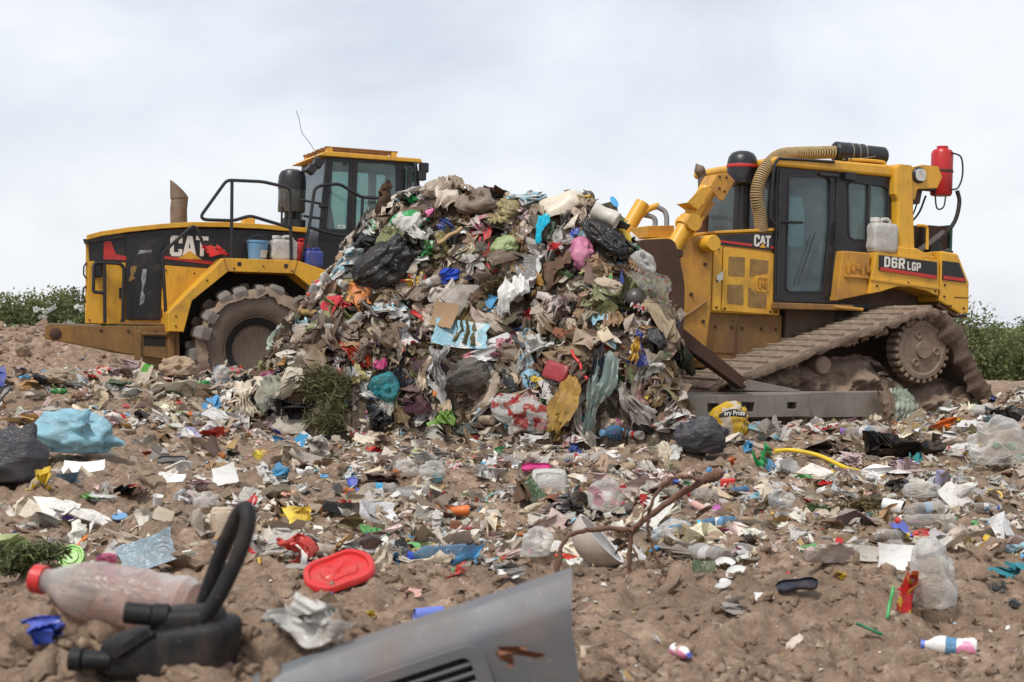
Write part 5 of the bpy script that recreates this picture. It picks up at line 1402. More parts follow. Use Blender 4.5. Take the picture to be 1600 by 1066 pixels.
# heap?, shape, x, y, width, height (m), turn, material, name, category, label
ITEMS = [
 (0, 'moss', -2.122, 6.725, 0.364, 0.207, 0, 'weeds', 'weed_clump', 'weeds', 'heap of green weeds and stalks at the picture edge'),
 (0, 'moss', 2.071, 9.111, 0.456, 0.114, 0, 'hay', 'dry_grass', 'grass', 'dry grass stalks left of the foam cup lying base out'),
 (0, 'moss', 0.953, 7.14, 0.208, 0.042, 0, 'hay', 'dry_grass', 'grass', 'dry stalks around the broken plate'),
 (0, 'bag', -3.456, 12.187, 0.762, 0.366, 0, 'film:skyblue', 'plastic_bag', 'bag', 'large pale blue plastic bag lying on the bare dirt'),
 (0, 'bag', -3.423, 10.441, 0.544, 0.413, 8, 'film:slate', 'refuse_sack', 'sack', 'big dark grey refuse sack with a wrapper poking out beneath'),
 (0, 'rag', -3.051, 9.966, 0.141, 0.199, 60, 'film:yellow/cream', 'food_wrapper', 'wrapper', 'yellow and cream wrapper under the dark grey sack'),
 (0, 'bag', -2.988, 9.4, 0.306, 0.125, 0, 'cloth:cream', 'cloth_sack', 'sack', 'dirty cream cloth sack below the dark grey sack'),
 (0, 'rag', -2.92, 10.116, 0.228, 0.11, -10, 'film:blue', 'plastic_film', 'film', 'crumpled blue film beside the yellow wrapper'),
 (0, 'flat', -3.205, 11.506, 0.307, 0.096, 5, 'foam:white', 'foam_tray', 'tray', 'flat white foam tray under the pale blue bag'),
 (0, 'rag', -2.664, 9.826, 0.27, 0.074, 0, 'film:leaf/white', 'snack_packet', 'packet', 'green and white packet lying along a reed'),
 (0, 'rag', -2.499, 9.986, 0.191, 0.108, 20, 'cloth:red/black', 'torn_shoe', 'shoe', 'torn red and black shoe upper on the dirt'),
 (0, 'flat', -2.001, 10.686, 0.169, 0.134, 15, 'foam:white', 'foam_board', 'board', 'broken white foam board tilted up on its edge'),
 (0, 'flat', -2.322, 10.466, 0.183, 0.065, -3, 'foam:white', 'foam_board', 'board', 'flat white foam strip, next to the tilted foam board'),
 (0, 'rag', -2.126, 10.446, 0.244, 0.087, 8, 'film:pinkwhite/pink', 'food_wrapper', 'wrapper', 'pale pink printed wrapper below the flat foam strip'),
 (0, 'bag', -1.897, 9.515, 0.167, 0.103, 0, 'clear:white', 'plastic_bag', 'bag', 'small white see-through bag left of the black handle'),
 (0, 'rag', -1.7, 9.661, 0.193, 0.097, 25, 'film:white/navy/red', 'snack_packet', 'packet', 'white packet with navy and red print behind the black handle'),
 (0, 'rag', -2.583, 8.895, 0.119, 0.074, 30, 'paper:white/violet', 'paper_carton', 'carton', 'white carton with a violet edge on the dirt'),
 (0, 'lid', -2.322, 9.08, 0.091, 0.034, 0, 'hard:blue', 'jar_lid', 'lid', 'small blue lid lying flat in the dirt'),
 (0, 'cup', -2.244, 9.71, 0.065, 0.065, 70, 'foam:white', 'foam_cup', 'cup', 'broken white foam cup on its side'),
 (0, 'flat', -1.942, 8.556, 0.107, 0.071, -20, 'paper:cream', 'paper_sheet', 'paper', 'cream paper sheet folded over in the dirt'),
 (0, 'rag', -3.0, 14.107, 0.27, 0.153, -10, 'paper:white/lilac', 'magazine', 'magazine', 'open magazine with lilac print curling upwards'),
 (0, 'rag', -2.844, 14.543, 0.206, 0.17, 40, 'paper:white/lilac', 'magazine_page', 'paper', 'loose lilac printed page beside the open magazine'),
 (0, 'bag', -3.633, 15.078, 0.176, 0.138, 0, 'film:black', 'plastic_bag', 'bag', 'small knotted black bag behind the pale blue bag'),
 (0, 'sole', -2.675, 12.101, 0.232, 0.091, 5, 'hard:darkgrey', 'shoe_sole', 'shoe sole', 'grey shoe sole half buried in the dirt'),
 (0, 'bottle', -5.364, 18.175, 0.197, 0.114, 10, 'pet:green', 'drink_bottle', 'bottle', 'crushed green bottle with its base up', ('green', 'leaf')),
 (0, 'rag', -5.038, 18.712, 0.327, 0.218, -15, 'film:red/cream', 'food_packet', 'packet', 'red packet with a cream panel near the loader bumper'),
 (0, 'bag', -4.758, 18.837, 0.377, 0.251, 0, 'film:greypink', 'plastic_bag', 'bag', 'grey and pink bag pressed against the red packet'),
 (0, 'flat', -4.427, 18.506, 0.154, 0.262, -15, 'paper:cream/leaf', 'paper_carton', 'carton', 'upright cream carton with green print'),
 (0, 'rag', -4.68, 18.256, 0.38, 0.152, 0, 'film:bottlegreen', 'net_bag', 'bag', 'dark green net bag below the grey and pink one'),
 (0, 'bag', -4.076, 18.737, 0.484, 0.25, 0, 'cloth:tan', 'cloth_bundle', 'cloth', 'tan cloth bundle below the loader step'),
 (0, 'rag', -3.854, 18.025, 0.691, 0.225, -3, 'film:cream', 'plastic_sheet', 'sheet', 'wide cream plastic sheet lying below the loader wheel'),
 (0, 'bottle', -3.745, 18.411, 0.23, 0.153, -35, 'pet:green', 'drink_bottle', 'bottle', 'green bottle stuck in the rubbish under the loader wheel', ('green', 'leaf')),
 (0, 'bag', -3.516, 18.541, 0.216, 0.216, 0, 'clear:white/blue', 'plastic_bag', 'bag', 'see-through bag with a blue print in front of the loader tyre'),
 (0, 'rag', -3.242, 18.391, 0.23, 0.184, 0, 'film:black', 'plastic_film', 'film', 'black tangle of film in front of the loader tyre'),
 (0, 'long', -2.647, 15.409, 0.282, 0.398, 10, 'cloth:cream', 'cloth_strip', 'cloth', 'twisted cream cloth strip at the left foot of the heap'),
 (0, 'bag', -5.655, 18.289, 0.32, 0.152, -5, 'film:black', 'refuse_sack', 'sack', 'black sack lying by the dirt bank'),
 (0, 'flat', -5.227, 18.499, 0.247, 0.123, -30, 'hard:charcoal', 'plastic_offcut', 'plastic', 'charcoal plastic slab tilted below the loader bumper'),
 (0, 'bag', -5.458, 18.498, 0.478, 0.2, 0, 'film:tan', 'plastic_bag', 'bag', 'tan bag bulging beside the charcoal slab'),
 (0, 'rag', -5.407, 18.483, 0.277, 0.139, 10, 'paper:white', 'paper_sheet', 'paper', 'white paper draped over the tan bag'),
 (0, 'rag', -5.868, 18.48, 0.139, 0.077, 0, 'film:sky', 'plastic_film', 'film', 'scrap of sky blue film by the dirt bank'),
 (0, 'sole', -5.815, 17.524, 0.204, 0.263, 60, 'hard:charcoal', 'boot', 'boot', 'dark boot at the picture edge'),
 (0, 'bottle', -4.364, 16.433, 0.205, 0.11, -20, 'pet:clear', 'drink_bottle', 'bottle', 'short clear bottle with a blue cap behind the pale blue bag', ('blue', 'white')),
 (0, 'rag', -4.248, 15.368, 0.141, 0.102, 30, 'film:red', 'food_wrapper', 'wrapper', 'red wrapper sticking up behind the pale blue bag'),
 (0, 'bottle', -3.341, 15.903, 0.239, 0.119, 0, 'pet:clear', 'drink_bottle', 'bottle', 'clear bottle with an orange label on the slope by the heap', ('white', 'orange')),
 (0, 'rag', -2.888, 15.223, 0.495, 0.216, -15, 'film:white', 'plastic_sheet', 'sheet', 'long white torn film trailing down from the heap'),
 (0, 'bag', -1.041, 7.405, 0.204, 0.16, 0, 'film:redtrans', 'plastic_bag', 'bag', 'bright red plastic bag balled up on the dirt'),
 (0, 'bag', -1.177, 7.665, 0.287, 0.115, 3, 'film:dirtywhite', 'plastic_sack', 'sack', 'long dirty white sack behind the red ball of plastic'),
 (0, 'flat', -1.289, 7.765, 0.078, 0.084, -20, 'film:red/white', 'bottle_label', 'label', 'red and white bottle label next to the black handle'),
 (0, 'rag', -0.245, 6.735, 0.107, 0.079, 10, 'film:redtrans', 'plastic_film', 'film', 'red film beside the large blue capped bottle'),
 (0, 'sole', -0.643, 7.63, 0.07, 0.127, 80, 'hard:white/black', 'shoe_sole', 'shoe sole', 'black and white ribbed shoe sole standing on end'),
 (0, 'flat', -0.563, 7.66, 0.089, 0.109, 15, 'film:charcoal/white', 'foil_packet', 'packet', 'charcoal and white packet leaning beside the ribbed sole'),
 (0, 'rag', -0.749, 7.545, 0.195, 0.107, 0, 'cloth:whitegrey', 'rag', 'rag', 'white and grey rag bundle left of the ribbed sole'),
 (0, 'can', -0.349, 8.986, 0.195, 0.064, 3, 'hard:orange/cream', 'printed_tub', 'tub', 'orange printed tub lying on its side'),
 (0, 'block', -0.316, 8.605, 0.072, 0.072, 5, 'card:rust', 'brick_piece', 'brick', 'broken piece of brown brick below the orange tub'),
 (0, 'flat', -1.004, 9.016, 0.225, 0.068, -8, 'cloth:black', 'rubber_flap', 'rubber', 'curved black rubber flap on the dirt'),
 (0, 'flat', -0.804, 8.841, 0.147, 0.059, 10, 'hard:charcoal', 'rubber_flap', 'rubber', 'charcoal flap beside the curved black rubber'),
 (0, 'flat', -0.421, 9.351, 0.203, 0.101, -25, 'cloth:black', 'rubber_flap', 'rubber', 'pointed black flap above the orange tub'),
 (0, 'cap', -1.087, 10.471, 0.074, 0.07, 0, 'hard:royal', 'bottle_stopper', 'bottle top', 'royal blue cap facing the viewer on the dirt'),
 (0, 'rag', -1.1, 10.266, 0.086, 0.06, 0, 'film:orange', 'food_wrapper', 'wrapper', 'orange wrapper below the royal blue cap'),
 (0, 'bottle', -0.893, 10.191, 0.246, 0.093, 5, 'pet:clear', 'drink_bottle', 'bottle', 'flattened clear bottle with a light blue label', ('clear', 'sky')),
 (0, 'cap', -1.152, 9.726, 0.045, 0.041, 0, 'hard:red', 'bottle_stopper', 'bottle top', 'tiny red ball on the bare dirt'),
 (0, 'bag', -0.74, 10.691, 0.187, 0.125, 0, 'clear:white/orange', 'plastic_bag', 'bag', 'see-through bag with orange print in mid field'),
 (0, 'bag', -0.547, 10.576, 0.203, 0.123, 0, 'clear:white', 'plastic_bag', 'bag', 'milky bag beside the orange printed see-through one'),
 (0, 'flat', -0.72, 10.156, 0.186, 0.063, 5, 'hard:grey', 'plastic_flap', 'panel', 'thin grey flap near the milky bag'),
 (0, 'rag', -1.416, 10.386, 0.078, 0.104, 0, 'paper:white', 'tissue', 'tissue', 'white tissue sticking up from the dirt'),
 (0, 'rag', -1.458, 10.856, 0.154, 0.09, 15, 'paper:white', 'paper_sheet', 'paper', 'white wedge of paper near the foot of the heap'),
 (0, 'rag', -1.472, 10.141, 0.118, 0.059, 0, 'cloth:peach', 'foam_piece', 'foam', 'peach foam flowers on the dirt'),
 (0, 'bag', -1.707, 11.732, 0.186, 0.215, 0, 'film:beige', 'plastic_bag', 'bag', 'beige bag standing at the left foot of the heap'),
 (0, 'bag', -1.704, 13.441, 0.246, 0.19, 0, 'film:dirtywhite', 'plastic_bag', 'bag', 'off-white bag in front of the grass clump'),
 (0, 'flat', -1.917, 14.062, 0.105, 0.129, -40, 'paper:white/sky', 'medicine_box', 'box', 'small white and blue carton near the grass clump'),
 (0, 'rag', -1.257, 14.026, 0.175, 0.094, 10, 'cloth:red', 'rag', 'rag', 'red rag at the foot of the heap'),
 (0, 'rag', -1.225, 14.407, 0.12, 0.096, 0, 'film:red', 'food_wrapper', 'wrapper', 'red foil knot in front of the grass clump'),
 (0, 'flat', -1.386, 14.452, 0.217, 0.084, -20, 'card:cream', 'cardboard', 'cardboard', 'cream card flap beside the red rag'),
 (0, 'rag', -0.29, 14.186, 0.213, 0.154, 0, 'paper:white', 'paper_sheet', 'paper', 'white paper propped before the clear sack with red print'),
 (0, 'rag', -0.157, 10.731, 0.286, 0.152, -15, 'film:white', 'plastic_sheet', 'sheet', 'white film sheet spread out in mid field'),
 (0, 'rag', -0.142, 12.196, 0.224, 0.061, 12, 'cloth:rose', 'cloth_strip', 'cloth', 'pink cloth strip above the white film sheet'),
 (0, 'cap', -0.454, 8.315, 0.045, 0.042, 0, 'hard:cyan', 'bottle_stopper', 'bottle top', 'turquoise cap near the orange tub'),
 (0, 'flat', -0.062, 7.79, 0.042, 0.058, -20, 'paper:pink', 'paper_card', 'card', 'small pink card standing in the dirt'),
 (0, 'rag', 0.0, 6.71, 0.19, 0.078, 5, 'cloth:white/plum/grey', 'patterned_rag', 'rag', 'patterned white and plum rag behind the grey panel'),
 (0, 'jug', 0.246, 10.186, 0.238, 0.161, 0, 'film:milk', 'plastic_jug', 'jug', 'white plastic jug lying among the litter'),
 (0, 'cup', 0.424, 9.071, 0.121, 0.121, 10, 'foam:dirtywhite', 'foam_cup', 'cup', 'white foam cup with its mouth to the viewer'),
 (0, 'bag', 0.563, 8.991, 0.247, 0.195, 0, 'clear:white/pink', 'plastic_bag', 'bag', 'see-through bag with pink print beside the foam cup'),
 (0, 'rag', 0.839, 10.056, 0.26, 0.193, 0, 'cloth:pinkwhite', 'padding', 'padding', 'fluffy pale pink padding behind the branch'),
 (0, 'rag', 0.058, 9.301, 0.147, 0.186, -20, 'card:brown', 'cardboard', 'cardboard', 'brown cardboard leaf standing beside the white jug'),
 (0, 'flat', 0.13, 9.451, 0.095, 0.165, 35, 'film:bottlegreen', 'palm_leaf', 'leaf', 'green leaf leaning on the brown cardboard'),
 (0, 'rag', 0.278, 9.241, 0.162, 0.092, -20, 'card:rust', 'dry_leaf', 'leaf', 'curled rust brown leaf below the white jug'),
 (0, 'sole', 0.175, 11.067, 0.212, 0.06, 5, 'hard:magenta', 'sandal', 'sandal', 'magenta plastic sandal in mid field'),
 (0, 'bottle', 0.519, 12.976, 0.249, 0.13, 10, 'pet:milk', 'drink_bottle', 'bottle', 'milky bottle with a red printed label', ('milk', 'red')),
 (0, 'cup', 0.888, 11.901, 0.139, 0.099, 40, 'foam:tan', 'paper_cup', 'cup', 'tan paper cup on its side'),
 (0, 'bottle', 0.99, 14.307, 0.334, 0.191, 28, 'pet:blue', 'water_bottle', 'bottle', 'big light blue water bottle at the foot of the heap', ('blue', 'sky')),
 (0, 'bottle', 1.14, 14.237, 0.19, 0.154, -60, 'pet:clear', 'drink_bottle', 'bottle', 'bottle with a red label and red cap beside the big blue one', ('red', 'red')),
 (0, 'bag', 1.477, 14.173, 0.437, 0.213, 5, 'film:white/salmon', 'plastic_bag', 'bag', 'white and salmon bag at the right foot of the heap'),
 (0, 'sack', 1.58, 12.802, 0.48, 0.331, -10, 'film:slate', 'refuse_sack', 'sack', 'smooth dark grey sack with fine creases, beside the yellow bag'),
 (0, 'sack', 2.058, 14.517, 0.399, 0.339, 0, 'film:yellowbag/cream', 'food_sack', 'sack', 'yellow and cream food sack with a dark name band'),
 (0, 'bag', 2.421, 14.372, 0.431, 0.275, 0, 'film:dirtywhite/skyblue', 'plastic_bag', 'bag', 'white bag with a blue patch, right of the yellow sack'),
 (0, 'rag', 2.203, 17.103, 0.185, 0.185, -30, 'film:crimson', 'food_wrapper', 'wrapper', 'dark red wrapper behind the yellow sack'),
 (0, 'bag', 1.988, 12.957, 0.086, 0.119, 0, 'film:sky', 'snack_packet', 'packet', 'small bright blue packet under the yellow sack'),
 (0, 'bag', 1.994, 12.261, 0.153, 0.225, -20, 'film:green', 'plastic_bag', 'bag', 'shiny green bag hanging down by the yellow hose'),
 (0, 'rag', 1.757, 12.286, 0.082, 0.113, 0, 'film:orange', 'plastic_film', 'film', 'orange scrap under the smooth grey sack'),
 (0, 'rag', 2.149, 11.986, 0.22, 0.18, 0, 'paper:white', 'paper_sheet', 'paper', 'crisp white folded paper beside the yellow hose'),
 (0, 'block', 1.503, 10.661, 0.107, 0.062, -5, 'hard:red', 'plastic_case', 'case', 'small red plastic case on the dirt'),
 (0, 'bottle', 1.545, 10.496, 0.149, 0.096, 30, 'pet:blue', 'drink_bottle', 'bottle', 'short pale blue bottle beside the red case', ('clear', 'clear')),
 (0, 'bottle', 1.144, 9.201, 0.176, 0.069, -12, 'pet:clear', 'drink_bottle', 'bottle', 'clear bottle neck with a red cap behind the branch', ('red', 'clear')),
 (0, 'cap', 1.193, 8.941, 0.052, 0.052, 0, 'hard:mauve', 'bottle_stopper', 'bottle top', 'mauve cap standing in the dirt'),
 (0, 'bottle', 1.125, 8.431, 0.211, 0.084, -4, 'pet:blue', 'water_bottle', 'bottle', 'small dusty blue water bottle with a cyan cap', ('cyan', 'blue')),
 (0, 'bottle', 0.928, 7.27, 0.103, 0.224, -65, 'pet:clear', 'drink_bottle', 'bottle', 'clear bottle with an orange band pointing at the viewer', ('clear', 'orange')),
 (0, 'shard', 0.962, 6.945, 0.087, 0.087, 0, 'foam:white', 'plate_piece', 'plate', 'white broken plate piece on the bottle neck'),
 (0, 'shard', 0.943, 6.531, 0.093, 0.054, 30, 'foam:white', 'plate_piece', 'plate', 'curved white plate rim near the green leaf'),
 (0, 'rag', 1.391, 9.186, 0.077, 0.077, 0, 'paper:white', 'paper_sheet', 'paper', 'white torn paper right of the mauve cap'),
 (0, 'rag', 1.153, 7.43, 0.167, 0.087, -5, 'paper:white/plum', 'food_wrapper', 'wrapper', 'white wrapper with a plum stripe on the dirt'),
 (0, 'flat', 0.835, 6.671, 0.1, 0.05, 0, 'film:bottlegreen', 'green_leaf', 'leaf', 'broad green leaf lying flat by the broken plate'),
 (0, 'bag', 0.117, 7.026, 0.152, 0.141, 0, 'clear:white', 'plastic_bag', 'bag', 'clear dented bag left of the branch'),
 (0, 'rag', 0.197, 8.285, 0.062, 0.062, 0, 'film:magenta', 'plastic_film', 'film', 'magenta scrap behind the clear tub'),
 (0, 'bag', 0.863, 8.21, 0.253, 0.123, 0, 'clear:white/sky', 'plastic_bag', 'bag', 'torn see-through bag with blue flecks beneath the branch'),
 (0, 'rag', 1.554, 9.411, 0.125, 0.11, 0, 'cloth:cream', 'work_glove', 'glove', 'cream cotton glove with its fingers spread'),
 (0, 'long', 1.216, 12.151, 0.101, 0.223, 15, 'cloth:cream', 'cloth_strip', 'cloth', 'upright cream cloth strip behind the branch'),
 (0, 'bottle', 3.374, 14.662, 0.379, 0.159, -42, 'pet:clear', 'drink_bottle', 'bottle', 'clear bottle with a violet cap below the push arm', ('violet', 'white')),
 (0, 'rag', 4.35, 15.527, 0.349, 0.181, 5, 'cloth:orange', 'cloth', 'cloth', 'bright orange cloth below the sprocket'),
 (0, 'rag', 4.144, 15.602, 0.247, 0.13, 5, 'cloth:denim', 'cloth', 'cloth', 'faded blue denim beside the orange cloth'),
 (0, 'bag', 4.201, 14.752, 0.197, 0.16, 0, 'cloth:whitegrey', 'rag', 'rag', 'spotted white rag bundle in front of the orange cloth'),
 (0, 'rag', 3.299, 12.971, 0.811, 0.303, 0, 'cloth:black', 'jacket', 'jacket', 'big black jacket spread over the litter'),
 (0, 'rag', 2.668, 12.846, 0.439, 0.193, -3, 'cloth:brown', 'cloth', 'cloth', 'brown sacking left of the black jacket'),
 (0, 'rag', 3.735, 14.447, 0.277, 0.169, 0, 'cloth:cream', 'cloth', 'cloth', 'cream cloth behind the black jacket'),
 (0, 'rag', 3.874, 13.141, 0.339, 0.153, -10, 'film:white/red/yellow', 'food_sack', 'sack', 'white red and yellow food bag right of the black jacket'),
 (0, 'sack', 3.827, 12.076, 0.483, 0.403, 0, 'clear:white', 'plastic_bag', 'bag', 'big see-through bag of bottles at the right'),
 (0, 'bottle', 4.287, 13.582, 0.17, 0.102, 70, 'pet:green', 'drink_bottle', 'bottle', 'green bottle inside the big see-through bag', ('green', 'clear')),
 (0, 'bag', 4.977, 15.443, 0.399, 0.219, -5, 'film:black', 'refuse_sack', 'sack', 'shiny black sack behind the big see-through bag'),
 (0, 'bottle', 4.989, 16.348, 0.3, 0.177, 50, 'pet:milk', 'drink_bottle', 'bottle', 'cream bottle standing aslant by the track', ('cream', 'cream')),
 (0, 'rag', 3.053, 12.161, 0.355, 0.122, -10, 'cloth:white/violet', 'shirt', 'shirt', 'white shirt with a violet seam below the black jacket'),
 (0, 'rag', 2.792, 11.871, 0.277, 0.129, 0, 'foam:white', 'foam_sheet', 'foam', 'white foam sheet below the black jacket'),
 (0, 'rag', 2.208, 10.761, 0.135, 0.081, 0, 'cloth:red', 'rag', 'rag', 'small red rag near the white foam'),
 (0, 'bottle', 1.848, 10.476, 0.131, 0.148, 85, 'pet:milk', 'drink_bottle', 'bottle', 'mud stained bottle standing near the white paper', ('milk', 'milk')),
 (0, 'bag', 1.589, 9.046, 0.166, 0.113, 0, 'clear:white', 'plastic_bag', 'bag', 'round see-through bag on the dirt'),
 (0, 'moss', 1.788, 8.931, 0.164, 0.134, 0, 'moss', 'moss_clump', 'moss', 'round green moss clump on the dirt'),
 (0, 'rag', 2.072, 9.591, 0.216, 0.104, 0, 'film:white', 'plastic_film', 'film', 'white film lump right of the moss clump'),
 (0, 'cup', 2.204, 8.881, 0.111, 0.089, -30, 'foam:white', 'foam_cup', 'cup', 'white foam cup lying base to the viewer'),
 (0, 'bottle', 2.303, 8.601, 0.244, 0.093, 22, 'pet:clear', 'water_bottle', 'bottle', 'clear water bottle with a blue and white label', ('clear', 'skywhite')),
 (0, 'bottle', 2.277, 8.451, 0.324, 0.085, -5, 'pet:clear', 'drink_bottle', 'bottle', 'long clear bottle with a red cap on the left', ('red', 'clear')),
 (0, 'bottle', 1.925, 7.756, 0.168, 0.071, 176, 'pet:clear', 'drink_bottle', 'bottle', 'clear bottle with a yellow cap on the right', ('yellow', 'milk')),
 (0, 'lid', 2.926, 9.316, 0.105, 0.085, 0, 'hard:yellow', 'jar_lid', 'lid', 'bright yellow lid tilted to the viewer'),
 (0, 'bottle', 2.71, 8.756, 0.139, 0.058, 175, 'pet:clear', 'water_bottle', 'bottle', 'clear bottle with a blue cap below the yellow lid', ('royal', 'blue')),
 (0, 'bag', 2.512, 9.411, 0.251, 0.125, 0, 'clear:white', 'plastic_bag', 'bag', 'white clear bag among the pale litter'),
 (0, 'bag', 2.729, 9.456, 0.134, 0.079, 0, 'clear:white', 'plastic_bag', 'bag', 'small clear tub like bag near the yellow lid'),
 (0, 'bag', 3.495, 10.94, 0.246, 0.1, 0, 'film:dirtywhite', 'plastic_bag', 'bag', 'dirty white bag below the big see-through bag'),
 (0, 'cup', 2.767, 9.902, 0.083, 0.091, -70, 'paper:lilac', 'paper_cup', 'cup', 'lilac paper cup standing in pale litter'),
 (0, 'rag', 3.217, 11.146, 0.195, 0.102, 0, 'film:white/lilac', 'plastic_film', 'film', 'white and lilac film beside the lilac cup'),
 (0, 'rag', 1.326, 6.406, 0.219, 0.128, -8, 'film:mudwhite/rosewhite', 'food_sack', 'sack', 'mud smeared patterned wrapper with a red cap behind it'),
 (0, 'cap', 1.653, 7.755, 0.042, 0.042, 0, 'hard:red', 'bottle_stopper', 'bottle top', 'red cap behind the mud smeared wrapper'),
 (0, 'flat', 1.817, 7.245, 0.175, 0.121, -5, 'foam:white', 'foam_board', 'board', 'clean white board piece above the hanging white bag'),
 (0, 'flat', 1.716, 7.395, 0.129, 0.074, -5, 'card:stone', 'board_piece', 'board', 'grey white board fragment beside the clean white one'),
 (0, 'sack', 1.688, 6.145, 0.195, 0.287, 3, 'clear:white', 'plastic_bag', 'bag', 'long white bag hanging down the small dirt step'),
 (0, 'rag', 1.566, 6.06, 0.086, 0.212, -20, 'film:red/yellow', 'snack_packet', 'packet', 'red and yellow foil packet left of the long white bag'),
 (0, 'bottle', 1.628, 5.709, 0.19, 0.081, -22, 'hard:white/pink', 'yogurt_bottle', 'bottle', 'drinking yogurt bottle with a blue top', ('periwinkle', 'pinkyellow')),
 (0, 'bottle', 0.552, 4.99, 0.112, 0.054, 112, 'hard:white/pink', 'yogurt_bottle', 'bottle', 'small yogurt bottle with a blue top pointing away', ('periwinkle', 'pinkyellow')),
 (0, 'stick', 1.465, 5.94, 0.129, 0.015, 72, 'hard:green', 'plastic_spoon', 'spoon', 'green plastic spoon stuck upright in the dirt'),
 (0, 'stick', 1.337, 5.739, 0.105, 0.012, -55, 'hard:darkgreen', 'drinking_straw', 'straw', 'dark green straw lying in the dirt'),
 (0, 'rag', 2.185, 6.74, 0.202, 0.079, -8, 'cloth:teal', 'rag', 'rag', 'teal knitted rag on the dirt'),
 (0, 'sole', 1.144, 6.145, 0.174, 0.072, 12, 'hard:navyblack', 'shoe_sole', 'shoe sole', 'black shoe sole half buried near the front'),
 (0, 'rag', 0.874, 6.07, 0.132, 0.096, 0, 'film:greyclear', 'plastic_film', 'film', 'crumpled grey film in a hollow of the dirt'),
 (0, 'rag', 0.878, 6.415, 0.091, 0.064, 0, 'film:white', 'plastic_film', 'film', 'white film scrap above the crumpled grey one'),
 (0, 'flat', 1.014, 6.18, 0.072, 0.031, 5, 'foam:white', 'foam_piece', 'foam', 'small white foam strip beside the black sole'),
 (0, 'rag', 1.341, 6.301, 0.074, 0.047, 0, 'film:yellow', 'foil_scrap', 'foil', 'yellow foil twist on the dirt'),
 (0, 'cap', 2.436, 7.87, 0.043, 0.039, 0, 'hard:yellow', 'bottle_stopper', 'bottle top', 'yellow cap in the dirt on the right'),
 (0, 'rag', 2.259, 7.94, 0.218, 0.073, 0, 'film:lilacwhite', 'plastic_bag', 'bag', 'flat lilac white bag behind the board piece'),
 (0, 'moss', 2.081, 6.545, 0.076, 0.071, 0, 'wire', 'steel_wool', 'steel wool', 'grey steel wool tuft, upper one on the right'),
 (0, 'moss', 2.043, 6.195, 0.088, 0.088, 0, 'wire', 'steel_wool', 'steel wool', 'grey steel wool tuft, lower one on the right'),
 (0, 'rag', -1.107, 3.643, 0.14, 0.079, -25, 'hard:cobalt', 'plastic_flap', 'plastic', 'folded cobalt blue plastic beside the red capped jug'),
 (0, 'cap', -2.093, 7.3, 0.128, 0.116, 0, 'hard:lime', 'cup_lid', 'lid', 'lime green round lid tilted to the viewer'),
 (0, 'flat', -1.727, 7.26, 0.266, 0.151, 22, 'film:bluegrey', 'plastic_sheet', 'sheet', 'stiff blue grey plastic sheet corner on the dirt'),
 (0, 'bag', -0.46, 3.558, 0.255, 0.142, -15, 'film:milk', 'plastic_bag', 'bag', 'big cream white bag beside the red lid'),
 (0, 'can', -0.307, 5.665, 0.109, 0.061, 20, 'hard:periwinkle/white', 'drink_can', 'can', 'crushed blue and white can behind the grey panel'),
 (0, 'rag', -0.527, 5.71, 0.052, 0.038, 0, 'film:yellow', 'plastic_piece', 'plastic', 'bright yellow scrap near the red lid'),
 (0, 'block', -1.526, 8.165, 0.157, 0.17, 20, 'card:sand', 'sandstone_piece', 'stone', 'pale sandstone piece behind the black handle'),
 (0, 'cup', -1.821, 6.905, 0.092, 0.115, -80, 'pet:pink', 'plastic_cup', 'cup', 'pink see-through cup behind the red capped jug'),
 (0, 'rag', -0.907, 7.245, 0.362, 0.054, 4, 'film:greyclear', 'plastic_film', 'film', 'long grey film strip above the red lid'),
 (0, 'flat', -0.42, 7.87, 0.098, 0.052, 5, 'film:moss', 'leaf_scrap', 'leaf', 'drab green leaf scrap near the turquoise cap'),
 (0, 'rag', 1.599, 11.621, 0.126, 0.107, 0, 'film:white/navy', 'food_wrapper', 'wrapper', 'white wrapper with navy print below the smooth grey sack'),
 (0, 'rag', 2.607, 11.471, 0.172, 0.096, 0, 'clear:white', 'plastic_film', 'film', 'glassy film left of the white foam sheet'),
 (0, 'rag', 3.237, 15.527, 0.285, 0.129, 0, 'film:white/red', 'food_wrapper', 'wrapper', 'white wrapper with red print below the push arm'),
 (0, 'rag', 2.995, 15.447, 0.257, 0.142, 0, 'film:white/red', 'food_wrapper', 'wrapper', 'red edged white wrapper next to the white bag with a blue patch'),
 (0, 'bag', 3.125, 14.277, 0.214, 0.131, 0, 'film:beige', 'plastic_bag', 'bag', 'small beige bag above the brown sacking'),
 (0, 'rag', 3.552, 14.587, 0.207, 0.109, 0, 'film:coral', 'plastic_film', 'film', 'coral film left of the cream cloth'),
 (0, 'rag', 4.613, 15.367, 0.32, 0.154, 10, 'paper:white/cream', 'paper_sheet', 'paper', 'pale paper bundle below the tail of the track'),
 (0, 'rag', 2.469, 9.801, 0.172, 0.098, 20, 'hard:charcoal', 'plastic_flap', 'panel', 'dark grey wedge in the pale litter'),
 (0, 'rag', 1.491, 9.406, 0.102, 0.063, 0, 'film:skyblue', 'plastic_film', 'film', 'light blue scrap beside the cotton glove'),
 (0, 'rag', 0.568, 10.481, 0.175, 0.087, 0, 'film:rosewhite', 'plastic_film', 'film', 'rose white film behind the foam cup'),
 (0, 'bag', 0.714, 10.561, 0.15, 0.132, 0, 'film:dirtywhite', 'plastic_bag', 'bag', 'dirty white bag right of the white jug'),
 (1, 'sack', -1.275, 15.863, 0.74, 0.542, 28, 'film:blackbag', 'refuse_sack', 'sack', 'large black sack on the left shoulder of the heap'),
 (1, 'bag', -1.069, 16.042, 0.495, 0.294, 10, 'film:milk/green', 'plastic_bag', 'bag', 'white bag with green print near the heap top'),
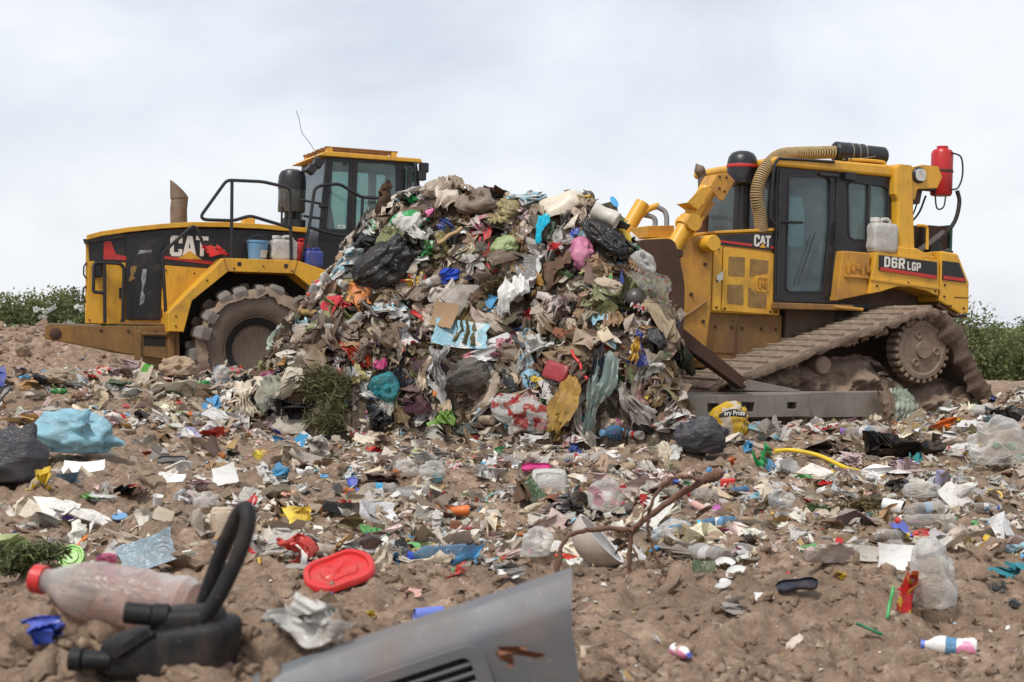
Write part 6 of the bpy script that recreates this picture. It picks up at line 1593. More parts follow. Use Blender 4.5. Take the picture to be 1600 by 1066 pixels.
 (1, 'rag', -1.035, 16.35, 0.204, 0.272, 30, 'film:green', 'plastic_bag', 'bag', 'bright green bag sticking up by the loader cab'),
 (1, 'bag', -0.388, 16.084, 0.442, 0.389, 10, 'film:taupe', 'plastic_bag', 'bag', 'big crumpled taupe bag at the very top of the heap'),
 (1, 'bag', -0.771, 16.251, 0.379, 0.271, 20, 'film:beige', 'plastic_bag', 'bag', 'beige bag left of the taupe one at the heap top'),
 (1, 'rag', -0.291, 15.892, 0.278, 0.238, 0, 'film:pinkwhite/rose', 'plastic_bag', 'bag', 'pale pink bag below the taupe one'),
 (1, 'bag', -0.02, 16.064, 0.321, 0.294, 0, 'film:straw', 'plastic_bag', 'bag', 'straw yellow crushed bag at the heap top'),
 (1, 'rag', 0.12, 16.019, 0.174, 0.24, 0, 'film:pinkwhite', 'plastic_bag', 'bag', 'pinkish white bag beside the straw yellow one'),
 (1, 'bag', -0.085, 15.68, 0.366, 0.287, 35, 'film:palegreen', 'plastic_bag', 'bag', 'pale green bag on the upper face of the heap'),
 (1, 'flat', 0.104, 15.572, 0.402, 0.337, -15, 'film:greyprint/white', 'plastic_sheet', 'sheet', 'square grey sheet with worn white print on the heap'),
 (1, 'log', -1.368, 16.424, 0.164, 0.452, 82, 'wood:bark', 'wood_stump', 'wood', 'dark wooden stump poking up beside the loader cab'),
 (1, 'rag', -0.896, 15.824, 0.251, 0.185, 0, 'film:green/white', 'plastic_bag', 'bag', 'green and white bag right of the large black sack'),
 (1, 'rag', -0.639, 15.662, 0.365, 0.17, 20, 'cloth:cobalt', 'rag', 'rag', 'cobalt blue rag in the middle of the heap'),
 (1, 'rag', -0.423, 15.606, 0.234, 0.117, 0, 'cloth:navyblack', 'rag', 'rag', 'navy black cloth right of the cobalt rag'),
 (1, 'bottle', -0.833, 15.626, 0.26, 0.195, 20, 'pet:milk', 'drink_bottle', 'bottle', 'muddy bottle with a red band below the cobalt rag', ('red', 'red')),
 (1, 'rag', -0.995, 15.717, 0.17, 0.301, 80, 'film:yellow/red', 'food_packet', 'packet', 'yellow and red packet beside the large black sack'),
 (1, 'rag', -1.22, 15.579, 0.428, 0.325, 0, 'film:white/skyblue', 'plastic_bag', 'bag', 'white bag with a pale blue corner on the left face'),
 (1, 'stick', -1.385, 15.608, 0.299, 0.039, -52, 'hard:charcoal', 'plastic_bar', 'bar', 'dark bar lying across the white bag with a blue corner'),
 (1, 'long', 0.019, 15.445, 0.283, 0.425, -15, 'foam:white', 'foam_chunk', 'foam', 'torn white foam slab in the middle of the heap'),
 (1, 'moss', -0.143, 15.556, 0.337, 0.285, 0, 'hay', 'grass_clump', 'grass', 'tangle of dry brown grass above the light blue package'),
 (1, 'flat', -0.498, 15.321, 0.549, 0.281, -8, 'film:skyblue/white', 'diaper_package', 'package', 'torn light blue package on the centre of the heap'),
 (1, 'rag', -0.178, 15.22, 0.66, 0.304, 12, 'film:white/rose', 'plastic_sack', 'sack', 'white sack with red print below the light blue package'),
 (1, 'bag', -0.192, 15.387, 0.449, 0.218, -28, 'film:beige', 'plastic_sack', 'sack', 'rolled beige sack above the light blue package'),
 (1, 'flat', -0.654, 15.388, 0.244, 0.269, -15, 'card:kraft', 'cardboard', 'cardboard', 'kraft cardboard flap left of the light blue package'),
 (1, 'bag', -0.41, 15.137, 0.505, 0.454, 30, 'clear:smoke', 'plastic_bag', 'bag', 'big smoky see-through bag on the lower face'),
 (1, 'long', -0.696, 15.178, 0.215, 0.405, 5, 'film:silver', 'plastic_sheet', 'sheet', 'silver grey sheet beside the smoky bag'),
 (1, 'sack', 0.135, 14.764, 0.763, 0.381, -32, 'clear:white/red', 'plastic_sack', 'sack', 'big see-through sack with red print at the heap foot'),
 (1, 'bag', -0.676, 15.003, 0.263, 0.238, 0, 'film:limegreen', 'plastic_bag', 'bag', 'lime green bag with a handle at the heap foot'),
 (1, 'bag', -1.229, 15.196, 0.329, 0.329, 0, 'clear:turquoise', 'net_bag', 'bag', 'turquoise net bag on the lower left face'),
 (1, 'rag', -1.295, 15.303, 0.166, 0.115, 0, 'film:magenta', 'food_wrapper', 'wrapper', 'magenta wrapper above the turquoise net bag'),
 (1, 'moss', -1.779, 15.24, 0.711, 1.016, 0, 'grass', 'grass_clump', 'grass', 'big clump of uprooted grass at the left foot of the heap'),
 (1, 'bag', -2.165, 15.411, 0.283, 0.347, 0, 'film:cream', 'plastic_bag', 'bag', 'cream bag left of the grass clump'),
 (1, 'long', -2.373, 15.47, 0.297, 0.413, 10, 'cloth:greygreen', 'cloth', 'cloth', 'grey green cloth at the far left of the heap'),
 (1, 'rag', -2.323, 15.704, 0.196, 0.144, 0, 'film:amber', 'plastic_film', 'film', 'amber film on the left slope of the heap'),
 (1, 'rag', -2.448, 15.622, 0.208, 0.195, 40, 'film:pink', 'net_bag', 'bag', 'pink netting on the left foot of the heap'),
 (1, 'bottle', -1.807, 15.602, 0.26, 0.208, -20, 'pet:milk', 'drink_bottle', 'bottle', 'milky bottle on the left slope'),
 (1, 'bottle', -1.618, 15.662, 0.3, 0.17, 40, 'pet:milk', 'drink_bottle', 'bottle', 'dented bottle with a red cap facing down the left slope', ('red', 'milk')),
 (1, 'bottle', -1.975, 16.126, 0.309, 0.134, 28, 'pet:clear', 'drink_bottle', 'bottle', 'clear bottle with a red band by the loader fender', ('red', 'red')),
 (1, 'bottle', -1.735, 16.016, 0.24, 0.147, -50, 'pet:clear', 'drink_bottle', 'bottle', 'clear bottle with a red label below the large black sack', ('red', 'red')),
 (1, 'rag', -1.961, 15.687, 0.34, 0.209, 20, 'film:olive', 'plastic_bag', 'bag', 'olive bag on the left slope'),
 (1, 'long', -2.411, 16.39, 0.205, 0.3, -25, 'film:mint', 'plastic_bag', 'bag', 'pale mint bag hanging on the left slope'),
 (1, 'long', 0.34, 15.701, 0.131, 0.366, -8, 'cloth:cyan', 'rag', 'rag', 'bright cyan rag hanging on the upper right face'),
 (1, 'rag', 0.44, 15.554, 0.259, 0.233, -35, 'film:red', 'plastic_bag', 'bag', 'red bag beside the cyan rag'),
 (1, 'sack', 0.715, 15.329, 0.281, 0.396, 5, 'film:pink', 'plastic_bag', 'bag', 'pink carrier bag hanging on the right of the heap'),
 (1, 'rag', 0.639, 15.505, 0.142, 0.284, -10, 'film:cobalt/mustard', 'snack_packet', 'packet', 'blue and mustard packet above the pink carrier bag'),
 (1, 'sack', 0.914, 15.34, 0.588, 0.23, -38, 'film:blackbag', 'refuse_sack', 'sack', 'long black sack draped over the right shoulder'),
 (1, 'shell', 0.556, 15.898, 0.464, 0.344, 10, 'hard:cream', 'chair_shell', 'chair', 'cream plastic chair shell upside down on the heap top'),
 (1, 'rag', 0.391, 16.21, 0.473, 0.122, 5, 'film:black', 'plastic_strip', 'strip', 'black plastic strip fluttering on the heap top'),
 (1, 'lid', 0.944, 15.629, 0.104, 0.221, 0, 'hard:azure', 'basin', 'basin', 'azure plastic basin rim behind the chair shell'),
 (1, 'can', 0.917, 15.507, 0.271, 0.181, -30, 'hard:dirtywhite', 'plastic_drum', 'drum', 'dirty white drum at the right shoulder'),
 (1, 'rag', 0.5, 15.377, 0.423, 0.282, -42, 'cloth:bottlegreen', 'cloth', 'cloth', 'dark green cloth down the right face'),
 (1, 'bag', 0.303, 15.456, 0.18, 0.27, 0, 'film:amber', 'plastic_bag', 'bag', 'golden knotted bag in the middle right'),
 (1, 'bag', 1.254, 15.363, 0.294, 0.32, -20, 'clear:white', 'plastic_bag', 'bag', 'see-through bag in front of the bulldozer blade'),
 (1, 'long', 1.319, 14.939, 0.373, 0.622, 35, 'clear:floral', 'plastic_tablecloth', 'tablecloth', 'flowered plastic tablecloth hanging before the blade'),
 (1, 'bag', 0.939, 15.021, 0.3, 0.15, -18, 'cloth:beige', 'sock', 'sock', 'beige stuffed sock on the right face'),
 (1, 'rag', 0.873, 14.965, 0.2, 0.162, 0, 'film:white', 'plastic_bag', 'bag', 'white knotted bag below the stuffed sock'),
 (1, 'ball', 1.172, 14.964, 0.212, 0.2, 0, 'hard:smokeball', 'ball', 'ball', 'dark muddy ball before the blade'),
 (1, 'long', 1.192, 14.6, 0.182, 0.341, -10, 'film:navy/mustard', 'food_sack', 'sack', 'navy and mustard sack corner on the right edge'),
 (1, 'long', 0.856, 14.461, 0.241, 0.771, -14, 'film:tealgrey', 'plastic_tube', 'tube', 'long grey green plastic tube sliding down the right face'),
 (1, 'long', 0.589, 14.56, 0.279, 0.546, -22, 'cloth:ochre', 'cloth', 'cloth', 'ochre cloth hanging at the heap foot'),
 (1, 'long', 0.823, 14.527, 0.109, 0.666, -10, 'cloth:navyblack', 'umbrella', 'umbrella', 'closed black umbrella hanging on the right face'),
 (1, 'stick', 0.695, 14.633, 0.354, 0.03, -65, 'hard:red', 'plastic_rod', 'rod', 'thin red rod beside the closed umbrella'),
 (1, 'block', 0.492, 14.748, 0.258, 0.098, -28, 'hard:crimson', 'plastic_crate', 'crate', 'crimson plastic crate piece on the lower right'),
 (1, 'rag', 0.536, 14.946, 0.336, 0.249, -35, 'card:rust', 'cardboard', 'cardboard', 'rust brown cardboard on the right face'),
 (1, 'long', 1.141, 14.405, 0.264, 0.504, 25, 'film:ash', 'plastic_sheet', 'sheet', 'ash grey sheet draped at the right foot'),
 (1, 'rag', 0.278, 14.827, 0.161, 0.136, 0, 'film:yellow', 'foil_scrap', 'foil', 'yellow foil on the lower face'),
 (1, 'bag', -1.258, 15.084, 0.289, 0.277, 0, 'film:charcoal', 'plastic_bag', 'bag', 'charcoal bag below the turquoise net bag'),
 (1, 'stick', -0.621, 15.861, 0.304, 0.04, 36, 'wood:pale', 'wooden_stick', 'stick', 'pale wooden stick near the heap top'),
 (1, 'rag', -0.954, 15.799, 0.263, 0.158, 10, 'paper:white', 'paper_sheet', 'paper', 'stack of white papers right of the large black sack'),
 (1, 'bag', 0.421, 14.854, 0.285, 0.149, -18, 'film:peach', 'plastic_bag', 'bag', 'peach bag on the lower right face'),
 (1, 'rag', 0.773, 14.726, 0.172, 0.196, 0, 'paper:white', 'tissue', 'tissue', 'white shredded tissue on the right face'),
 (1, 'stick', 0.139, 15.12, 0.214, 0.038, -52, 'hard:charcoal', 'plastic_pipe', 'pipe', 'dark pipe sticking out right of the white sack'),
 (1, 'rag', 0.19, 15.196, 0.152, 0.127, 0, 'film:white/skyblue', 'plastic_film', 'film', 'white and pale blue scrap by the dark pipe'),
 (1, 'bag', -0.942, 15.595, 0.299, 0.182, 0, 'film:taupe', 'plastic_bag', 'bag', 'taupe bag below the muddy bottle'),
 (1, 'rag', -1.476, 15.75, 0.262, 0.171, 15, 'card:kraft', 'cardboard', 'cardboard', 'torn kraft cardboard under the large black sack'),
 (1, 'rag', -0.582, 15.52, 0.388, 0.155, -20, 'card:rust', 'wood_veneer', 'veneer', 'rust brown veneer strip in the middle'),
 (1, 'bag', 0.504, 15.109, 0.252, 0.164, 0, 'film:greyclear', 'plastic_bag', 'bag', 'grey clear bag right of the golden knotted bag'),
 (1, 'rag', 0.778, 14.949, 0.324, 0.212, 0, 'card:brown', 'cardboard', 'cardboard', 'brown matted cardboard below the stuffed sock'),
 (1, 'bag', 0.031, 15.007, 0.225, 0.275, 0, 'film:black', 'plastic_bag', 'bag', 'glossy black bag right of the smoky one'),
 (1, 'rag', -1.548, 15.475, 0.361, 0.155, -8, 'card:kraft', 'cardboard', 'cardboard', 'kraft board above the grass clump'),
 (1, 'rag', -1.022, 15.33, 0.217, 0.23, -40, 'film:white/red', 'food_packet', 'packet', 'white packet with red print on the left face'),
 (1, 'bag', -1.077, 15.202, 0.253, 0.228, 0, 'film:navyblack', 'plastic_bag', 'bag', 'navy bag right of the turquoise net bag'),
 (1, 'rag', -0.943, 15.074, 0.352, 0.276, 0, 'cloth:plumblack', 'cloth', 'cloth', 'dark plum cloth above the lime green bag'),
 (1, 'rag', -1.529, 15.282, 0.229, 0.357, 20, 'film:silver', 'plastic_film', 'film', 'silver film hanging beside the grass clump'),
 (1, 'rag', -1.394, 15.2, 0.165, 0.152, 30, 'film:white/cobalt', 'food_packet', 'packet', 'white and cobalt packet on the lower left'),
 (1, 'bag', 0.429, 14.696, 0.208, 0.22, 0, 'film:brownbag', 'plastic_bag', 'bag', 'brown bag above the ochre cloth'),
 (1, 'bag', 1.042, 15.162, 0.227, 0.177, 0, 'film:brownbag', 'plastic_bag', 'bag', 'brown bag right of the pink carrier bag'),
 (1, 'rag', 0.758, 15.172, 0.19, 0.139, 0, 'film:straw', 'plastic_film', 'film', 'straw coloured film below the pink carrier bag'),
 (1, 'bag', 0.197, 15.731, 0.288, 0.236, 0, 'film:taupe', 'plastic_bag', 'bag', 'taupe bag left of the cyan rag'),
 (1, 'rag', -0.525, 15.77, 0.302, 0.131, 10, 'film:beige', 'plastic_film', 'film', 'beige film in the middle of the upper face'),
 (1, 'rag', -0.359, 15.683, 0.392, 0.17, -20, 'film:greyclear', 'plastic_film', 'film', 'grey film left of the pale green bag'),
 (1, 'bag', -1.567, 16.361, 0.354, 0.177, 25, 'film:beige', 'plastic_bag', 'bag', 'beige bag on the upper left slope'),
 (1, 'rag', -1.807, 16.369, 0.341, 0.164, 35, 'card:kraft', 'cardboard', 'cardboard', 'kraft scraps on the upper left slope'),
 (1, 'bag', -2.091, 15.68, 0.287, 0.183, 0, 'film:taupe', 'plastic_bag', 'bag', 'taupe bag on the lower left slope'),
 (1, 'bag', 0.603, 14.457, 0.265, 0.133, 0, 'film:white/rose', 'plastic_bag', 'bag', 'white and rose bag at the heap foot'),
 (1, 'rag', -0.186, 14.862, 0.31, 0.136, 0, 'film:cream', 'plastic_film', 'film', 'cream film at the heap foot, left of the clear sack'),
 (1, 'bag', 1.342, 14.635, 0.244, 0.244, 0, 'film:charcoal', 'plastic_bag', 'bag', 'charcoal bag at the right edge of the heap'),
 (1, 'rag', 0.97, 14.553, 0.279, 0.243, 0, 'card:brown', 'cardboard', 'cardboard', 'brown cardboard right of the closed umbrella'),
]

def tuft(r, w, h, d, count, thick, stiff=0.5):
    """many thin blades in a rounded clump (quads)"""
    V, F = [], []
    sub = [np.array([r.uniform(-0.30, 0.30) * w, r.uniform(-0.25, 0.25) * d, r.uniform(-0.1, 0.34) * h, r.uniform(0.35, 0.75)]) for _ in range(8)]
    for i in range(count):
        a = r.randn(3); a /= np.linalg.norm(a); a[2] = abs(a[2])
        s_ = sub[r.randint(8)]
        c = s_[:3] + a * r.rand() ** 0.5 * np.array([w / 2, d / 2, h / 2]) * s_[3] * 0.8
        t = r.randn(3) * np.array([1, 1, 0.8]); t[2] -= 0.25; t /= np.linalg.norm(t)
        L = (0.18 + 0.35 * r.rand()) * max(w, h) * 0.6
        s = np.cross(t, r.randn(3)); s /= np.linalg.norm(s); s *= thick * (0.6 + 0.8 * r.rand())
        b = r.randn(3) * L * 0.18
        p0, p1, p2 = c - t * L / 2, c + b, c + t * L / 2
        k = len(V)
        V += [p0 - s, p0 + s, p1 + s, p1 - s, p2 + s * 0.3, p2 - s * 0.3]
        F += [(k, k + 1, k + 2, k + 3), (k + 3, k + 2, k + 4, k + 5)]
    return np.array(V), np.array(F)

def blade_mat(name, c1, c2, c3):
    m, n, l, b = new_mat(name)
    nz = noise(n, l, coords(n, l), 22, 3)
    l.new(ramp(n, l, nz.outputs['Fac'], [(0.35, c1), (0.5, c2), (0.66, c3)]), b.inputs['Base Color'])
    b.inputs['Roughness'].default_value = 0.8
    return m
blade_mat('moss', (.035, .055, .015), (.06, .10, .028), (.11, .14, .045))
blade_mat('grass', (.045, .044, .016), (.105, .098, .036), (.20, .175, .08))
blade_mat('hay', (.045, .034, .014), (.11, .080, .03), (.22, .165, .07))
blade_mat('weeds', (.035, .048, .014), (.075, .095, .030), (.17, .17, .06))
blade_mat('wire', (.05, .055, .055), (.12, .125, .12), (.22, .22, .21))

for k, row in enumerate(ITEMS):
    on_heap, gen, x, y, w, h, rot, mk, name, cat, lab = row[:11]
    ex = row[11] if len(row) > 11 else None
    r = np.random.RandomState(1000 + k * 7)
    Z = Matrix.Rotation(R(rot), 4, 'Z')
    if on_heap:
        B = frame_on(x, y)
    else:
        p, nrm = surf(x, y, 0.10)
        B = Matrix.Translation(p)
    lift_, tilt = 0.0, 0.0
    parts = None
    big = w * h > 0.05
    if gen == 'bag' and (w < 0.30 if on_heap else w < 0.46) and not mk.startswith('clear'):
        V, F = g_fold(r, w * 1.9, max(h, 0.6 * w) * 2.2, 30 if w > 0.2 else 18, 11 if w > 0.2 else 9, 135, 0.02, 0.09)
        V = fit(V, (w * 1.05, h * 1.05, 0.75 * min(w, h))) if on_heap else fit(V, (w, max(0.75 * w, h), h * 1.05))
        lift_ = 0.16 * min(w, h) if on_heap else h * 0.38
        parts = [('sheet', V, F, mk, 55)]
    elif gen == 'puff':
        V, F = g_fold(r, w * 1.7, w * 1.5, 44, 8, 95, 0.01, 0.16)
        V = fit(V, (w, 0.75 * w, h * 1.1)) if h < w else fit(g_fold(r, w * 1.3, h * 1.5, 34, 7, 95, 0.01, 0.15)[0], (w, 0.35 * w, h * 1.05)); lift_ = h * 0.42
        if h >= w: F = g_fold(np.random.RandomState(1), w * 1.3, h * 1.5, 34, 0)[1]
        parts = [('sheet', V, F, mk, 80)]
    elif gen in ('bag', 'sack'):
        lev = 5 if w > 0.30 else 4
        sm = 0.62 if gen == 'sack' else 0.0
        if on_heap:
            t = 0.62 * min(w, h)
            V, F = g_bag(r, w, h, t * 1.25, lev, sm); lift_ = t * 0.16
        else:
            V, F = g_bag(r, w, max(0.75 * w, h) * 0.85, h * 1.25, lev, sm); lift_ = h * 0.42
        parts = [('bag', V, F, mk, 80)]
    elif gen == 'rag':
        n_ = 20 if big else 14
        V, F = g_fold(r, w * 1.5, max(h, 0.6 * w) * 1.7, n_ + 4, 7, 125, 0.03, 0.07)
        V = fit(V, (w, h, 0.5 * min(w, h))) if on_heap else fit(V, (w, max(0.7 * w, h), h * 0.9))
        lift_ = 0.10 * min(w, h) if on_heap else h * 0.34
        parts = [('sheet', V, F, mk, 40)]
    elif gen == 'flat':
        th = {'foam': 0.014, 'card': 0.006, 'hard': 0.005}.get(mk.split(':')[0], 0.003)
        if on_heap:
            V, F = g_flat(r, w, h, th); lift_ = 0.07
        else:
            tilt = min(70, 26 + 60 * h / w)
            V, F = g_flat(r, w, h / math.sin(R(tilt + 10)), th); lift_ = h * 0.40
        parts = [('sheet', V, F, mk, 35)]
    elif gen == 'long':
        V, F = g_long(r, w, h)
        if on_heap: lift_ = 0.09
        else: tilt = 62; lift_ = h * 0.42
        parts = [('sheet', V, F, mk, 50)]
    elif gen == 'bottle':
        L = max(w, h)
        if not on_heap:
            a = abs(((rot + 90) % 180) - 90)
            L = w / max(0.5, math.cos(R(a))) if a < 60 else max(h * 1.5, w)
        rad = min(max(min(w, h) * 0.5, 0.13 * L), 0.19 * L)
        cap, lb = ex if ex else ('milk', 'milk')
        parts = bottle_parts(r, L, rad, mk, cap, lb, 0.10 if mk.startswith('hard') else 0.24)
        lift_ = rad * 0.55
    elif gen == 'cup':
        rad, L = min(w, h) / 2, max(w, h) * 1.05
        pr = [(0.001, -L / 2 + 0.012), (rad * 0.72, -L / 2 + 0.012), (rad * 0.74, -L / 2), (rad, L / 2), (rad * 1.05, L / 2 + 0.004), (rad * 0.97, L / 2), (rad * 0.70, -L / 2 + 0.02), (0.001, -L / 2 + 0.02)]
        V, F = turned(pr, 20, r, 0.10)
        lift_ = rad * 0.7
        Z = Matrix.Rotation(R(rot + (180 if abs(rot) < 60 and rot >= 0 else 0)), 4, 'Z') @ Matrix.Rotation(R(12), 4, 'Y')
        if abs(rot) >= 70: Z = Matrix.Rotation(R(15), 4, 'X') @ Matrix.Rotation(R(-90 + (rot % 20)), 4, 'Y'); lift_ = L * 0.45
        elif rot == 10: Z = Matrix.Rotation(R(-115), 4, 'Z')
        parts = [('cup', V, F, mk, 35)]
    elif gen in ('lid', 'cap'):
        rad = w / 2; t = rad * (0.5 if gen == 'cap' else 0.16)
        pr = [(0.001, t), (rad * 0.55, t), (rad * 0.6, t * 0.8), (rad * 0.8, t * 0.85), (rad * 0.86, t), (rad * 0.97, t), (rad, t * 0.8), (rad, 0.0), (rad * 0.93, 0.0), (rad * 0.92, t * 0.6), (0.001, t * 0.6)]
        V, F = turned(pr, 24)
        V = V[:, [1, 2, 0]]
        tilt = math.degrees(math.asin(min(0.97, h / w))) * 0.85
        if on_heap: tilt = 0; V = V * np.array([1, h / w, 1]); lift_ = 0.10
        else: lift_ = h * 0.45
        parts = [('lid', V, F, mk, 35)]
    elif gen == 'can':
        rad, L = h * 0.5, w
        pr = [(0.001, -L / 2 + 0.006), (rad * 0.85, -L / 2 + 0.006), (rad * 0.92, -L / 2), (rad, -L / 2 + 0.01)] + [(rad, -L / 2 + 0.01 + (L - 0.02) * i / 6) for i in range(1, 7)] + [(rad * 0.92, L / 2), (rad * 0.85, L / 2 - 0.006), (0.001, L / 2 - 0.006)]
        V, F = turned(pr, 22, r, 0.16); lift_ = rad * 0.75
        parts = [('can', V, F, mk, 35)]
    elif gen == 'jug':
        V, F = g_bag(r, 1, 1, 1, 4, 1.0)
        V0, F0 = ico(4)
        S = np.sign(V0) * np.abs(V0) ** 0.42
        S = S / np.abs(S).max(axis=0) * np.array([w / 2, w * 0.36, h * 0.55])
        S += 0.004 * np.sin(V0 * 19)
        hd = MB().tube([(-w * 0.12, 0, h * 0.5), (-w * 0.10, 0, h * 0.66), (w * 0.16, 0, h * 0.66), (w * 0.2, 0, h * 0.5)], h * 0.05, 8)
        parts = [('body', S, F0, mk, 60), ('neck', *turned([(0.001, w * 0.60), (h * 0.13, w * 0.60), (h * 0.13, w * 0.48), (h * 0.2, w * 0.44)], 12), mk, 35)]
        lift_ = h * 0.42
    elif gen == 'stick':
        L, rad = w, max(0.006, h * 0.5)
        pts = [(-L / 2 + L * i / 8, 0.03 * L * math.sin(i * 1.3 + k), 0) for i in range(9)]
        mb = MB().tube(pts, [rad * (1 + 0.15 * math.sin(i * 2.2)) for i in range(9)], 8)
        quad = [f for f in mb.f if len(f) == 4]
        V, F = np.array([tuple(v_) for v_ in mb.v]), np.array(quad)
        if on_heap: lift_ = 0.10
        else: Z = Matrix.Rotation(R(-rot if abs(rot) > 60 else -rot * 0.4), 4, 'Y') @ Matrix.Rotation(R(rot * 0.3), 4, 'Z'); lift_ = L * 0.45 if abs(rot) > 60 else 0.05
        parts = [('stick', V, F, mk, 50)]
    elif gen == 'log':
        L, rad = h, w * 0.5
        pts = [(-L / 2 + L * i / 10, 0.02 * math.sin(i), 0.015 * math.cos(i * 1.7)) for i in range(11)]
        mb = MB().tube(pts, [rad * (1.05 - 0.045 * i + 0.12 * r.randn()) for i in range(10)] + [rad * 0.15], 10)
        V = np.array([tuple(v_) for v_ in mb.v]); F = np.array([f for f in mb.f if len(f) == 4])
        V = V + 0.012 * r.randn(*V.shape); lift_ = 0.12
        Z = Matrix.Rotation(R(-rot), 4, 'Y')
        B = Matrix.Translation(B.translation)
        parts = [('log', V, F, mk, 50)]
    elif gen == 'block':
        V, F = ico(3); S = np.sign(V) * np.abs(V) ** 0.35
        S = S / np.abs(S).max(axis=0) * np.array([w / 2, max(w, h) * 0.35, h / 2])
        S = S * (1 + 0.05 * np.sin(V[:, :1] * 5 + k) + 0.03 * r.randn(len(V), 1))
        lift_ = h * 0.38 if not on_heap else 0.08
        parts = [('block', S, F, mk, 30)]
    elif gen == 'sole':
        nL = 18
        prof = [(0.0, 0.20), (0.06, 0.34), (0.2, 0.40), (0.4, 0.33), (0.55, 0.31), (0.75, 0.42), (0.88, 0.38), (0.97, 0.22), (1.0, 0.05)]
        xs = np.linspace(0, 1, nL); ws = np.interp(xs, [p_[0] for p_ in prof], [p_[1] for p_ in prof])
        L = max(w, h); W = L * 0.42
        V, F = [], []
        for i in range(nL):
            zz = 0.03 * L * math.sin(xs[i] * 5) + (0.010 * L if i % 2 else 0)
            for (sy, sz) in ((-1, 0), (1, 0), (1, 0.09), (0.8, 0.11), (0.78, 0.05), (-0.78, 0.05), (-0.8, 0.11), (-1, 0.09)):
                V.append(((xs[i] - 0.5) * L, sy * ws[i] * W, zz + sz * L))
        for i in range(nL - 1):
            for j in range(8): F.append((i * 8 + j, i * 8 + (j + 1) % 8, (i + 1) * 8 + (j + 1) % 8, (i + 1) * 8 + j))
        V, F = np.array(V), np.array(F)
        tilt = 38; lift_ = h * 0.42
        if rot > 50: Z = Matrix.Rotation(R(rot), 4, 'Z'); tilt = 68
        parts = [('sole', V, F, mk, 35)]
    elif gen == 'shard':
        V, F = [], []
        for i in range(9):
            q = R(-70 + 140 * i / 8)
            for (rr_, zz) in ((0.55 + 0.06 * r.randn(), 0.0), (0.8, 0.03), (1.0, 0.12)):
                V.append((rr_ * math.sin(q) * w * 0.6, rr_ * math.cos(q) * w * 0.6 - w * 0.4, zz * w))
        for i in range(8):
            for j in range(2): F.append((i * 3 + j, i * 3 + j + 1, i * 3 + j + 4, i * 3 + j + 3))
        V = np.array(V); F = np.array(F); V2 = V - np.array([0, 0, 0.004])
        F = np.concatenate([F, F[:, ::-1] + len(V)]); V = np.concatenate([V, V2])
        tilt = 40; lift_ = h * 0.4
        parts = [('shard', V, F, mk, 40)]
    elif gen == 'shell':
        u, v, F = grid(14, 14)
        bx_ = np.maximum(np.abs(u), np.abs(v)) * 2
        z = 0.30 * h * (1 - bx_ ** 4) + 0.10 * h * np.sin(u * 6) * np.cos(v * 5)
        V = np.stack([u * w * (1 + 0.1 * v), v * h, z], -1).reshape(-1, 3); lift_ = 0.08
        parts = [('shell', V, F, mk, 45)]
    elif gen == 'ball':
        V, F = ico(3); V = V * (w / 2); lift_ = 0.10
        parts = [('ball', V, F, mk, 180)]
    elif gen == 'moss':
        cnt = int(min(3600, 900 + 6000 * w * h))
        if mk == 'wire': cnt = 500
        V, F = tuft(r, w, h, w * 0.7 if not on_heap else 0.20, cnt, 0.0035 if mk != 'wire' else 0.0015)
        if on_heap: V = V[:, [0, 2, 1]] * np.array([1, 1, -1]); V[:, 1] -= h * 0.25
        lift_ = 0.06 if on_heap else 0.0
        parts = [('clump', V, F, mk, None)]
    if not on_heap and y < 4.5: lift_ += 0.012
    T = Matrix.Translation((0, 0, lift_ + 0.055)) if on_heap else Matrix.Translation((0, 0, lift_))
    M = B @ T @ (Matrix.Rotation(R(tilt), 4, 'X') @ Z if tilt else Z)
    assemble(name, [(a_, V_, F_, (MAT(m_) if ':' not in m_ else m_), s_) for a_, V_, F_, m_, s_ in parts], M, lab, cat)

# ------------------------------------------------------------------ things on the machines
def rounded_box(w, d, h, pw=0.30, lev=4):
    V, F = ico(lev)
    S = np.sign(V) * np.abs(V) ** pw
    S = S / np.abs(S).max(axis=0) * np.array([w / 2, d / 2, h / 2])
    return S + np.array([0, 0, h / 2]), F

def quads_of(mb):
    return np.array([tuple(v_) for v_ in mb.v]), np.array([f for f in mb.f if len(f) == 4])

def jerrycan(name, label, mk, cap, w, d, h, M, neck=-0.25):
    V, F = rounded_box(w, d, h * 0.86)
    V[:, 0] *= 1 - 0.05 * np.sin(V[:, 2] / h * 18) ** 8
    hd, hf = quads_of(MB().tube(smooth_path([(-0.02 * w, 0, h * 0.82), (0.0, 0, h * 0.95), (0.26 * w, 0, h * 0.97), (0.36 * w, 0, h * 0.82)], 5), 0.022 * (w / 0.35), 8))
    nk, nf = quads_of(MB().lathe([(0.055 * w / 0.35, h * 0.80), (0.055 * w / 0.35, h * 0.90), (0.0001, h * 0.90)], (neck * w, 0, 0), 'z', 12))
    cp, cf = quads_of(MB().lathe([(0.06 * w / 0.35, h * 0.88), (0.06 * w / 0.35, h * 0.985), (0.05 * w / 0.35, h), (0.0001, h)], (neck * w, 0, 0), 'z', 14))
    return assemble(name, [('body', V, F, mk, 60), ('handle', hd, hf, mk, 50), ('neck', nk, nf, mk, 40), ('cap', cp, cf, 'hard:' + cap, 40)], M, label, 'jerrycan')

bpy.context.view_layer.update()
LM, DM = LD.matrix_world.copy(), DZ.matrix_world.copy()
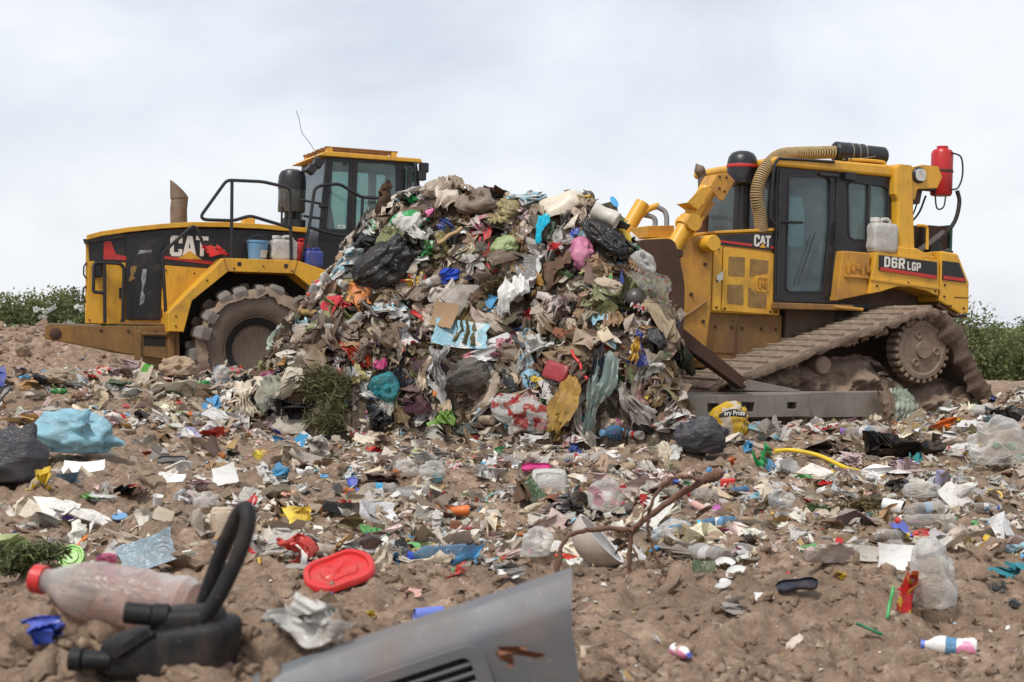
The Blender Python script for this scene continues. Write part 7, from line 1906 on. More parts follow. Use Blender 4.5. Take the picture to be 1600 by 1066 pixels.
# blue bucket with a white paper label
bk = MB().lathe([(0.0001, 0.0), (0.135, 0.0), (0.165, 0.27), (0.175, 0.27), (0.175, 0.30), (0.158, 0.30), (0.13, 0.02), (0.0001, 0.02)], (0, 0, 0), 'z', 28)
lab_v, lab_f = [], []
for i in range(7):
    q = R(-85 + 60 * i / 6)
    for z in (0.04, 0.15): lab_v.append(((0.1395 + 0.111 * z + 0.003) * math.cos(q), (0.1395 + 0.111 * z + 0.003) * math.sin(q), z))
for i in range(6): lab_f.append((2 * i, 2 * i + 2, 2 * i + 3, 2 * i + 1))
bail = MB().tube(smooth_path([(-0.16, 0, 0.29), (-0.10, -0.06, 0.36), (0.04, -0.08, 0.38), (0.17, 0, 0.29)], 5), 0.005, 6)
assemble('paint_bucket', [('body', *quads_of(bk), 'hard:blue', 35), ('label', np.array(lab_v), np.array(lab_f), 'paper:white/grey', 30), ('bail', *quads_of(bail), 'hard:darkgrey', 40)],
         LM @ Matrix.Translation((-0.585, -1.22, 2.355)), 'blue plastic bucket with a white label on the loader fender', 'bucket')
jerrycan('jerrycan', 'white plastic jerrycan beside the blue bucket on the loader', 'film:milk', 'white', 0.42, 0.26, 0.39, LM @ Matrix.Translation((-0.185, -1.22, 2.355)))
jerrycan('jerrycan', 'red jerrycan behind the hand rail of the loader', 'hard:red', 'black', 0.26, 0.24, 0.38, LM @ Matrix.Translation((0.10, -1.08, 2.345)))
jerrycan('jerrycan', 'dark blue jerrycan by the loader cab door', 'hard:navy', 'navy', 0.29, 0.26, 0.31, LM @ Matrix.Translation((0.29, -1.24, 2.27)))
rr = np.random.RandomState(77)
V, F = g_fold(rr, 0.6, 0.5, 18, 7, 120); V = fit(V, (0.46, 0.25, 0.24))
assemble('red_cloth', [('cloth', V, F, 'cloth:red', 40)], LM @ Matrix.Translation((-1.20, -1.12, 2.46)) @ Matrix.Rotation(R(18), 4, 'Y'), 'red cloth thrown over the loader fender', 'cloth')
jerrycan('jerrycan', 'white plastic jerrycan standing on the bulldozer fender', 'film:milk', 'milk', 0.37, 0.24, 0.42, DM @ Matrix.Translation((0.95, -0.90, 2.06)))
V, F = g_long(np.random.RandomState(5), 0.30, 0.42, 15, 28, 0.2)
assemble('plastic_sheet', [('sheet', V, F, 'film:mint', 60)], DM @ Matrix.Translation((0.46, -1.99, 0.27)) @ Matrix.Rotation(R(82), 4, 'X'), 'pale green plastic hanging over the end of the push arm', 'sheet')
V, F = g_long(np.random.RandomState(9), 0.20, 0.5, 13, 26, 0.25)
assemble('cloth_strip', [('sheet', V, F, 'cloth:taupe', 60)], DM @ Matrix.Translation((0.28, -1.98, 0.20)) @ Matrix.Rotation(R(84), 4, 'X') @ Matrix.Rotation(R(8), 4, 'Z'), 'muddy brown strands beside the pale green plastic', 'cloth')
V, F = g_fold(np.random.RandomState(12), 0.6, 0.4, 16, 6, 90); V = fit(V, (0.42, 0.25, 0.12))
assemble('plastic_film', [('sheet', V, F, 'film:black', 45)], DM @ Matrix.Translation((0.52, -1.52, 0.66)) @ Matrix.Rotation(R(12), 4, 'Y'), 'black film lying on the packed mud by the sprocket', 'film')

# ------------------------------------------------------------------ foreground pieces
# large juice jug with a red screw cap
r = np.random.RandomState(31)
bx_, by_ = -0.975, 3.75
parts = bottle_parts(r, 0.44, 0.080, 'pet:pinkwhite/milk', 'red', None, 0.20)
J = assemble('juice_jug', parts, Matrix.Translation((bx_, by_, hz(bx_, by_) + 0.075)) @ Matrix.Rotation(R(-14), 4, 'Z') @ Matrix.Rotation(R(7), 4, 'Y'), 'large pinkish see-through jug with a red cap in the front', 'jug')
# black looped handle on a moulded block with two pipe stubs
HX, HY = -0.785, 3.50
hb = empty('handle_block', (HX, HY, hz(HX, HY) - 0.03), (0, 0, R(-8)))
hb.scale = (0.92, 0.92, 0.92)
tag(hb, 'black plastic block with a tall looped handle and two pipe stubs', 'machine part')
m_blk = dirty('black_moulding', (0.011, 0.011, 0.012), (0.085, 0.058, 0.04), 0.42, 7.0, 0.6, fine=0.3)
m_blk.node_tree.nodes['Principled BSDF'].inputs['Specular IOR Level'].default_value = 0.3
V, F = rounded_box(0.33, 0.20, 0.135, 0.42)
V[:, 2] *= 1 + 0.22 * np.clip(V[:, 0] / 0.17, -1, 1); V[:, 0] += 0.16 * (V[:, 2] - 0.05)
V[:, 1] *= 1 - 0.25 * np.clip(-V[:, 0] / 0.17, 0, 1)
link('block', np_mesh('block', V, F, True, 50), m_blk, hb)
V, F = rounded_box(0.18, 0.13, 0.065, 0.6)
V[:, 2] += 0.25 * V[:, 0] * 0.3
link('upper_casing', np_mesh('upper_casing', V + np.array([0.055, -0.01, 0.115]), F, True, 50), m_blk, hb)
hp_ = smooth_path([(0.085, -0.055, 0.125), (0.140, -0.05, 0.20), (0.183, -0.035, 0.29), (0.207, -0.02, 0.365), (0.207, -0.004, 0.408), (0.188, 0.018, 0.418), (0.160, 0.04, 0.385), (0.118, 0.055, 0.30), (0.078, 0.065, 0.20), (0.050, 0.070, 0.12)], 7)
hm = MB().tube(hp_, 0.0195, 14)
hm.build('handle', m_blk, hb, smooth=60)
MB().tube([(0.02, -0.045, 0.158), (-0.02, -0.055, 0.162)], 0.030, 18).tube([(-0.02, -0.055, 0.162), (-0.085, -0.07, 0.170)], 0.0265, 18).build('pipe_stub', m_blk, hb, 0.004, smooth=40)
MB().tube([(-0.12, -0.06, 0.048), (-0.19, -0.075, 0.052)], 0.024, 18).tube([(-0.19, -0.075, 0.052), (-0.222, -0.08, 0.054)], 0.029, 18).build('pipe_stub', m_blk, hb, 0.004, smooth=40)
MB().prism([(-0.12, 0.072), (-0.02, 0.138), (0.005, 0.125), (-0.10, 0.06)], -0.10, -0.085).build('rib', m_blk, hb, 0.004)

# grey trim panel with a louvred vent
PX, PY, PZ = -0.60, 3.42, 0.362
pn = empty('car_trim', (PX, PY, PZ), (0, 0, R(4)))
tag(pn, 'grey car trim panel with a louvred vent leaning in the front', 'trim panel', None, 'thing')
m_pan = dirty('grey_moulding', (0.118, 0.123, 0.131), (0.20, 0.155, 0.12), 0.40, 5.0, 0.5, fine=0.30, bumpy=0.08)
ang = R(17.6)
dirs, dirn = Vector((math.cos(ang), 0, math.sin(ang))), Vector((math.sin(ang), 0, -math.cos(ang)))
prof = [(0.10, 0.16), (0.03, 0.13), (0.004, 0.07), (0.0, 0.045), (0.006, 0.022), (0.018, 0.008), (0.060, -0.012), (0.070, -0.018), (0.082, -0.020), (0.12, -0.022), (0.30, -0.010), (0.52, 0.02)]
NS = 30
def pan_pt(t, n_, y_, off=0.0):
    s0, s1 = -0.30, 0.778 - n_ * 0.32 + 0.05 * n_ - 0.012 * math.sin(n_ * 14)
    s_ = s0 + (s1 - s0) * t
    droop = -0.02 * max(0.0, 1 - t * 1.6) ** 2
    p = dirs * s_ + dirn * (n_ - off) + Vector((0, y_, 0))
    p.z += droop
    return p
vs, fs = [], []
for i in range(NS + 1):
    for (n_, y_) in prof: vs.append(pan_pt(i / NS, n_, y_))
m_ = len(prof)
for i in range(NS):
    for j in range(m_ - 1): fs.append((i * m_ + j, (i + 1) * m_ + j, (i + 1) * m_ + j + 1, i * m_ + j + 1))
k0 = len(vs)
for i in (0, NS):                                       # end caps turned inwards give the sheet its thickness
    for (n_, y_) in prof: vs.append(pan_pt(i / NS, n_, y_ + 0.02))
for j in range(m_ - 1):
    fs.append((j, j + 1, k0 + j + 1, k0 + j)); fs.append((NS * m_ + j, k0 + m_ + j, k0 + m_ + j + 1, NS * m_ + j + 1))
pb = MB().add(vs, fs).build('panel', m_pan, pn, smooth=50, recalc=False)
def on_panel(s_, n_, y_): 
    p = dirs * s_ + dirn * n_
    return (p.x, y_, p.z)
def slab(s0, s1, n0, n1, y0, y1, r_=0.0):
    poly = rrect(s0, s1, n0, n1, r_) if r_ else bh(s0, s1, n0, n1)
    n = len(poly)
    return [on_panel(a, b_, y0) for a, b_ in poly] + [on_panel(a, b_, y1) for a, b_ in poly], [tuple(range(n)), tuple(range(2 * n - 1, n - 1, -1))] + [(i, (i + 1) % n, n + (i + 1) % n, n + i) for i in range(n)]
outer, inner = rrect(0.22, 0.53, 0.078, 0.32, 0.045, 5), rrect(0.25, 0.495, 0.100, 0.32, 0.02, 5)
fr = MB().prism([(a, b_) for a, b_ in outer], -0.040, -0.012, [inner])
fr.v = [on_panel(p[0], p[2], p[1]) for p in fr.v]
fr.build('vent_frame', m_pan, pn, 0.008)
MB().add(*slab(0.245, 0.50, 0.097, 0.32, -0.0235, -0.0225)).build('vent_shade_plate', 'dark_void', pn)  # flat near-black plate, painted shade behind the louvres instead of an opening
for i in range(9):
    MB().add(*slab(0.247, 0.498, 0.116 + i * 0.0215, 0.124 + i * 0.0215, -0.038, -0.024)).build('louvre', m_pan, pn, 0.002)
V, F = g_fold(np.random.RandomState(4), 0.16, 0.09, 12, 6, 110); V = fit(V, (0.115, 0.05, 0.055))
assemble('dry_leaf', [('leaf', V, F, 'card:rust/cream', 40)], Matrix.Translation((PX + 0.62, PY - 0.04, PZ + 0.06)), 'rust brown leaf scrap stuck to the grey trim panel', 'leaf')

# red tub lid
lx, ly = -0.745, 6.62
lid = MB()
rows = []
for (sc_, z_) in ((0.0, 0.012), (0.50, 0.012), (0.54, 0.004), (0.80, 0.004), (0.84, 0.018), (0.95, 0.020), (1.0, 0.012), (1.0, -0.008), (0.97, -0.008)):
    rows.append([(p[0] * sc_, p[1] * sc_ * (1 if sc_ > 0.6 else 0.9), z_ + 0.006 * math.sin(p[0] * 30)) for p in rrect(-0.155, 0.155, -0.135, 0.135, 0.115, 8)])
nn_ = len(rows[0]); vs = [p for row in rows for p in row]; fs = []
for i in range(len(rows) - 1):
    for j in range(nn_): fs.append((i * nn_ + j, i * nn_ + (j + 1) % nn_, (i + 1) * nn_ + (j + 1) % nn_, (i + 1) * nn_ + j))
lid.add(vs, fs)
lo = lid.build('tub_lid', litter_mat('hard:red'), None, smooth=50)
lo.matrix_world = Matrix.Translation((lx, ly, hz(lx, ly) + 0.075)) @ Matrix.Rotation(R(24), 4, 'X') @ Matrix.Rotation(R(-9), 4, 'Y') @ Matrix.Rotation(R(12), 4, 'Z')
tag(lo, 'bright red rounded tub lid lying on the bare dirt', 'lid')

# large blue capped water bottle
r = np.random.RandomState(44)
x0, y0 = -0.36, 7.55
assemble('water_bottle', bottle_parts(r, 0.31, 0.056, 'pet:blue', 'royal', None, 0.28), Matrix.Translation((x0, y0, hz(x0, y0) + 0.045)) @ Matrix.Rotation(R(14), 4, 'Z'), 'large dented pale blue bottle with a royal blue cap', 'bottle')

# cracked bowl
bo = empty('cracked_bowl', (0.42, 7.22, hz(0.42, 7.22) + 0.10))
ax = Vector((0.72, -0.10, 0.68)).normalized()
bo.rotation_euler = ax.to_track_quat('Z', 'Y').to_euler()
tag(bo, 'cracked white bowl with a muddy outside lying below the branch', 'bowl')
pr = [(0.001, -0.125), (0.05, -0.122), (0.10, -0.10), (0.135, -0.06), (0.148, -0.02), (0.15, 0.0)]
MB().lathe(pr, (0, 0, 0), 'z', 40).build('bowl', litter_mat('hard:mudwhite'), bo, smooth=60)
MB().lathe([(0.150, 0.0), (0.152, 0.003), (0.142, 0.004), (0.140, -0.01), (0.128, -0.055), (0.094, -0.092), (0.05, -0.112), (0.001, -0.116)], (0, 0, 0), 'z', 40).build('lining', litter_mat('foam:white'), bo, smooth=60)

# branch with roots
br = MB()
def B3(px_, z_, y_): return (px_, y_, z_)
def limb(pts, r0, r1):
    P_ = smooth_path(pts, 6)
    n_ = len(P_)
    rj = random.Random(len(pts) * 13 + int(r0 * 1000))
    P_ = [p + Vector((rj.uniform(-1, 1), rj.uniform(-1, 1), rj.uniform(-1, 1))) * 0.004 for p in P_]
    return MB().tube(P_, [(r0 + (r1 - r0) * i / (n_ - 1)) * (1 + 0.12 * rj.uniform(-1, 1)) for i in range(n_)], 9)
root = empty('fallen_branch', (0.55, 6.9, hz(0.55, 6.9)))
tag(root, 'bare brown branch with forked twigs standing out of the litter', 'branch')
m_bark = dirty('branch_bark', (0.155, 0.075, 0.045), (0.07, 0.038, 0.025), 0.6, 14.0, 0.8, fine=0.5, bumpy=0.6)
def twig(name, pts, r0, r1):
    pts = [(p[0] - 0.55, p[2] - 6.9, p[1] - hz(0.55, 6.9)) for p in pts]
    limb(pts, r0, r1).build(name, m_bark, root, smooth=60)
twig('stem', [(0.905, 0.485, 6.85), (0.85, 0.455, 6.87), (0.75, 0.39, 6.9), (0.62, 0.295, 6.92), (0.545, 0.22, 6.95), (0.535, 0.14, 6.95), (0.53, 0.02, 6.95)], 0.018, 0.010)
twig('knot', [(0.925, 0.505, 6.84), (0.90, 0.475, 6.85), (0.865, 0.465, 6.86)], 0.028, 0.017)
twig('twig', [(0.84, 0.465, 6.86), (0.76, 0.48, 6.84), (0.68, 0.455, 6.82), (0.62, 0.36, 6.82), (0.605, 0.25, 6.82), (0.63, 0.15, 6.82), (0.69, 0.04, 6.8), (0.74, -0.02, 6.8)], 0.010, 0.005)
twig('twig', [(0.555, 0.225, 6.94), (0.46, 0.235, 6.94), (0.34, 0.23, 6.92), (0.25, 0.205, 6.88), (0.21, 0.13, 6.86), (0.195, 0.04, 6.85)], 0.013, 0.009)
twig('twig', [(0.215, 0.12, 6.86), (0.20, 0.06, 6.84), (0.225, 0.01, 6.84)], 0.016, 0.010)
twig('twig', [(0.62, 0.36, 6.82), (0.58, 0.31, 6.80), (0.565, 0.26, 6.80)], 0.006, 0.003)
twig('twig', [(0.54, 0.20, 6.95), (0.50, 0.15, 6.97), (0.47, 0.11, 7.0)], 0.008, 0.005)
twig('twig', [(0.55, 0.15, 6.94), (0.575, 0.09, 6.92), (0.60, 0.06, 6.9)], 0.006, 0.003)
twig('twig', [(0.70, 0.04, 6.80), (0.66, 0.05, 6.75), (0.64, 0.02, 6.72), (0.66, -0.02, 6.7)], 0.005, 0.003)

# yellow garden hose
pts = [(p[0], p[1], hz(p[0], p[1]) + p[2]) for p in ((2.18, 12.75, 0.06), (2.34, 12.8, 0.09), (2.50, 12.5, 0.09), (2.62, 12.1, 0.07), (2.66, 11.75, 0.04))]
o = MB().tube(smooth_path(pts, 8), 0.018, 10).build('garden_hose', litter_mat('hard:yellow'), None, smooth=60)
tag(o, 'bright yellow length of hose curving over the litter', 'hose')
# dark name band of the yellow food sack, reading across its front
for o in [q for q in COL.objects if q.get('label', '').startswith('yellow and cream food sack')]:
    w_ = o.matrix_basis.translation.copy()
    cu = MB()
    bn = []
    for i in range(9):
        t = i / 8
        for dz_ in (-0.035, 0.035): bn.append((-0.13 + 0.26 * t, -0.205 - 0.03 * math.sin(math.pi * t), 0.075 + 0.035 * math.sin(math.pi * t) + dz_ * (0.5 + 0.5 * math.sin(math.pi * t))))
    cu.add(bn, [(2 * i, 2 * i + 2, 2 * i + 3, 2 * i + 1) for i in range(8)])
    root = empty('food_sack', w_)
    for kk in ('label', 'category'):
        root[kk] = o[kk]; del o[kk]
    o.name = 'sack_body'
    mw = o.matrix_basis.copy(); o.parent = root; o.matrix_basis = Matrix.Translation(-w_) @ mw
    cu.build('name_band', litter_mat('film:charcoal'), root, smooth=60)
    text_part('lettering', 'ary Pride', 0.062, 'white_decal', root, (-0.085, -0.245, 0.088), 0.001, 0.85)

# ------------------------------------------------------------------ shrubs and trees beyond the dump
def leaf_mat(name, c1, c2, c3):
    m, n, l, b = new_mat(name)
    nz = noise(n, l, coords(n, l), 2.2, 4)
    c = ramp(n, l, nz.outputs['Fac'], [(0.34, c1), (0.5, c2), (0.66, c3)])
    l.new(c, b.inputs['Base Color']); b.inputs['Roughness'].default_value = 0.7
    tl = n.new('ShaderNodeBsdfTranslucent'); l.new(c, tl.inputs['Color'])
    ms = n.new('ShaderNodeMixShader'); ms.inputs[0].default_value = 0.35
    l.new(b.outputs[0], ms.inputs[1]); l.new(tl.outputs[0], ms.inputs[2]); l.new(ms.outputs[0], n['Material Output'].inputs['Surface'])
leaf_mat('leaf_mesquite', (.085, .105, .030), (.150, .170, .058), (.23, .235, .10))
leaf_mat('leaf_dark', (.065, .088, .028), (.115, .140, .048), (.175, .19, .072))
leaf_mat('leaf_dry', (.13, .125, .05), (.20, .185, .08), (.28, .25, .12))
dirty('tree_bark', (0.10, 0.075, 0.055), (0.05, 0.035, 0.028), 0.5, 6.0, 0.9)

def tree(name, label, x, y, h, spread, leafm, seed, dens=1.0, airy=0.0, low=0.12, group=None):
    r = np.random.RandomState(seed)
    z0 = float(land_h(np.array([x]), np.array([y]))[0]) - 0.05
    t = empty(name, (x, y, z0)); tag(t, label, name.split('_')[-1], group)
    wood, tips = MB(), []
    nl = 7 + r.randint(4)
    for i in range(nl):
        a = 2 * math.pi * (i + r.rand() * 0.7) / nl
        rr = spread * (0.25 + 0.75 * r.rand())
        top = h * (0.55 + 0.42 * r.rand()) * (1 - 0.25 * (rr / spread) ** 2)
        p = [Vector((0.1 * r.randn(), 0.1 * r.randn(), 0)), Vector((rr * 0.25 * math.cos(a), rr * 0.25 * math.sin(a), top * 0.45)), Vector((rr * 0.6 * math.cos(a), rr * 0.6 * math.sin(a), top * 0.78)), Vector((rr * math.cos(a), rr * math.sin(a), top))]
        pp = smooth_path(p, 4)
        wood.tube(pp, [0.035 * h * (1 - 0.9 * k / (len(pp) - 1)) * 0.6 + 0.008 for k in range(len(pp))], 6)
        for k in range(4, len(pp)):
            for _ in range(2):
                d = Vector((r.randn(), r.randn(), r.randn() * 0.7)) * h * 0.10
                tips.append(pp[k] + d)
                if r.rand() < 0.5: wood.tube([pp[k], pp[k] + d], [0.012, 0.004], 4)
        for k in range(int(3 * (1 - airy))):
            tips.append(Vector((rr * 0.8 * math.cos(a + r.randn() * 0.3), rr * 0.8 * math.sin(a + r.randn() * 0.3), h * (low + 0.35 * r.rand()))))
    wood.build('trunk', 'tree_bark', t, smooth=60)
    T = np.array([list(p) for p in tips])
    per = int(80 * dens * (1 - 0.6 * airy))
    C = np.repeat(T, per, 0)
    sz = h * (0.085 if not airy else 0.07)
    C = C + np.clip(r.randn(*C.shape), -1.5, 1.5) * np.array([sz, sz, sz * 0.75]) * (0.6 + 0.8 * np.repeat(r.rand(len(T)), per)[:, None])
    C[:, 2] = np.maximum(C[:, 2], 0.05)
    n_ = len(C)
    A = r.randn(n_, 3); A /= np.linalg.norm(A, axis=1)[:, None]
    B_ = np.cross(A, r.randn(n_, 3)); B_ /= np.linalg.norm(B_, axis=1)[:, None]
    s1 = (0.038 + 0.045 * r.rand(n_))[:, None] * (h / 3.0) ** 0.5; s2 = s1 * 0.5
    V = np.stack([C - A * s1, C + B_ * s2, C + A * s1, C - B_ * s2], 1).reshape(-1, 3)
    F = np.arange(n_ * 4).reshape(-1, 4)
    link('crown', np_mesh('crown', V, F, False), leafm, t)
    return t

g1 = 'shrubs behind the dirt bank'
for i, (x, y, h, sp, lm, lab) in enumerate((
        (-15.6, 46.0, 2.5, 1.6, 'leaf_mesquite', 'green shrub at the far edge left of the loader'),
        (-13.9, 45.0, 3.0, 1.5, 'leaf_mesquite', 'tallest green shrub behind the dirt bank'),
        (-12.5, 44.2, 2.7, 1.4, 'leaf_dark', 'dark green shrub with white bags caught in it'),
        (-11.4, 46.5, 2.6, 1.3, 'leaf_mesquite', 'green shrub half hidden by the loader tail'))):
    tree('shrub', lab, x, y, h, sp, 'leaf_mesquite' if lm is None else lm, 50 + i, 1.15, 0.0, 0.10, g1)
g2 = 'trees beyond the bulldozer'
for i, (x, y, h, sp, lm, airy, lab) in enumerate((
        (16.2, 54.0, 4.1, 1.5, 'leaf_mesquite', 0.75, 'airy young tree right behind the bulldozer tail'),
        (18.6, 62.0, 4.1, 2.2, 'leaf_dark', 0.1, 'dark green bushy tree behind the airy young tree'),
        (20.4, 60.0, 4.3, 2.0, 'leaf_mesquite', 0.25, 'light green tree with a ragged top at the right edge'),
        (22.6, 63.0, 4.4, 2.2, 'leaf_mesquite', 0.1, 'green tree outermost on the right'),
        (15.0, 66.0, 3.6, 2.2, 'leaf_dark', 0.1, 'low dark tree glimpsed under the bulldozer tail'),
        (19.2, 52.0, 2.0, 1.5, 'leaf_dry', 0.1, 'dry yellowish bush in front of the far trees'),
        (21.2, 53.0, 2.1, 1.6, 'leaf_dry', 0.1, 'dry yellowish bush at the right edge'))):
    tree('tree' if h > 2.5 else 'bush', lab, x, y, h, sp, lm, 80 + i, 1.1, airy, 0.10, g2)
# white bags blown into the shrubs
rb = np.random.RandomState(6)
for i, (x, y, z, s, lab) in enumerate(((-12.95, 42.9, 1.62, 0.34, 'largest white bag caught in the dark green shrub'), (-13.25, 42.9, 1.62, 0.20, 'small round white bag in the shrub, leftmost of the cluster'), (-13.1, 42.9, 1.38, 0.22, 'white bag hanging lowest in the shrub cluster'),
                                       (-12.0, 42.6, 1.66, 0.26, 'white bag caught against the loader tail'), (-12.25, 42.6, 1.25, 0.24, 'pale green bag low in the shrub by the loader'))):
    V, F = g_fold(rb, s * 1.6, s * 1.4, 12, 6, 120); V = fit(V, (s * 1.3, s * 0.6, s))
    assemble('plastic_bag', [('bag', V, F, 'film:white' if i < 4 else 'film:mint', 45)], Matrix.Translation((x, y, z)), lab, 'bag')

# ------------------------------------------------------------------ the uncountable rest: small litter and clods
RS = np.random.RandomState(2024)
def tri(F):
    F = np.asarray(F)
    if F.shape[1] == 3: return F
    return np.concatenate([F[:, [0, 1, 2]], F[:, [0, 2, 3]]])
PR = {'soft': [], 'clod': [], 'long': [], 'sheet': [], 'flake': [], 'lump': [], 'blob': [], 'tube': [], 'stick': []}
for i in range(26):
    V, F = g_fold(np.random.RandomState(300 + i), 1.4, 1.2, 8, 5, 125, 0.06, 0.10); V = fit(V, (1, 0.8, 0.45)); PR['sheet'].append((V, tri(F)))
for i in range(14):
    V, F = g_fold(np.random.RandomState(340 + i), 1.0, 0.7, 3, 2, 70, 0.10); V = fit(V, (1, 0.7, 0.28)); PR['flake'].append((V, tri(F)))
for i in range(10):
    V, F = g_fold(np.random.RandomState(360 + i), 1.9, 1.7, 12, 10, 140, 0.03, 0.10); V = fit(V, (1, 0.85, 0.7)); PR['blob'].append((V, tri(F)))
for i in range(8):
    V, F = ico(1) if i < 5 else ico(2); q = np.random.RandomState(380 + i); V = V * (1 + 0.22 * q.randn(len(V), 1)) * np.array([0.5, 0.42, 0.33]); PR['lump' if i < 5 else 'clod'].append((V, tri(F)))
for i in range(6):
    q = np.random.RandomState(400 + i)
    V, F = turned([(0.03, -0.5), (0.06, -0.49), (0.06, -0.42), (0.14, -0.28), (0.155, -0.1), (0.145, 0.05), (0.155, 0.2), (0.15, 0.42), (0.1, 0.5), (0.01, 0.48)], 9, q, 0.4); PR['tube'].append((V, tri(F)))
for i in range(5):
    q = np.random.RandomState(420 + i)
    pts = [(-0.5 + j / 4, 0.06 * q.randn(), 0.04 * q.randn()) for j in range(5)]
    mb = MB().tube(pts, [0.025, 0.022, 0.02, 0.016, 0.006], 5); PR['stick'].append((np.array([tuple(p) for p in mb.v]), tri(np.array([f for f in mb.f if len(f) == 4]))))

for i in range(22):
    V, F = g_fold(np.random.RandomState(600 + i), 1.7, 1.5, 11, 9, 130, 0.03, 0.12); PR['soft'].append((fit(V, (1, 0.85, 0.5)), tri(F)))
for i in range(8):
    V, F = g_long(np.random.RandomState(440 + i), 0.5, 1.0, 8, 12, 0.22); PR['long'].append((V, tri(F)))

PAL = np.array([(.72, .69, .63), (.65, .60, .52), (.55, .48, .39), (.61, .51, .38), (.46, .37, .27), (.38, .285, .195), (.28, .190, .120), (.175, .112, .068), (.095, .058, .036), (.40, .355, .295), (.22, .185, .145), (.050, .047, .045), (.018, .017, .017),
                (.62, .46, .42), (.55, .33, .28), (.30, .50, .58), (.08, .33, .58), (.05, .09, .38), (.55, .04, .035), (.62, .20, .05), (.66, .45, .05), (.10, .33, .10), (.27, .31, .12), (.50, .14, .28), (.05, .30, .32), (.42, .26, .10)])
W_GROUND = np.array([17, 16, 13, 13, 10, 8, 7, 5, 3, 3.5, 1.5, 1.0, 1.0, 5, 1.5, 1.3, 1.0, .6, 1.3, .7, .6, .9, .9, .5, .4, 2.5])
W_HEAP = np.array([7, 7, 7, 8, 9, 10, 14, 20, 22, 4, 8, 8, 12, 3, 1.6, 1.8, 1.2, 1.1, 2.0, 1.1, 1.0, 1.3, 1.9, 1.0, .8, 6])
W_NEAR = np.array([9, 8, 8, 7, 7, 7, 6, 5, 3, 3, 1.5, 1, 1, 3, 2, .8, .8, .5, 1, .6, .5, .6, .8, .4, .3, 2])

def scatter(name, label, kinds, X, Y, S, weights, on_heap, dip, mat_, jitter=0.10, hang=0.25):
    """merge many small pieces lying on the surface into one mesh with a colour for each piece"""
    n_ = len(X)
    Zs = H(X, Y)
    e = 0.10 if on_heap else 0.05
    gx = (H(X + e, Y) - H(X - e, Y)) / (2 * e); gy = (H(X, Y + e) - H(X, Y - e)) / (2 * e)
    N = np.stack([-gx, -gy, np.ones(n_)], -1); N /= np.linalg.norm(N, axis=1)[:, None]
    N = N + (0.33 if on_heap else 0.27) * RS.randn(n_, 3) * np.array([1, 1, 0.3]); N /= np.linalg.norm(N, axis=1)[:, None]
    a = RS.rand(n_) * 2 * math.pi
    T = np.stack([np.cos(a), np.sin(a), np.zeros(n_)], -1)
    T = T - N * np.sum(T * N, axis=1)[:, None]; T /= np.linalg.norm(T, axis=1)[:, None]
    B_ = np.cross(N, T)
    cols = PAL[RS.choice(len(PAL), n_, p=weights / weights.sum())] if weights is not None else None
    if cols is not None: cols = np.clip(cols * (1 + 0.22 * RS.randn(n_, 1)) + 0.010 * RS.randn(n_, 3), 0.008, 0.80)
    names = list(kinds); pk = np.array([kinds[k] for k in names], float); pk /= pk.sum()
    ch = RS.choice(len(names), n_, p=pk)
    VV, FF, CC, base = [], [], [], 0
    for ki, kn in enumerate(names):
        sub = np.where(ch == ki)[0]
        pj = RS.randint(len(PR[kn]), size=len(sub))
        for j in range(len(PR[kn])):
            ids = sub[pj == j]
            if not len(ids): continue
            V, F = PR[kn][j]
            if kn == 'long':                             # hangs down the slope
                t_ = np.stack([np.ones(len(ids)), 0.35 * RS.randn(len(ids)), 0.35 * RS.randn(len(ids))], -1); t_ -= N[ids] * np.sum(t_ * N[ids], axis=1)[:, None]; t_ /= np.linalg.norm(t_, axis=1)[:, None]
                T[ids] = t_; B_[ids] = np.cross(N[ids], t_)
            sc = S[ids][:, None] * (1 + 0.25 * np.clip(RS.randn(len(ids), 3), -1.5, 2))
            q = V[None] * sc[:, None, :]
            P = q[:, :, 0:1] * T[ids][:, None] + q[:, :, 1:2] * B_[ids][:, None] + q[:, :, 2:3] * N[ids][:, None]
            c0 = np.stack([X[ids], Y[ids], Zs[ids]], -1) + N[ids] * (S[ids] * dip)[:, None]
            P = P + c0[:, None]
            VV.append(P.reshape(-1, 3)); FF.append((F[None] + (base + np.arange(len(ids)) * len(V))[:, None, None]).reshape(-1, 3))
            base += len(ids) * len(V)
            if cols is not None: CC.append(np.repeat(cols[ids], len(V), 0))
    V, F = np.concatenate(VV), np.concatenate(FF)
    o = link(name, np_mesh(name, V, F, True, 62, np.concatenate(CC) if CC else None), mat_)
    return tag(o, label, None, None, 'stuff')

m, n, l, b = new_mat('small_litter')
at = n.new('ShaderNodeAttribute'); at.attribute_name = 'Col'
v = coords(n, l)
d1 = noise(n, l, v, 11, 5, 0.65); d2 = noise(n, l, v, 70, 3, 0.7)
c = mix(n, l, ramp(n, l, d1.outputs['Fac'], [(0.46, 0.0), (0.68, 0.50)]), at.outputs['Color'], (0.165, 0.112, 0.073))
c = mix(n, l, ramp(n, l, d2.outputs['Fac'], [(0.57, 0.0), (0.66, 0.55)]), c, (0.14, 0.095, 0.062))
l.new(c, b.inputs['Base Color']); b.inputs['Roughness'].default_value = 0.5
bump(n, l, d2.outputs['Fac'], b, 0.4, 0.01)
tl = n.new('ShaderNodeBsdfTranslucent'); l.new(c, tl.inputs['Color'])
ms = n.new('ShaderNodeMixShader'); ms.inputs[0].default_value = 0.14
l.new(b.outputs[0], ms.inputs[1]); l.new(tl.outputs[0], ms.inputs[2]); l.new(ms.outputs[0], n['Material Output'].inputs['Surface'])

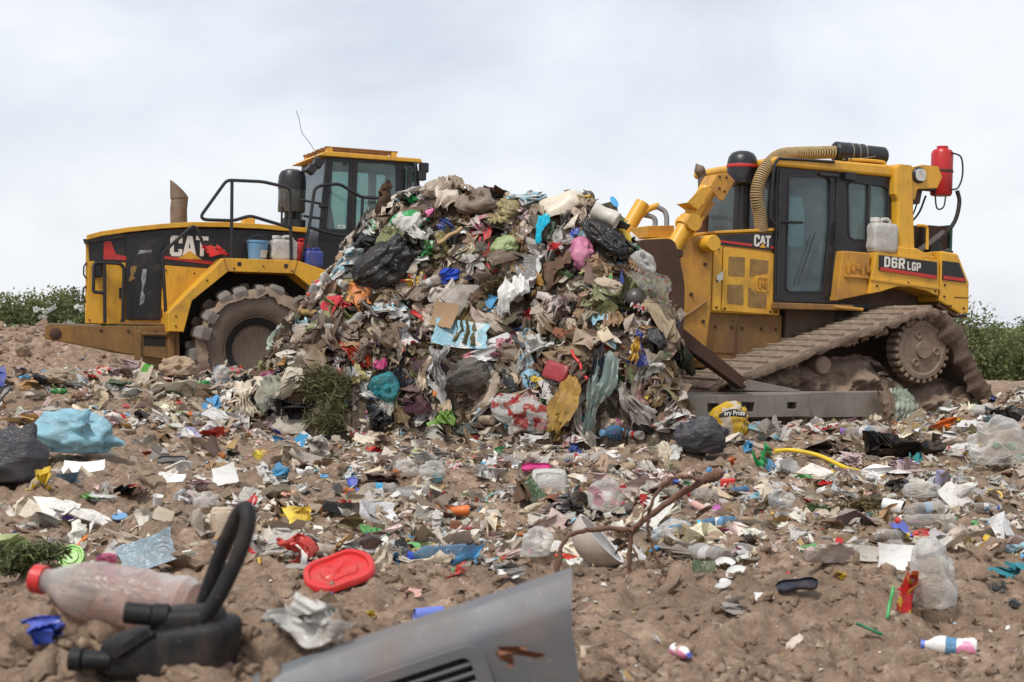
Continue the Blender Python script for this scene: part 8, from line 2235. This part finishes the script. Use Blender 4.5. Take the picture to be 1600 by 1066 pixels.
def free(X, Y):
    """keep clear of the machines"""
    k = np.ones(len(X), bool)
    for M, (x0, x1, y0, y1) in ((DM, (-2.35, 2.3, -1.72, 1.8)), (LM, (-3.8, 5.6, -1.3, 1.3))):
        Mi = np.array(M.inverted())
        lx_ = Mi[0, 0] * X + Mi[0, 1] * Y + Mi[0, 3]; ly_ = Mi[1, 0] * X + Mi[1, 1] * Y + Mi[1, 3]
        k &= ~((lx_ > x0) & (lx_ < x1) & (ly_ > y0) & (ly_ < y1))
    return k

def field(count, y0, y1, pw, half, clump, cut):
    """points on the ground, denser where a slow noise is high"""
    u = RS.rand(count * 4)
    Y = (y0 ** (1 - pw) + u * (y1 ** (1 - pw) - y0 ** (1 - pw))) ** (1 / (1 - pw))
    X = (RS.rand(count * 4) * 2 - 1) * half(Y)
    d = fbm(X * 0.55, Y * 0.55, 91, 3) * clump + 0.5
    k = (RS.rand(count * 4) < np.clip(d - cut, 0.02, 1)) & free(X, Y) & (pile_h(X, Y) < 0.12)
    X, Y = X[k][:count], Y[k][:count]
    return X, Y
half = lambda Y: 0.37 * Y + 0.8

# heap skin, sampled by surface area
c_ = 60000
X = RS.uniform(-2.95, 1.75, c_); Y = RS.uniform(14.2, 17.6, c_)
ph = pile_h(X, Y)
g = np.hypot((H(X + 0.1, Y) - H(X - 0.1, Y)) / 0.2, (H(X, Y + 0.1) - H(X, Y - 0.1)) / 0.2)
k = (ph > 0.10) & (RS.rand(c_) < np.sqrt(1 + g * g) / 3.2)
X, Y = X[k], Y[k]
nb = 1950
scatter('heap_litter', 'torn film, rags and scraps covering the tall rubbish heap', {'soft': 10, 'long': 3.0, 'sheet': 0.8, 'tube': 0.35, 'stick': 0.8}, X[:nb], Y[:nb], np.clip(np.exp(RS.randn(nb) * 0.42 - 1.62), 0.08, 0.46), W_HEAP, True, 0.10, 'small_litter')
n2 = min(3200, len(X) - nb)
scatter('heap_crumbs', 'small crumbs of refuse over the tall rubbish heap', {'flake': 4, 'stick': 3, 'sheet': 3, 'lump': 3}, X[nb:nb + n2], Y[nb:nb + n2], np.clip(np.exp(RS.randn(n2) * 0.4 - 2.9), 0.025, 0.14), W_HEAP, True, 0.16, 'small_litter')

X, Y = field(6300, 7.4, 16.5, 0.9, half, 1.0, 0.0)
scatter('field_litter', 'pale torn film and paper strewn over the dump', {'sheet': 7, 'soft': 2.6, 'flake': 2.0, 'blob': 0.2, 'tube': 0.45, 'stick': 0.8, 'long': 0.6}, X, Y, np.clip(np.exp(RS.randn(len(X)) * 0.50 - 2.48), 0.02, 0.32), W_GROUND, False, 0.14, 'small_litter')
X, Y = field(6500, 7.4, 17, 1.4, half, 0.8, 0.0)
scatter('field_crumbs', 'crumbs of litter trodden into the dirt', {'flake': 8, 'stick': 1.5, 'sheet': 1}, X, Y, np.clip(np.exp(RS.randn(len(X)) * 0.5 - 3.7), 0.008, 0.09), W_GROUND, False, 0.12, 'small_litter')
X, Y = field(4000, 14.5, 22.5, 0.5, lambda Y: 0.40 * Y + 1, 0.7, -0.05)
scatter('bank_litter', 'litter along the foot of the machines', {'sheet': 9, 'soft': 2, 'flake': 2, 'tube': 0.5, 'stick': 0.6}, X, Y, np.clip(np.exp(RS.randn(len(X)) * 0.45 - 2.05), 0.04, 0.40), W_GROUND, False, 0.14, 'small_litter')
X, Y = field(2600, 3.4, 8.4, 0.4, half, 0.9, 0.08)
scatter('front_crumbs', 'bits of film, shell and paper in the bare dirt', {'flake': 9, 'stick': 3, 'sheet': 2}, X, Y, np.clip(np.exp(RS.randn(len(X)) * 0.5 - 4.15), 0.005, 0.05), W_NEAR, False, 0.14, 'small_litter')
X, Y = field(420, 4.6, 8.2, 0.2, half, 1.2, 0.0)
scatter('front_litter', 'torn scraps of film and paper half buried in the near dirt', {'sheet': 6, 'soft': 2, 'flake': 4, 'tube': 0.5, 'stick': 1}, X, Y, np.clip(np.exp(RS.randn(len(X)) * 0.4 - 3.05), 0.02, 0.11), W_NEAR, False, 0.05, 'small_litter')
X, Y = field(9500, 3.0, 12.0, 0.9, half, 1.0, 0.0)
S_ = np.clip(np.exp(RS.randn(len(X)) * 0.62 - 3.75), 0.006, 0.16)
big_ = S_ > 0.042
scatter('dirt_clods', 'loose clods of brown dirt', {'clod': 1}, X[big_], Y[big_], S_[big_], None, False, 0.02, 'soil')
scatter('dirt_crumbs', 'crumbs and pebbles of brown dirt', {'lump': 1}, X[~big_], Y[~big_], S_[~big_], None, False, 0.08, 'soil')
X = RS.uniform(-15, -5.5, 2000); Y = RS.uniform(26, 34, 2000)
scatter('bank_clods', 'rough lumps of earth on the dirt bank', {'lump': 3, 'clod': 1}, X, Y, np.clip(np.exp(RS.randn(len(X)) * 0.5 - 2.3), 0.03, 0.4), None, False, 0.02, 'soil')
X = RS.uniform(-15, -5.5, 420); Y = RS.uniform(26, 33, 420)
scatter('bank_scraps', 'pale scraps on the dirt bank', {'flake': 3, 'sheet': 1}, X, Y, np.clip(np.exp(RS.randn(len(X)) * 0.4 - 2.3), 0.04, 0.25), W_GROUND, False, 0.12, 'small_litter')

# ------------------------------------------------------------------ larger loose pieces, each a thing of its own
SOFT = []
for i in range(12):
    V, F = g_fold(np.random.RandomState(500 + i), 1.8, 1.6, 17, 9, 130, 0.03, 0.09); SOFT.append((fit(V, (1, 0.85, 0.42)), F))
for i in range(6):
    SOFT.append(((lambda q: fit(q[0], (0.55, 1.0, 0.22)))(g_long(np.random.RandomState(520 + i), 0.55, 1.0, 13, 22, 0.22)), g_long(np.random.RandomState(520 + i), 0.55, 1.0, 13, 22, 0.22)[1]))
KINDS_ = [('film:taupe', 'taupe plastic'), ('film:beige', 'beige plastic'), ('film:milk', 'milky white plastic'), ('film:dirtywhite', 'dirty white plastic'), ('film:brownbag', 'dark brown plastic'), ('film:black', 'black plastic'), ('cloth:brown', 'brown cloth'),
          ('film:greyclear', 'grey plastic'), ('clear:white', 'see-through film'), ('film:olive', 'olive plastic'), ('cloth:greygreen', 'grey green cloth'), ('film:white/red', 'white and red wrapper'), ('film:white/skyblue', 'white and blue wrapper'), ('card:kraft', 'kraft cardboard'), ('film:rosewhite', 'rose white plastic'), ('film:straw', 'straw plastic'), ('film:bluegrey', 'blue grey plastic'), ('film:white/green', 'white and green wrapper')]
_soft_me = {}
STOP = set('on lying with in beside below under at near by of above behind right left hanging sticking poking pressed standing stuck bulging draped tilted trailing balled leaning facing from spread curling among next between inside down over and before half across fluttering sliding pointing like to'.split())
REFS = []
for row in ITEMS:
    ws = []
    for w_ in row[10].replace(',', '').split():
        if w_ in STOP and len(ws) >= 2 and not (w_ == 'and' and len(ws) < 4): break
        ws.append(w_)
    REFS.append((row[0], row[2], row[3], ' '.join(ws[:6])))
from collections import Counter
_rc = Counter(r_[3] for r_ in REFS)
REFS = [r_ for r_ in REFS if _rc[r_[3]] == 1]
USED = set()
def own_label(words, x, y, on_heap):
    z = hz(x, y)
    near = sorted((r_ for r_ in REFS if r_[0] == (1 if on_heap else 0)), key=lambda r_: (r_[1] - x) ** 2 + (r_[2] - y) ** 2 * (1.0 if not on_heap else 1.8))
    for r_ in near[:14]:
        dx, dd = x - r_[1], (hz(x, y) - hz(r_[1], r_[2])) if on_heap else (y - r_[2])
        rel = ('right of' if dx > 0 else 'left of') if abs(dx) > abs(dd) * (1 if on_heap else 0.5) else (('above' if dd > 0 else 'below') if on_heap else ('behind' if dd > 0 else 'in front of'))
        t_ = 'crumpled ' + words + ' ' + rel + ' the ' + r_[3]
        if t_ not in USED and len(t_.split()) <= 16:
            USED.add(t_); return t_
    return 'crumpled ' + words + (' on the heap' if on_heap else ' on the ground')
def loose(i, x, y, s, on_heap, kinds, where):
    mk, words = KINDS_[kinds[RS.randint(len(kinds))]]
    j = RS.randint(len(SOFT) if on_heap else 12)
    if (mk, j) not in _soft_me:
        me = np_mesh('crumpled_scrap', SOFT[j][0], SOFT[j][1], True, 70); me.materials.append(litter_mat(mk)); _soft_me[(mk, j)] = me
    o = link('crumpled_scrap', _soft_me[(mk, j)], None)
    B = frame_on(x, y, 0.18)
    if not on_heap: B = Matrix.Translation(B.translation)
    z = 0.03 + 0.10 * s
    o.matrix_world = B @ Matrix.Translation((0, 0, z)) @ Matrix.Rotation(RS.uniform(-0.6, 0.6) if j >= 12 else RS.rand() * 6.28, 4, 'Z') @ Matrix.Rotation(RS.randn() * 0.25 + (0.35 if not on_heap else 0), 4, 'X') @ Matrix.Diagonal((s * RS.uniform(0.8, 1.2), s * RS.uniform(0.75, 1.15), s * RS.uniform(0.8, 1.3), 1))
    tag(o, own_label(words, x, y, on_heap), 'scrap', 'loose ' + words + ' ' + where)
hx, hy = [], []
while len(hx) < 150:
    x, y = RS.uniform(-2.8, 1.6), RS.uniform(14.4, 16.7)
    if 0.25 < float(pile_h(np.array([x]), np.array([y]))[0]) and RS.rand() < 0.9: hx.append(x); hy.append(y)
for i in range(150):
    loose(i, hx[i], hy[i], float(np.clip(np.exp(RS.randn() * 0.3 - 1.12), 0.18, 0.60)), True, [0, 0, 1, 1, 1, 2, 2, 3, 3, 4, 4, 4, 5, 5, 6, 6, 7, 8, 9, 9, 11, 12, 13, 13, 14, 15, 15, 17], 'on the heap')
X, Y = field(130, 9.0, 18.5, 0.5, half, 0.8, 0.0)
for i in range(len(X)):
    loose(i, float(X[i]), float(Y[i]), float(np.clip(np.exp(RS.randn() * 0.3 - 1.65), 0.10, 0.36)), False, [1, 2, 2, 2, 3, 3, 3, 3, 7, 8, 8, 11, 12, 13, 14, 14, 0, 5, 17], 'on the ground')
